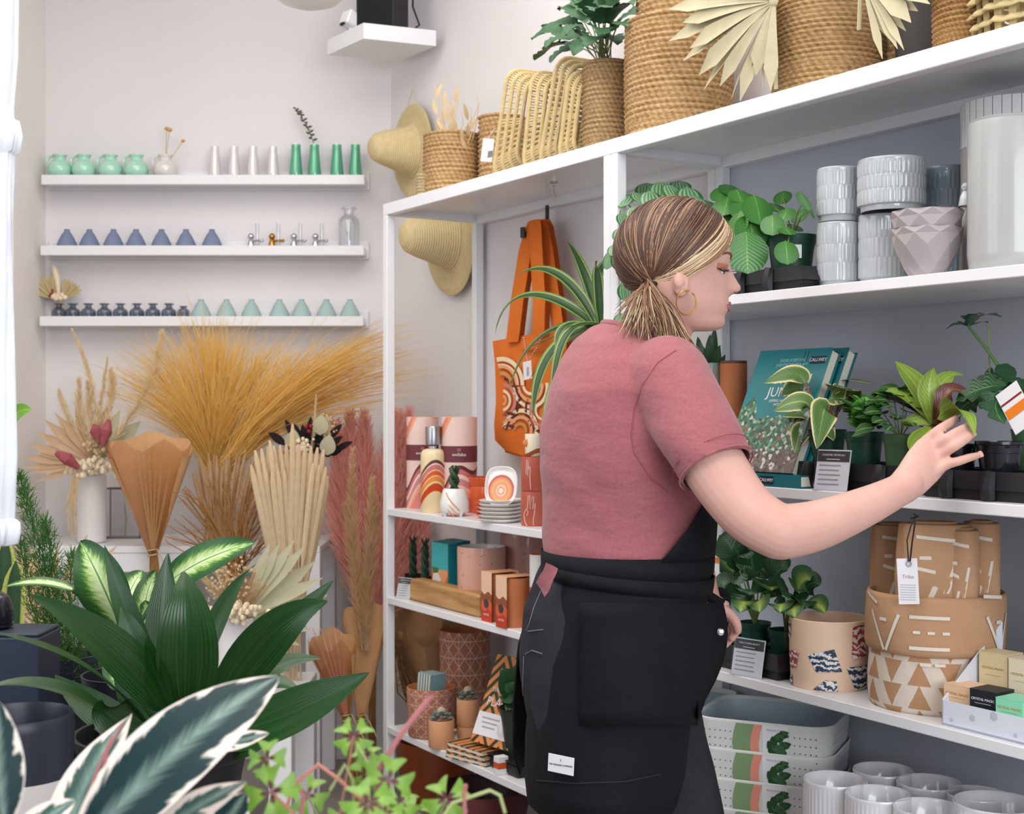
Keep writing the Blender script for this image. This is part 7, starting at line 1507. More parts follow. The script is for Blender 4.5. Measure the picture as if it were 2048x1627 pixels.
# foxtail asparagus fern
m_fox = noisy('foxtail_green', (48, 92, 44), (98, 146, 74), 30, .6); Y = 2.46; c = wp(120, Y, TZ); t = thing('potted_foxtail_fern', 'feathery foxtail fern with upright plumes behind the navy box', 'plant', c); npot(t, .07, .2, m_navyp); c = c + Vector((0,0,.19))
for (pts, r, n_) in ((((110,1330), (90,1120), (36,945)), .030, 1500), (((120,1330), (110,1150), (90,1040)), .030, 1000), (((130,1330), (140,1200), (142,1105)), .024, 600), (((130,1340), (165,1280), (185,1230)), .03, 600), (((120,1350), (110,1300), (92,1260)), .03, 600), (((140,1350), (180,1340), (205,1330)), .03, 500), (((110,1340), (60,1200), (40,1080)), .026, 700)):
    mb = MB(); Q = [P(*p_, Y-.04+.03*i) for i, p_ in enumerate(pts)]
    for i in range(n_):
        f = rn.random(); p = Q[0].lerp(Q[1], f).lerp(Q[1].lerp(Q[2], f), f); tg_ = (Q[2]-Q[0]).normalized(); o = Vector((rn.gauss(0,1), rn.gauss(0,1), rn.gauss(0,1))).normalized(); k = r*(1.05-.75*f**2)
        p2 = p + o*k*rn.uniform(.2,.95); d = (o + tg_*.8 + Vector((rn.gauss(0,.5), rn.gauss(0,.5), rn.gauss(0,.5)))).normalized()*.016; ribbon(mb, [p2, p2+d*.5, p2+d], .0011, n=2)
        if i % 6 == 0: ribbon(mb, [p, p+(p2-p)*.5, p2+(p2-p)*.2], .0005, n=2)
    mb.tube([c, Q[0], Q[1], Q[2]], [.002,.002,.0015,.0005], 5); stuff(mb.build('plume', m_fox, t, world=True))
# snake plant and climbing leaf at the very left, navy box, black bowl
m_snk = leafmat('snake_plant_leaf', [(0, (52, 84, 52)), (.55, (44, 74, 48)), (.68, (188, 196, 92)), (1, (206, 206, 110))], .4); Y = 2.7; t = thing('snake_plant', 'yellow edged snake plant at the left edge below the garment', 'plant', wp(-6, Y, 0)); npot(t, .10, .72, m_navyp); c = wp(-6, Y, .66)
for (x, y, x0, wd) in ((12,1070,0,.05), (32,1120,20,.045), (-10,1100,-14,.05), (18,1160,10,.04)): MB().leaf([wp(x0, Y, .66), P((x0+x)/2, (y+1300)/2, Y), P(x, y, Y)], wd, (.3,-1,0), shape=lambda q: 1 if q < .7 else max(.03, 1-((q-.7)/.3)**2), fold=.2, n=12, cr=6).build('leaf', m_snk, t, world=True)
m_lime = leafmat('lime_leaf', [(0, (160, 190, 80)), (.1, (118, 168, 48)), (1, (108, 160, 44))], .35); B_ = P(-15, 900, Y); MB().tube([c, P(-22,1000,Y), B_], .003, 5).build('climbing_stem', m_pst, t, world=True); MB().leaf([P(20,855,Y), P(30,812,Y-.05), P(64,820,Y-.06)], .034, (-.3,-1,.2), shape=ov, n=10, cr=4).build('lime_leaf', m_lime, t, world=True); MB().tube([B_, P(20,855,Y)], .002, 5).build('leaf_stalk', m_pst, t, world=True)
Y = 2.12; q = wp(20, Y, TZ); H = CAMZ-(1272-CY)*Y/FPX-TZ; t = thing('navy_box', 'dark navy wooden box under the long arching leaf', 'box', q); mnb = mat('navy_paint', (44, 52, 70), .5, var=.08, bump=.1); wx = 126*Y/FPX
MB().box((0,.04,H/2), (wx,.10,H), bev=.003).build('box_body', mnb, t, smooth=False); MB().box((0,.04,H+.003), (wx*.98,.098,.006), bev=.002).build('box_lid', mnb, t, smooth=False)
t = thing('black_jar', 'glossy black round jar standing on the navy box', 'jar', wp(-14, 2.16, TZ+H+.006)); MB().lathe([(0,0), (.02,0), (.03,.01), (.033,.028), (.026,.05), (.014,.058), (0,.06)], 30).build('jar_body', gb, t); MB().lathe([(.02,.0), (.031,.004), (.031,.008), (.02,.009)], 30).build('foot_ring', gb, t)
# stromanthe
def stro(name, dark, mid, white, thr):
    g = G(name); u, v = g.uv(); e = g.math('MULTIPLY', g.math('ABSOLUTE', g.math('SUBTRACT', u, .5)), 2); cm = g.n('CombineXYZ'); g.put(cm.inputs[0], g.math('MULTIPLY', u, 2.2)); g.put(cm.inputs[1], g.math('MULTIPLY', g.math('SUBTRACT', v, g.math('MULTIPLY', e, .30)), 7)); g.put(cm.inputs[2], 3.3)
    n = g.noise(1, 5, cm.outputs[0], .6); cm2 = g.n('CombineXYZ'); g.put(cm2.inputs[0], u); g.put(cm2.inputs[1], g.math('MULTIPLY', g.math('SUBTRACT', v, g.math('MULTIPLY', e, .30)), 40)); n2 = g.noise(1, 3, cm2.outputs[0])
    base = g.mix(g.math('MULTIPLY', n2, .9), lin(dark), lin(mid)); vein = g.math('MULTIPLY', g.math('SUBTRACT', .34, g.math('ADD', e, g.math('MULTIPLY', g.math('SUBTRACT', n2, .5), .7))), 2.2, clamp=True)
    base = g.mix(g.math('MULTIPLY', vein, .55), base, lin((176, 206, 190))); wm = g.math('MULTIPLY', g.math('SUBTRACT', g.math('ADD', g.math('MULTIPLY', e, .62), g.math('MULTIPLY', n, .85)), thr), 14, clamp=True)
    edge = g.math('MULTIPLY', g.math('SUBTRACT', e, .93), 30, clamp=True); c_ = g.mix(g.math('MAXIMUM', wm, edge), base, lin(white)); g.put(g.b.inputs['Base Color'], c_); g.set(Roughness=.5, Specular_IOR_Level=.22); g.bump(n2, .2, .002); return g.m
m_str = stro('stromanthe_leaf', (12, 36, 40), (26, 62, 64), (238, 226, 214), .93); m_str2 = stro('stromanthe_pale', (30, 60, 56), (70, 104, 96), (240, 224, 214), .74)
Y = 1.08; c = wp(60, Y, TZ); t = thing('potted_stromanthe', 'dark teal leaf plant with white margins nearest the viewer', 'plant', c); npot(t, .07, .14, m_navyp); c = c + Vector((0,0,.13))
m_pks = mat('pink_stalk', (190, 120, 122), .45); elp = lambda q: (math.sin(PI*min(1, .03+.97*q**.9)))**.72
for (b, c1, tip, wd, Ys, up, m_) in (((140,1720), (360,1460), (556,1352), .074, (1.02,1.0,1.10), (-.35,-.85,.5), m_str), ((110,1740), (165,1530), (262,1428), .064, (1.08,1.12,1.2), (-.5,-.8,.3), m_str2), ((300,1680), (400,1600), (492,1562), .032, (1.0,1.02,1.06), (-.2,-.6,.8), m_str2), ((400,1500), (480,1480), (538,1466), .018, (1.2,1.2,1.2), (0,-.7,.7), m_str2), ((420,1700), (460,1630), (492,1585), .03, (1.05,1.06,1.08), (0,-.9,.3), m_str), ((10,1650), (-10,1520), (-4,1402), .036, (.98,.98,1.0), (.5,-.9,.1), m_str), ((20,1720), (70,1640), (150,1600), .03, (1.0,1.0,1.02), (0,-.7,.7), m_str2)):
    B_ = P(*b, Ys[0]); MB().tube([c, c.lerp(B_,.5), B_], .002, 6).build('stalk', m_pks, t, world=True); MB().leaf([B_, P(*c1, Ys[1]), P(*tip, Ys[2])], wd, up, shape=elp, fold=.10, wav=.012, n=26, cr=12, ph=b[0]).build('leaf', m_, t, world=True, ang=180)
for pts in (((200,1580,1.1), (215,1500,1.12), (245,1445,1.14)), ((160,1640,1.05), (195,1540,1.08), (225,1470,1.1))): MB().tube([P(*p_) for p_ in pts], [.0016,.0014,.0008], 5).build('young_stalk', m_pks, t, world=True)
# iron cross oxalis
g = G('oxalis_leaf'); u, v = g.uv(); e = g.math('ABSOLUTE', g.math('SUBTRACT', u, .5)); f = g.math('ADD', v, g.math('ADD', g.math('MULTIPLY', e, .5), g.math('MULTIPLY', g.math('SUBTRACT', g.noise(220, 3), .5), .22))); g.put(g.b.inputs['Base Color'], g.ramp(f, [(0, (92, 34, 46)), (.46, (84, 30, 40)), (.50, (104, 130, 50)), (.6, (128, 166, 62)), (1, (110, 152, 52))])); g.set(Roughness=.45); m_ox = g.m
Y = 1.12; c = wp(720, Y, TZ); t = thing('potted_oxalis', 'iron cross clover with burgundy hearts in front of the shelving', 'plant', c); npot(t, .075, .17, mat('oxalis_pot', (190, 120, 90), .6)); c = c + Vector((0,0,.16)); m_oxs = mat('oxalis_stem', (176, 190, 130), .5); m_oxr = mat('oxalis_red_stem', (206, 138, 122), .5)
for i, (x, y, s_, yy, up) in enumerate(((707,1472,34,1.12,(0,-.8,.6)), (534,1516,34,1.1,(-.1,-.85,.5)), (737,1512,28,1.14,(.3,-.6,.7)), (543,1583,46,1.04,(0,-.9,.4)), (615,1588,36,1.12,(.1,-.8,.6)), (737,1605,46,1.02,(.1,-.7,.7)), (777,1560,44,1.06,(.2,-.85,.4)), (893,1597,40,1.10,(-.1,-.8,.6)), (690,1635,34,1.06,(0,-.6,.8)), (800,1605,34,1.12,(.2,-.6,.8)), (770,1625,34,1.04,(0,-.7,.7)), (735,1545,34,1.10,(-.2,-.9,.3)), (830,1620,28,1.14,(.2,-.6,.7)))):
    q = P(x, y, yy); S = 1.08*s_*yy/FPX; up = Vector(up).normalized(); ax = up.cross(Vector((0,0,1))).normalized(); ay = ax.cross(up)
    b_ = c + Vector((rn.gauss(0,.02), rn.gauss(0,.02), 0)); MB().tube([b_, b_.lerp(q,.6)+Vector((rn.gauss(0,.01), 0, .01)), q], .0011, 5).build('stem', m_oxs if i % 3 else m_oxr, t, world=True)
    for k in range(4):
        a = PI/4 + k*PI/2 + i*.7; d = ax*math.cos(a) + ay*math.sin(a); sd = d.cross(up); MB().grid([[q + d*S*(.92*u_ + .24*abs(x_)*(1-.62*abs(x_)**3)*u_**3) + sd*(x_*S*.60*(.04+.96*u_**1.35)) + up*S*(.10*math.sin(PI*u_)+.10*abs(x_)*u_-.12*u_) for x_ in [-1+.25*j_ for j_ in range(9)]] for u_ in [i_/9 for i_ in range(10)]]).build('leaflet', m_ox, t, world=True)
for pts, m_, r_ in ((((755,1640), (757,1540), (800,1470), (866,1386), (855,1392)), m_pks, .0022), (((568,1640), (585,1570), (637,1528), (680,1560), (722,1600)), m_oxr, .0017), (((880,1640), (905,1605), (980,1580), (1000,1590), (1010,1625)), m_oxs, .0014), (((930,1640), (928,1590), (931,1568)), m_pks, .0018), (((600,1640), (608,1590), (600,1580)), m_pks, .0018), (((660,1580), (690,1528), (706,1560), (708,1620)), m_oxs, .0013), (((715,1490), (745,1540)), m_oxs, .001)): MB().tube([P(x, y, 1.08) for x, y in pts], r_, 6).build('bare_stem', m_, t, world=True)
# ================================================================ the shop keeper
def union(mb, vox, smooth=2, factor=.5):
    me = bpy.data.meshes.new('u'); me.from_pydata(mb.v, [], mb.f); o = bpy.data.objects.new('u', me); COL.objects.link(o)
    m = o.modifiers.new('r', 'REMESH'); m.mode = 'VOXEL'; m.voxel_size = vox; m.adaptivity = 0.0
    if smooth: s_ = o.modifiers.new('s', 'SMOOTH'); s_.iterations = smooth; s_.factor = factor
    out = bpy.data.meshes.new_from_object(o.evaluated_get(bpy.context.evaluated_depsgraph_get())); bpy.data.objects.remove(o); bpy.data.meshes.remove(me); return out
def place(me, name, m, parent, fn=None):
    inv = (Matrix.Translation(parent.location) @ parent.rotation_euler.to_matrix().to_4x4()).inverted()
    if fn:
        nr = [v.normal.copy() for v in me.vertices]
        for v, n_ in zip(me.vertices, nr): v.co = v.co + n_*fn(v.co, n_)
    me.transform(inv); me.name = name; me.materials.clear(); me.materials.append(m); me.polygons.foreach_set('use_smooth', [True]*len(me.polygons)); me.update()
    o = bpy.data.objects.new(name, me); COL.objects.link(o); o.parent = parent; return o
def loft(mb, rings, N=32, cap=True, a0=None, a1=None):
    # rings: (py, x left, x right, depth, half depth[, z lift at front]) seen as horizontal slices of the figure
    rows = []
    for rg in rings:
        py, xl, xr, Y, hd = rg[:5]; sl = rg[5] if len(rg) > 5 else 0; row = []; xc = (xl+xr)/2; c = P(xc, py, Y); hx = (xr-xl)/2*Y/FPX
        for k in range(N if a0 is None else N+1):
            a = 2*PI*k/N if a0 is None else R(a0+(a1-a0)*k/N)
            row.append(c + Vector((hx*math.cos(a), hd*math.sin(a), sl*math.cos(a))))
        rows.append(row)
    b = len(rows[0]); closed = a0 is None; vs = [p for r_ in rows for p in r_]; fs = []
    for i in range(len(rows)-1):
        for j in range(b if closed else b-1): j2 = (j+1) % b; fs.append((i*b+j, i*b+j2, (i+1)*b+j2, (i+1)*b+j))
    if cap and closed: fs.append(tuple(range(b-1, -1, -1))); fs.append(tuple((len(rows)-1)*b+j for j in range(b)))
    uv = [(j/(b-1), i/(len(rows)-1)) for i in range(len(rows)) for j in range(b)]
    mb.add(vs, fs, uv); return mb
def limb(mb, pts, seg=18):
    # pts: (px, py, Y, radius) refined with Catmull-Rom
    Q = [(P(x, y, Y), r) for x, y, Y, r in pts]; path = []; rad = []
    for i in range(len(Q)-1):
        p0, p1, p2, p3 = [Q[max(0, min(len(Q)-1, i+d))] for d in (-1, 0, 1, 2)]
        for k in range(5):
            t = k/5; a = [.5*(-t+2*t*t-t**3), .5*(2-5*t*t+3*t**3), .5*(t+4*t*t-3*t**3), .5*(-t*t+t**3)]
            path.append(p0[0]*a[0]+p1[0]*a[1]+p2[0]*a[2]+p3[0]*a[3]); rad.append(p0[1]*a[0]+p1[1]*a[1]+p2[1]*a[2]+p3[1]*a[3])
    path.append(Q[-1][0]); rad.append(Q[-1][1]); mb.tube(path, rad, seg); mb.ball(path[0], rad[0]*.98, 14, 10); mb.ball(path[-1], rad[-1]*.98, 14, 10); return mb
# --- head
YH = 2.35; KH = YH/FPX; HC = P(1340, 575, YH); hh_ = R(7); FH = Vector((math.cos(hh_), math.sin(hh_), 0)); LH = Vector((-math.sin(hh_), math.cos(hh_), 0))
HT_ = [(405,1362,1335,.016), (412,1400,1296,.044), (430,1430,1268,.061), (455,1449,1252,.071), (485,1459,1248,.076), (505,1462,1248,.0775), (525,1459,1250,.0765), (545,1458,1254,.075), (565,1458,1260,.073), (585,1457,1268,.069), (605,1459,1278,.064), (620,1457,1288,.0585), (632,1451,1298,.053), (645,1453,1310,.045), (655,1447,1325,.035), (662,1428,1348,.018)]
def hrow(py):
    for a, b in zip(HT_, HT_[1:]):
        if a[0] <= py <= b[0]: f = (py-a[0])/(b[0]-a[0]); f2 = f; return tuple(a[k]+(b[k]-a[k])*f2 for k in range(4))
    return HT_[-1] if py > 600 else HT_[0]
def bump1(x, c, s_): return math.exp(-((x-c)/s_)**2)
NOSE = [(512,0), (526,5), (540,10), (552,16), (563,23), (572,30), (579,30), (584,21), (588,10), (592,3), (597,0)]
def nose(py):
    for a, b in zip(NOSE, NOSE[1:]):
        if a[0] <= py <= b[0]: return a[1]+(b[1]-a[1])*(py-a[0])/(b[0]-a[0])
    return 0
def hpt(py, a, off=0.0):
    # a = 0 is the face, negative towards the camera
    _, xf, xb, hw = hrow(py); c, s_ = math.cos(a), math.sin(a); xm = xb+(xf-xb)*.46
    x = (xm-1340)*KH + ((xf-xm) if c > 0 else (xm-xb))*KH*math.copysign(abs(c)**((1.75 if py > 480 else 1.75-.8*min(1,(480-py)/50)) if c > 0 else .95), c)
    y = hw*math.copysign(abs(s_)**.92, s_)
    if c > 0:
        w_ = .0085 + .0055*min(1, max(0, (py-545)/30)); x += nose(py)*KH*math.exp(-(y/w_)**2)
        x += .0030*bump1(py, 607, 4.5)*math.exp(-(y/.016)**2) + .0030*bump1(py, 618, 4)*math.exp(-(y/.014)**2) - .0022*bump1(py, 612, 1.8)*math.exp(-(y/.018)**2)
        x -= .0075*bump1(py, 541, 10)*bump1(abs(y), .031, .013); x += .003*bump1(py, 512, 8)*bump1(abs(y), .03, .02)
    z = (575-py)*KH; q = Vector((x, y, z))
    if off: q += Vector((q.x, q.y, q.z-.03)).normalized()*off
    return HC + FH*q.x + LH*q.y + Vector((0,0,q.z))
body = MB(); rows = []; NA = 96
pys = [405+1.9*i for i in range(136)]
for py in pys: rows.append([hpt(py, 2*PI*k/NA, -.004 if py < 470 else 0) for k in range(NA)])
vs = [p for r_ in rows for p in r_]; fs = []
for i in range(len(rows)-1):
    for j in range(NA): j2 = (j+1) % NA; fs.append((i*NA+j, i*NA+j2, (i+1)*NA+j2, (i+1)*NA+j))
fs.append(tuple(range(NA-1, -1, -1))); fs.append(tuple((len(rows)-1)*NA+j for j in range(NA))); body.add(vs, fs)
# ears
for sg in (-1, 1):
    for (x, py, y, r, s3) in ((1342, 577, .0735, .016, (.85,.35,1.3)), (1335, 569, .079, .012, (.8,.4,1.15)), (1347, 590, .072, .0075, (.9,.6,1))): body.ball(HC + FH*((x-1340)*KH) + LH*(sg*y) + Vector((0,0,(575-py)*KH)), r, 14, 10, s3)
limb(body, [(1335,600,2.36,.056), (1325,650,2.36,.054), (1305,690,2.36,.054), (1275,730,2.37,.062), (1262,790,2.37,.07)], 24)
# --- trunk and legs under the clothes
loft(body, [(690,1200,1345,2.37,.10), (730,1150,1385,2.37,.145), (800,1112,1402,2.36,.15), (900,1100,1408,2.35,.14), (1000,1100,1408,2.35,.13), (1100,1102,1405,2.35,.13), (1200,1062,1392,2.35,.15), (1300,1055,1380,2.35,.155), (1380,1065,1372,2.35,.15)])
RL = [(1165,1330,2.30,.088), (1172,1480,2.285,.082), (1190,1640,2.27,.072), (1205,1780,2.25,.062), (1195,1920,2.28,.058), (1180,2080,2.3,.045), (1180,2180,2.32,.036)]
LL = [(1280,1330,2.42,.088), (1315,1480,2.40,.082), (1365,1640,2.38,.070), (1395,1780,2.38,.060), (1395,1920,2.4,.056), (1390,2060,2.42,.043), (1390,2130,2.43,.036)]
limb(body, RL); limb(body, LL)
# --- right arm and hand
limb(body, [(1345,780,2.235,.052), (1385,850,2.165,.053), (1430,935,2.12,.0505), (1490,1018,2.09,.046), (1548,1058,2.075,.0435), (1572,1062,2.075,.0425), (1640,1048,2.085,.0385), (1725,1015,2.11,.0315), (1790,984,2.14,.0262), (1815,968,2.15,.0258)], 22)
def palm(mb, rings, N=20):
    rows = []
    for (x, y, Y, hw, th, (dx, dy, dY)) in rings:
        c = P(x, y, Y); wv = Vector((dx, dY, -dy)).normalized(); ax = Vector((0,0,0))
        rows.append((c, wv, hw, th))
    vs = []; 
    for i, (c, wv, hw, th) in enumerate(rows):
        t_ = (rows[min(i+1, len(rows)-1)][0]-rows[max(i-1, 0)][0]).normalized(); w2 = (wv - t_*wv.dot(t_)).normalized(); nn = t_.cross(w2)
        for k in range(N): a = 2*PI*k/N; vs.append(c + w2*(hw*math.cos(a)) + nn*(th*math.sin(a)))
    fs = [(i*N+j, i*N+(j+1) % N, (i+1)*N+(j+1) % N, (i+1)*N+j) for i in range(len(rows)-1) for j in range(N)]
    fs.append(tuple(range(N-1, -1, -1))); fs.append(tuple((len(rows)-1)*N+j for j in range(N))); mb.add(vs, fs)
wd_ = (38, 52, .06)
palm(body, [(1800,980,2.145,.026,.022,(30,52,.03)), (1822,960,2.155,.030,.020,(34,52,.04)), (1845,932,2.168,.034,.017,wd_), (1862,912,2.178,.0345,.0145,wd_), (1874,899,2.184,.032,.012,wd_)])
FING = [((1838,898,2.188,.011), (1854,880,2.186,.0102), (1878,860,2.178,.0094), (1896,848,2.20,.0086), (1909,839,2.222,.0068)), ((1850,912,2.18,.011), (1868,894,2.178,.0104), (1898,874,2.162,.0096), (1920,861,2.178,.0088), (1938,851,2.20,.0068)),
        ((1862,925,2.172,.011), (1882,908,2.17,.010), (1910,891,2.155,.0094), (1930,878,2.165,.0086), (1945,868,2.185,.0066)), ((1872,940,2.165,.0105), (1892,929,2.162,.0092), (1916,922,2.152,.0082), (1938,915,2.155,.0076), (1960,909,2.168,.0058)), ((1822,945,2.185,.013), (1836,915,2.215,.012), (1850,890,2.232,.0105), (1862,872,2.245,.008))]
for f in FING: limb(body, [(x, y, Y, r*.92) for x, y, Y, r in f], 14)
# --- left arm, resting hand
limb(body, [(1330,770,2.54,.058), (1352,880,2.60,.05), (1362,1000,2.62,.043), (1385,1100,2.58,.036), (1408,1180,2.54,.027), (1418,1208,2.53,.025)], 18)
palm(body, [(1414,1204,2.53,.024,.018,(8,20,.3)), (1432,1218,2.52,.030,.016,(8,20,.3)), (1448,1230,2.51,.031,.014,(8,20,.3))])
for f in (((1440,1216,2.48,.010), (1460,1228,2.475,.0095), (1473,1246,2.47,.0088), (1476,1262,2.47,.0070)), ((1440,1222,2.50,.010), (1460,1238,2.495,.0095), (1472,1258,2.49,.0088), (1464,1276,2.49,.007)), ((1436,1230,2.52,.010), (1454,1250,2.515,.0092), (1462,1272,2.51,.0084), (1450,1290,2.51,.0068)), ((1432,1236,2.535,.009), (1446,1262,2.53,.0082), (1446,1286,2.53,.0074), (1432,1304,2.53,.0058)), ((1425,1225,2.48,.011), (1432,1250,2.465,.010), (1438,1275,2.46,.0085), (1436,1292,2.46,.0065))): limb(body, f, 12)
for (x, y, Y) in ((1180,2215,2.26), (1390,2150,2.4)): loft(body, [(y-60,x-40,x+45,Y,.045), (y-25,x-45,x+110,Y,.045), (y,x-45,x+150,Y,.045), (y+18,x-40,x+150,Y,.04)])
pers = thing('person', 'person with a low ponytail in pink shirt and black apron reaching for a plant', 'person', (P(1230, 900, 2.35).x, 2.35, 0.0))
g = G('skin'); n1 = g.noise(14, 3); n2 = g.noise(90, 2); g.put(g.b.inputs['Base Color'], g.mix(n1, lin((210, 158, 144)), lin((230, 186, 172)))); g.set(Roughness=.48, Specular_IOR_Level=.35, Subsurface_Weight=.12, Subsurface_Radius=(.02, .008, .005), Subsurface_Scale=.3); g.bump(n2, .04, .002); m_skin = g.m
ob = place(union(body, .0030, 3, .45), 'body', m_skin, pers)
# --- face details
def onface(py, y): # camera side surface point at lateral offset y
    lo, hi = -1.7, 0.0
    for _ in range(30):
        a = (lo+hi)/2; q = (hpt(py, a)-HC).dot(LH)
        if q < -y: lo = a
        else: hi = a
    return hpt(py, (lo+hi)/2)
m_lip = mat('lip_rose', (198, 98, 96), .35, var=.05); m_brow = mat('brow_brown', (124, 84, 62), .8); m_lash = mat('lash_dark', (36, 26, 26), .6); m_shadow = mat('eyeshadow_copper', (196, 124, 98), .5, var=.1); m_eye = mat('eye_white', (226, 218, 214), .2); m_gold = mat('gold_hoop', (216, 170, 92), .2, 1.0, var=0)
def facetube(pts, r, m_, name, fl=1.0, out=.0006):
    MB().tube([onface(py, y) + (FH*.6-LH*.5).normalized()*out for py, y in pts], r, 8).build(name, m_, pers, world=True)
facetube([(611.5,.024), (609.5,.018), (607,.011), (605.5,.005), (606.5,0)], [.0008,.0018,.0026,.0030,.0028], m_lip, 'upper_lip', out=-.0004)
facetube([(612.5,.023), (615,.017), (617.5,.011), (619,.005), (619,0)], [.0008,.0020,.0030,.0036,.0036], m_lip, 'lower_lip', out=-.0010)
facetube([(518,.050), (511,.042), (508,.034), (509,.025), (514,.017), (518,.013)], [.0007,.0016,.0021,.0026,.0028,.0016], m_brow, 'eyebrow', out=.0002)
ec = onface(545, .031) - (FH*.7-LH*.7).normalized()*.0065
MB().ball(ec, .0095, 18, 12).build('eyeball', m_eye, pers, world=True)
mb = MB(); rws = []
for i in range(7):
    py = 530+11.5*i/6; rws.append([onface(py, .018+.029*j/8) + (FH*.6-LH*.6).normalized()*(.0008+.0032*math.sin(PI*j/8)*math.sin(PI*(i+.5)/7)) for j in range(9)])
mb.grid(rws); mb.build('eyelid', m_shadow, pers, world=True)
facetube([(541,.048), (542.5,.041), (543.5,.032), (542.5,.023), (540,.017)], [.0006,.0013,.0016,.0014,.0006], m_lash, 'lash_line', out=.0036)
MB().ball(onface(546, .0285) + (FH*.75-LH*.6).normalized()*.0005, .0042, 12, 8, (.6,1,1)).build('iris', mat('iris_dark', (52, 50, 54), .15), pers, world=True)
for i in range(9):
    p = onface(543, .040-.0024*i) + (FH*.6-LH*.6).normalized()*.0036; MB().tube([p, p+FH*.004-Vector((0,0,.0015)), p+FH*.0075+Vector((0,0,.0005))], [.0006,.0005,.0002], 4).build('eyelash', m_lash, pers, world=True)
MB().ball(onface(583, .0095)+FH*.0005-Vector((0,0,.0012)), .0026, 8, 6, (1.3,.7,.6)).build('nostril', mat('nostril_shade', (150, 92, 84), .7), pers, world=True)
MB().ball(HC + FH*((1339-1340)*KH) - LH*.0795 + Vector((0,0,(575-574)*KH)), .006, 12, 8, (1.15,.35,.8)).build('ear_hollow', mat('ear_inner', (214, 142, 128), .5), pers, world=True)
hoop = [HC + FH*((1349-1340)*KH + .0168*math.cos(a)) - LH*.083 + Vector((0,0,(575-612)*KH + .0205*math.sin(a))) for a in [R(70)+R(345)*k/40 for k in range(41)]]
MB().tube(hoop, .0013, 8).build('hoop_earring', m_gold, pers, world=True)
for f in FING[:4]:
    p = P(*f[-1][:3]); q = P(*f[-2][:3]); d = (p-q).normalized(); nn = (Vector((0,-1,.35)) - d*Vector((0,-1,.35)).dot(d)).normalized(); sd = d.cross(nn)
    MB().grid([[p + d*(-.006+.009*i/4) + sd*(.0052*(j/2-1)) + nn*(f[-1][3]*.97-.0015*(j/2-1)**2 - (.0012 if i == 4 else 0)) for j in range(5)] for i in range(5)]).build('fingernail', mat('nail_pink', (234, 178, 166), .25), pers, world=True)
# --- hair
HE = (.107, .083, .097); HCc = HC + FH*((1349-1340)*KH) + Vector((0,0,(575-505)*KH))
def hdir(v, off): # point on the hair ellipsoid in direction v (forward, left, up)
    v = Vector(v).normalized(); k = 1/math.sqrt((v.x/HE[0])**2+(v.y/HE[1])**2+(v.z/HE[2])**2); return HCc + (FH*v.x + LH*v.y + Vector((0,0,v.z)))*(k+off)
def hv(px, py, sgn=-1):
    x = (px-1349)*KH; z = (505-py)*KH; q = 1-(x/HE[0])**2-(z/HE[2])**2; return Vector((x, sgn*HE[1]*math.sqrt(max(0, q)), z))
def hairmat(name, a, b, c):
    g = G(name); u, v = g.uv(); f = g.noise(1, 3, g.scaled(g.coord('UV'), 9, .6, 1)); g.put(g.b.inputs['Base Color'], g.ramp(f, [(.3, a), (.5, b), (.7, c)])); g.set(Roughness=.42, Specular_IOR_Level=.45); return g.m
m_h1 = hairmat('hair_brown', (66, 42, 32), (88, 60, 46), (112, 80, 62)); m_h2 = hairmat('hair_light', (112, 80, 60), (150, 114, 86), (186, 150, 116)); m_h3 = hairmat('hair_blonde', (184, 154, 118), (218, 192, 154), (232, 212, 178))
tie = hv(1287, 572)
# cap below the strands
rws = []
for i in range(25):
    row = []
    for k in range(49):
        a = -PI+2*PI*k/48; lim = 1.02 if abs(a) < .6 else (1.35 if abs(a) < 1.2 else (1.75 if abs(a) < 1.75 else 2.25)); th = (i/24)*lim
        v = Vector((math.sin(th)*math.cos(a), math.sin(th)*math.sin(a), math.cos(th))); row.append(hdir((v.x*HE[0], v.y*HE[1], v.z*HE[2]), -.0035))
    rws.append(row)
mb = MB(); mb.grid(rws); hair = mb.build('hair', m_h1, pers, world=True, ang=180)
def strand(v0, v1, w, m_, off, name='hair_lock', lift=.004):
    path = []; n = 16; a0 = Vector(v0); a1 = Vector(v1); A = Vector((a0.x/HE[0], a0.y/HE[1], a0.z/HE[2])).normalized(); B_ = Vector((a1.x/HE[0], a1.y/HE[1], a1.z/HE[2])).normalized(); om = max(1e-3, math.acos(max(-1, min(1, A.dot(B_)))))
    rr = []
    for i in range(n+1):
        t_ = i/n; q = A*(math.sin((1-t_)*om)/math.sin(om)) + B_*(math.sin(t_*om)/math.sin(om)); sag = -.10*math.sin(PI*t_)*(1 if a0.x > 0 else .3); q = Vector((q.x, q.y, q.z+sag)).normalized()
        path.append(hdir((q.x*HE[0], q.y*HE[1], q.z*HE[2]), off + lift*math.sin(PI*t_) - .002*t_)); rr.append(w*(.35+.65*math.sin(PI*min(1, .15+.85*(1-t_)))) )
    mb_ = MB(); mb_.tube(path, rr, 6, flat=.45); return mb_
hr = random.Random(5); packs = {0: MB(), 1: MB(), 2: MB()}
def addto(k, mb_): packs[k].add(mb_.v, mb_.f, mb_.u)
for i in range(430):
    f = i/429.; px = 1452-190*f + hr.gauss(0,3); py = 446-44*math.sin(PI*min(1, f*1.05)) + 24*f*f + hr.gauss(0,2) # along the parting
    v0 = Vector(((px-1349)*KH, hr.uniform(-.03,.004), (505-py)*KH)); v1 = tie + Vector((hr.gauss(0,.004), hr.gauss(0,.003), hr.gauss(0,.004))); k = 0 if hr.random() < .74 else 1
    if f < .10: k = 2 if hr.random() < .6 else 1
    addto(k, strand(v0, v1, hr.uniform(.0013,.0027), None, hr.uniform(-.002,.001)))
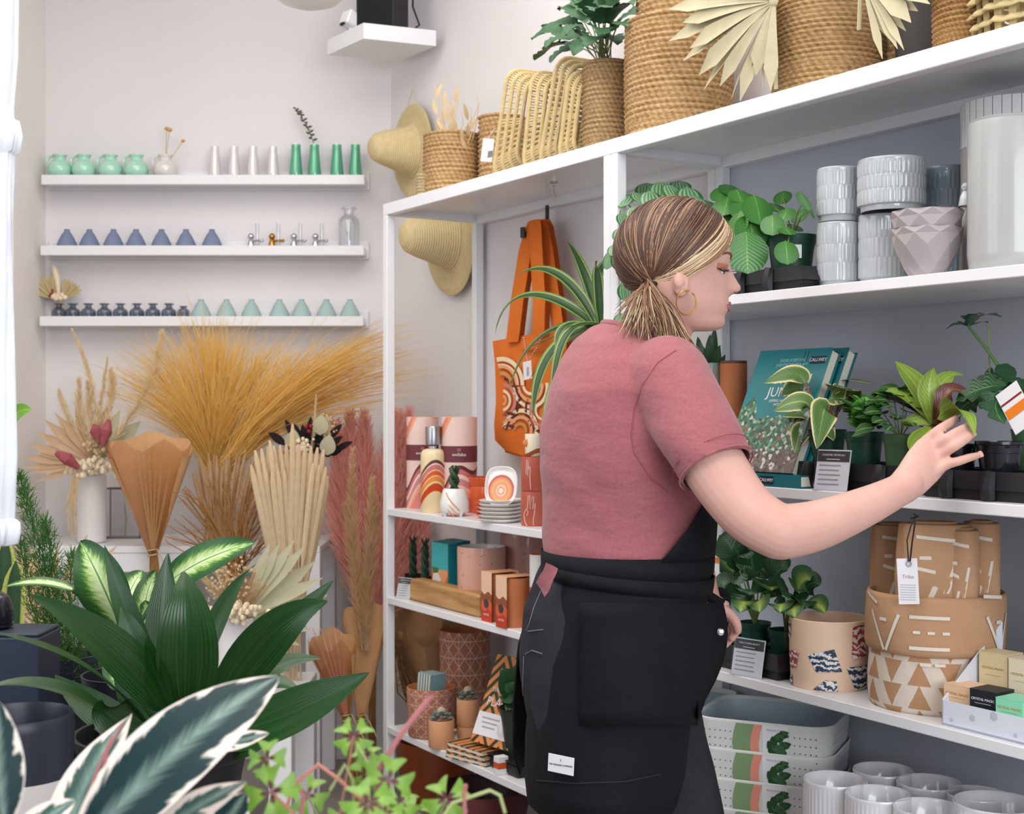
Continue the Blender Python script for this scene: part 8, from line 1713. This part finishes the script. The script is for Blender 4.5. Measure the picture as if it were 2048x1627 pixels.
for i in range(70): # face framing and temple
    f = i/69.; px = 1447-46*f+hr.gauss(0,2); py = 436+88*f; v0 = hv(px, py); v0.y = min(v0.y, -.018-.03*f); addto(2 if i % 3 else 1, strand(v0, tie+Vector((hr.gauss(0,.004), 0, hr.gauss(0,.004)-.004)), hr.uniform(.0016,.003), None, hr.uniform(-.001,.001), lift=.002))
for i in range(150): # from the back of the head
    a = hr.uniform(0,1); v0 = Vector((-HE[0]*math.cos(.9*a-.3), hr.uniform(-.05,.06), HE[2]*(.75-1.3*a))); addto(0, strand(v0, tie+Vector((hr.gauss(0,.004), hr.gauss(0,.004), hr.gauss(0,.004))), hr.uniform(.0015,.0028), None, hr.uniform(-.001,.001), lift=.001))
TP = hdir(tie, .006)
for i in range(300): # ponytail
    f = hr.random(); ex = 1228+168*f+hr.gauss(0,6); ey = 668+56*f**1.2+hr.uniform(-60,22)*(1-.3*f); Ye = 2.25-.02*f+hr.gauss(0,.012)
    E = P(ex, ey, Ye); M1 = TP.lerp(E, .35) + Vector((hr.gauss(0,.007)+(.012 if f > .6 else -.010), -.012, .004)); M2 = TP.lerp(E, .7) + Vector((hr.gauss(0,.007), -.008, .0))
    path = [TP + Vector((hr.gauss(0,.003), hr.gauss(0,.003), hr.gauss(0,.004))), M1, M2, E]; pp = []
    for q in range(11):
        t_ = q/10; Q = path[:]
        while len(Q) > 1: Q = [Q[j].lerp(Q[j+1], t_) for j in range(len(Q)-1)]
        pp.append(Q[0])
    mb_ = MB(); r0 = hr.uniform(.0011,.0024); mb_.tube(pp, [r0*(1-.9*(q/10)**2) for q in range(11)], 6, flat=.5); addto(1 if hr.random() < .6 else (2 if hr.random() < .6 else 0), mb_)
for k, m_ in enumerate((m_h1, m_h2, m_h3)): stuff(packs[k].build('hair_strands', m_, hair, ang=180)); 
for ch in hair.children:
    inv = (Matrix.Translation(pers.location)).inverted(); ch.data.transform(inv)
MB().tube([TP + FH*(.0125*math.cos(a)) - LH*(.010*math.sin(a)-.002) + Vector((0,0,.003*math.sin(2*a))) for a in [2*PI*k/20 for k in range(20)]], .0035, 8, closed=True).build('hair_tie', mat('dark_hair_tie', (62, 40, 40), .7), pers, world=True)
# --- shirt
sh = MB()
loft(sh, [(668,1205,1352,2.37,.088,-.020), (678,1182,1372,2.37,.112,-.022), (700,1146,1396,2.37,.142,-.016), (730,1120,1408,2.37,.160,-.008), (780,1096,1420,2.36,.170), (850,1084,1426,2.355,.168), (920,1082,1428,2.35,.160), (1000,1083,1428,2.35,.152), (1060,1082,1426,2.35,.148), (1108,1087,1424,2.35,.148)], 40)
limb(sh, [(1335,752,2.23,.070), (1368,815,2.185,.0685), (1405,880,2.145,.066), (1434,938,2.118,.0615)], 24)
limb(sh, [(1330,752,2.50,.066), (1345,830,2.56,.062), (1355,920,2.60,.056)], 20)
def wrinkle(p, n_):
    z = p.z; low = min(1, max(0, (1.23-z)/.12+.4)); d = p.x*2.6 + z*3.2
    return .0045*low*mnoise.noise(Vector((p.x*7, p.y*7, d*6))) + .0090*low*max(0, mnoise.noise(Vector((p.x*4+3, p.y*4, (z*13 + p.x*5)))))**1.0 + .002*mnoise.noise(p*9)
g = G('dusty_pink_jersey'); ml = g.noise(260, 3); g.put(g.b.inputs['Base Color'], g.mix(ml, lin((150, 84, 92)), lin((178, 112, 117)))); g.set(Roughness=.9, Specular_IOR_Level=.12, Sheen_Weight=.25)
wr = g.noise(5, 4, g.scaled(g.coord(), 1.2, 1.2, 2.2)); g.bump(g.math('ADD', g.math('MULTIPLY', wr, 2.0), g.math('MULTIPLY', g.noise(900, 1), .06)), .45, .02); m_shirt = g.m
sm_ = union(sh, .005, 8, .6); bmx = bmesh.new(); bmx.from_mesh(sm_)
hem_c = P(1434, 938, 2.118); hem_d = (P(1434,938,2.118)-P(1405,880,2.145)).normalized(); bmesh.ops.bisect_plane(bmx, geom=bmx.verts[:]+bmx.edges[:]+bmx.faces[:], plane_co=hem_c, plane_no=hem_d, clear_outer=False)
dl = [f for f in bmx.faces if (f.calc_center_median()-hem_c).dot(hem_d) > 0 and (f.calc_center_median()-hem_c).length < .10 and f.calc_center_median().y < 2.25]; bmesh.ops.delete(bmx, geom=dl, context='FACES'); bmx.to_mesh(sm_); bmx.free()
shirt = place(sm_, 'shirt', m_shirt, pers, wrinkle); so = shirt.modifiers.new('thickness', 'SOLIDIFY'); so.thickness = .002; so.offset = -1
# sleeve hem and collar bands, shoulder seam
hx_ = hem_d.orthogonal().normalized(); hy_ = hem_d.cross(hx_)
m_seam = mat('pink_seam', (160, 86, 90), .9)
for off in (-.002, -.022): MB().tube([hem_c + hem_d*off + (hx_*math.cos(a)+hy_*math.sin(a))*(.0625 - off*.12) for a in [2*PI*k/40 for k in range(40)]], .0016 if off > -.01 else .0008, 6, closed=True).build('sleeve_hem', m_seam if off < -.01 else m_shirt, shirt, world=False).data.transform(Matrix.Translation(-pers.location))
from mathutils.bvhtree import BVHTree
def tree(o): return BVHTree.FromPolygons([v.co + pers.location for v in o.data.vertices], [tuple(p.vertices) for p in o.data.polygons])
def trace(bv, pts, name, par, m_, r, lift=.0012):
    out = []
    for (xa, ya), (xb, yb2) in zip(pts, pts[1:]):
        for q in range(7):
            f = q/7; h_ = bv.ray_cast(Vector((0,0,CAMZ)), (P(xa+(xb-xa)*f, ya+(yb2-ya)*f, 2.0)-Vector((0,0,CAMZ))).normalized())
            if h_[0] is not None and (not out or (h_[0]-pers.location-out[-1]).length < .06): out.append(h_[0] - pers.location + h_[1]*math.copysign(lift, -h_[1].y))
    if len(out) > 2: MB().tube(out, r, 5).build(name, m_, par)
bv = tree(shirt)
trace(bv, ((1352,700), (1315,725), (1285,770), (1268,820), (1262,870), (1268,905), (1300,955), (1340,985)), 'shoulder_seam', shirt, m_seam, .0011, .0004)
mb = MB(); xc_ = P(1280, 669, 2.37); mb.tube([xc_ + Vector((.064*math.cos(a), .090*math.sin(a), -.020*math.cos(a))) for a in [2*PI*k/48 for k in range(48)]], .0065, 10, closed=True, flat=1.0); mb.build('collar', m_shirt, shirt).data.transform(Matrix.Translation(-pers.location))
# --- apron, trousers
g = G('black_canvas'); g.put(g.b.inputs['Base Color'], g.mix(g.noise(9, 4), lin((15, 16, 20)), lin((27, 29, 35)))); g.set(Roughness=.8, Specular_IOR_Level=.2); g.bump(g.math('ADD', g.math('MULTIPLY', g.noise(6, 3), 2), g.math('MULTIPLY', g.noise(800, 1), .08)), .4, .015); m_apr = g.m
g = G('faded_black_denim'); g.put(g.b.inputs['Base Color'], g.mix(g.noise(18, 5), lin((36, 36, 42)), lin((58, 58, 64)))); g.set(Roughness=.85, Specular_IOR_Level=.15); g.bump(g.noise(900, 1), .2, .002); m_den = g.m
je = MB(); loft(je, [(1096,1096,1410,2.35,.138), (1150,1070,1404,2.35,.150), (1220,1046,1396,2.35,.160), (1300,1038,1388,2.35,.164), (1370,1042,1380,2.35,.160), (1430,1050,1372,2.35,.152)])
limb(je, [(x, y, Y, r+.006) for x, y, Y, r in RL[:-1]] + [(1180,2150,2.31,.05)]); limb(je, [(x, y, Y, r+.006) for x, y, Y, r in LL[:-1]] + [(1390,2110,2.425,.048)])
jeans = place(union(je, .006, 5, .6), 'jeans', m_den, pers, lambda p, n_: .003*mnoise.noise(Vector((p.x*8, p.y*8, p.z*16))))
bvj = tree(jeans); m_gt = mat('grey_thread', (120, 120, 126), .8)
for pts in (((1088,1168), (1068,1215), (1058,1250), (1052,1262)), ((1056,1262), (1092,1258)), ((1050,1308), (1064,1300), (1088,1308)), ((1048,1312), (1046,1380), (1050,1450))): trace(bvj, pts, 'stitching', jeans, m_gt, .0010, .0006)
def shell(name, rings, a0, a1, N=40, th=.003, par=pers, m_=None, jit=.004):
    mb_ = MB(); loft(mb_, rings, N, False, a0, a1); mb_.v = [tuple(Vector(p) + Vector((mnoise.noise(Vector(p)*7), mnoise.noise(Vector(p)*7+Vector((9,0,0))), 0))*jit) for p in mb_.v]; o_ = mb_.build(name, m_ or m_apr, par, world=(par is pers), ang=180)
    if par is not pers: o_.data.transform(Matrix.Translation(-pers.location))
    s_ = o_.modifiers.new('thickness', 'SOLIDIFY'); s_.thickness = th; s_.offset = 1; return o_
apron = shell('apron', [(1106,1084,1428,2.35,.156), (1135,1084,1426,2.35,.160), (1170,1080,1418,2.35,.172), (1230,1072,1408,2.35,.184), (1300,1062,1396,2.35,.192), (1380,1052,1386,2.35,.194), (1460,1046,1376,2.35,.194), (1540,1046,1366,2.345,.194), (1592,1052,1352,2.34,.190)], -168, 80, 56)
shell('apron_back_flap', [(1200,1060,1400,2.36,.175), (1290,1036,1400,2.37,.185), (1400,1026,1396,2.38,.19), (1500,1026,1390,2.38,.19), (1545,1040,1380,2.38,.19)], 110, 185, 20, par=apron)
shell('waistband', [(1098,1082,1430,2.35,.159), (1118,1081,1430,2.35,.163), (1140,1081,1428,2.35,.166)], -176, 176, 64, .003, apron, jit=.003)
shell('waist_tie', [(1135,1078,1430,2.35,.169,-.012), (1150,1078,1428,2.35,.171,-.014), (1163,1078,1425,2.35,.171,-.016)], -170, 20, 48, .0025, apron, jit=.003)
shell('bib', [(972,1378,1430,2.32,.060), (1000,1340,1434,2.33,.085), (1040,1260,1434,2.34,.125), (1075,1180,1432,2.345,.150), (1104,1120,1430,2.35,.158)], -80, 85, 30, .003, apron, jit=.002)
# pocket with snapped corner
mb = MB(); rws = []
for i in range(9):
    y = 1205+245*i/8; row = []
    for j in range(15):
        f = j/14; x = 1160 + (250 - 18*i/8)*f; 
        xc, hx2 = 1238-4*i/8, 170-8*i/8; u_ = min(.999, max(-.999, (x-xc)/hx2)); Y_ = 2.35 - .194*math.sqrt(1-u_*u_) - .007 - .010*math.sin(PI*f)*math.sin(PI*min(1, (8-i)/8+.15))
        if f > .75: Y_ = min(Y_, 2.35-.194*math.sqrt(1-min(.9, abs(u_))**2) + .02*(f-.75)/.25); 
        row.append(P(x + (max(0, f-.72)/.28)*(48*math.sin(PI*min(1, .25+i/8*.85))), y, Y_))
    rws.append(row)
mb.grid(rws); pk = mb.build('pocket', m_apr, apron, ang=180); pk.data.transform(Matrix.Translation(-pers.location)); s_ = pk.modifiers.new('thickness', 'SOLIDIFY'); s_.thickness = .003
pk2 = MB(); pk2.grid([[P(1395+12*j/3, 1200+8*j, 2.26+.03*j) if i == 0 else P(1395+[60,46,22,0][i-1]*j/3*(1 if i < 4 else 0)+0, [0,1245,1300,1370,1437][i], 2.26+.02*j) for j in range(4)] for i in range(5)]); o_ = pk2.build('pocket_flap', m_apr, apron, ang=180); o_.data.transform(Matrix.Translation(-pers.location)); s_ = o_.modifiers.new('thickness', 'SOLIDIFY'); s_.thickness = .003
bv = tree(apron); bvp = tree(pk); m_thr = mat('apron_thread', (34, 36, 42), .8)
def curvesurf(x): u_ = min(.999, max(-.999, (x-1232)/172)); return 2.35-.194*math.sqrt(1-u_*u_)-.013
for pts in (((1160,1208), (1230,1202), (1320,1204), (1400,1222)), ((1165,1240), (1230,1236), (1320,1238), (1395,1252)), ((1160,1208), (1162,1320), (1166,1448)), ((1166,1448), (1240,1452), (1320,1448), (1362,1440)), ((1075,1560), (1150,1566), (1250,1562), (1330,1545)), ((1090,1140), (1180,1160), (1290,1182), (1390,1172))):
    trace(bv if pts[0][1] > 1500 or pts[0][1] < 1150 else bvp, pts, 'seam_stitching', apron, m_thr, .0012)
o_ = MB().lathe([(0,0), (.0065,0), (.006,.002), (.003,.003), (0,.003)], 18).build('snap_button', m_chrome, apron); o_.matrix_local = Matrix.Translation(P(1441,1263,2.255)-pers.location) @ Matrix.Rotation(R(80), 4, 'X')
lbp = P(1122, 1528, 2.345-.194*math.sqrt(1-(84/160.)**2)-.007) - pers.location; ly = R(-30)
lab = MB().box((0,0,0), (.047,.0012,.029), Euler((0,R(3),ly)), bev=.0003).build('woven_label', m_paper, apron, smooth=False); lab.location = lbp
text(apron, 'THE ORGANIC COMPANY', .0036, lbp + Vector((-math.sin(-ly)*.001*0-.0006, -.0012, -.001)), (R(90),R(3)*0,ly), m_ink); text(apron, 'i', .007, lbp + Vector((-.0006,-.0012,.007)), (R(90),0,ly), m_ink)
MB().tube([P(1420,1192,2.525)+Vector((.030*math.cos(a), .028*math.sin(a), .008*math.sin(2*a)-.004*math.cos(a))) for a in [2*PI*k/16 for k in range(16)]], .010, 8, closed=True).build('scrunchie', m_apr, pers, world=True)
# pink shirt tail peeking out at the back
o_ = MB().leaf([P(1105,1130,2.215), P(1095,1160,2.22), P(1082,1178,2.235)], .03, (-.6,-1,.2), shape=lambda q: .8+.2*q, n=6, cr=4, wav=.05).build('shirt_tail', m_shirt, shirt); o_.data.transform(Matrix.Translation(-pers.location))
for (x, y, Y) in ((1180,2215,2.26), (1390,2150,2.4)):
    mb = MB(); loft(mb, [(y-66,x-44,x+50,Y,.05), (y-28,x-50,x+118,Y,.05), (y,x-50,x+158,Y,.05), (y+24,x-46,x+160,Y,.048)]); mb.build('shoe', m_blk, pers, world=True)
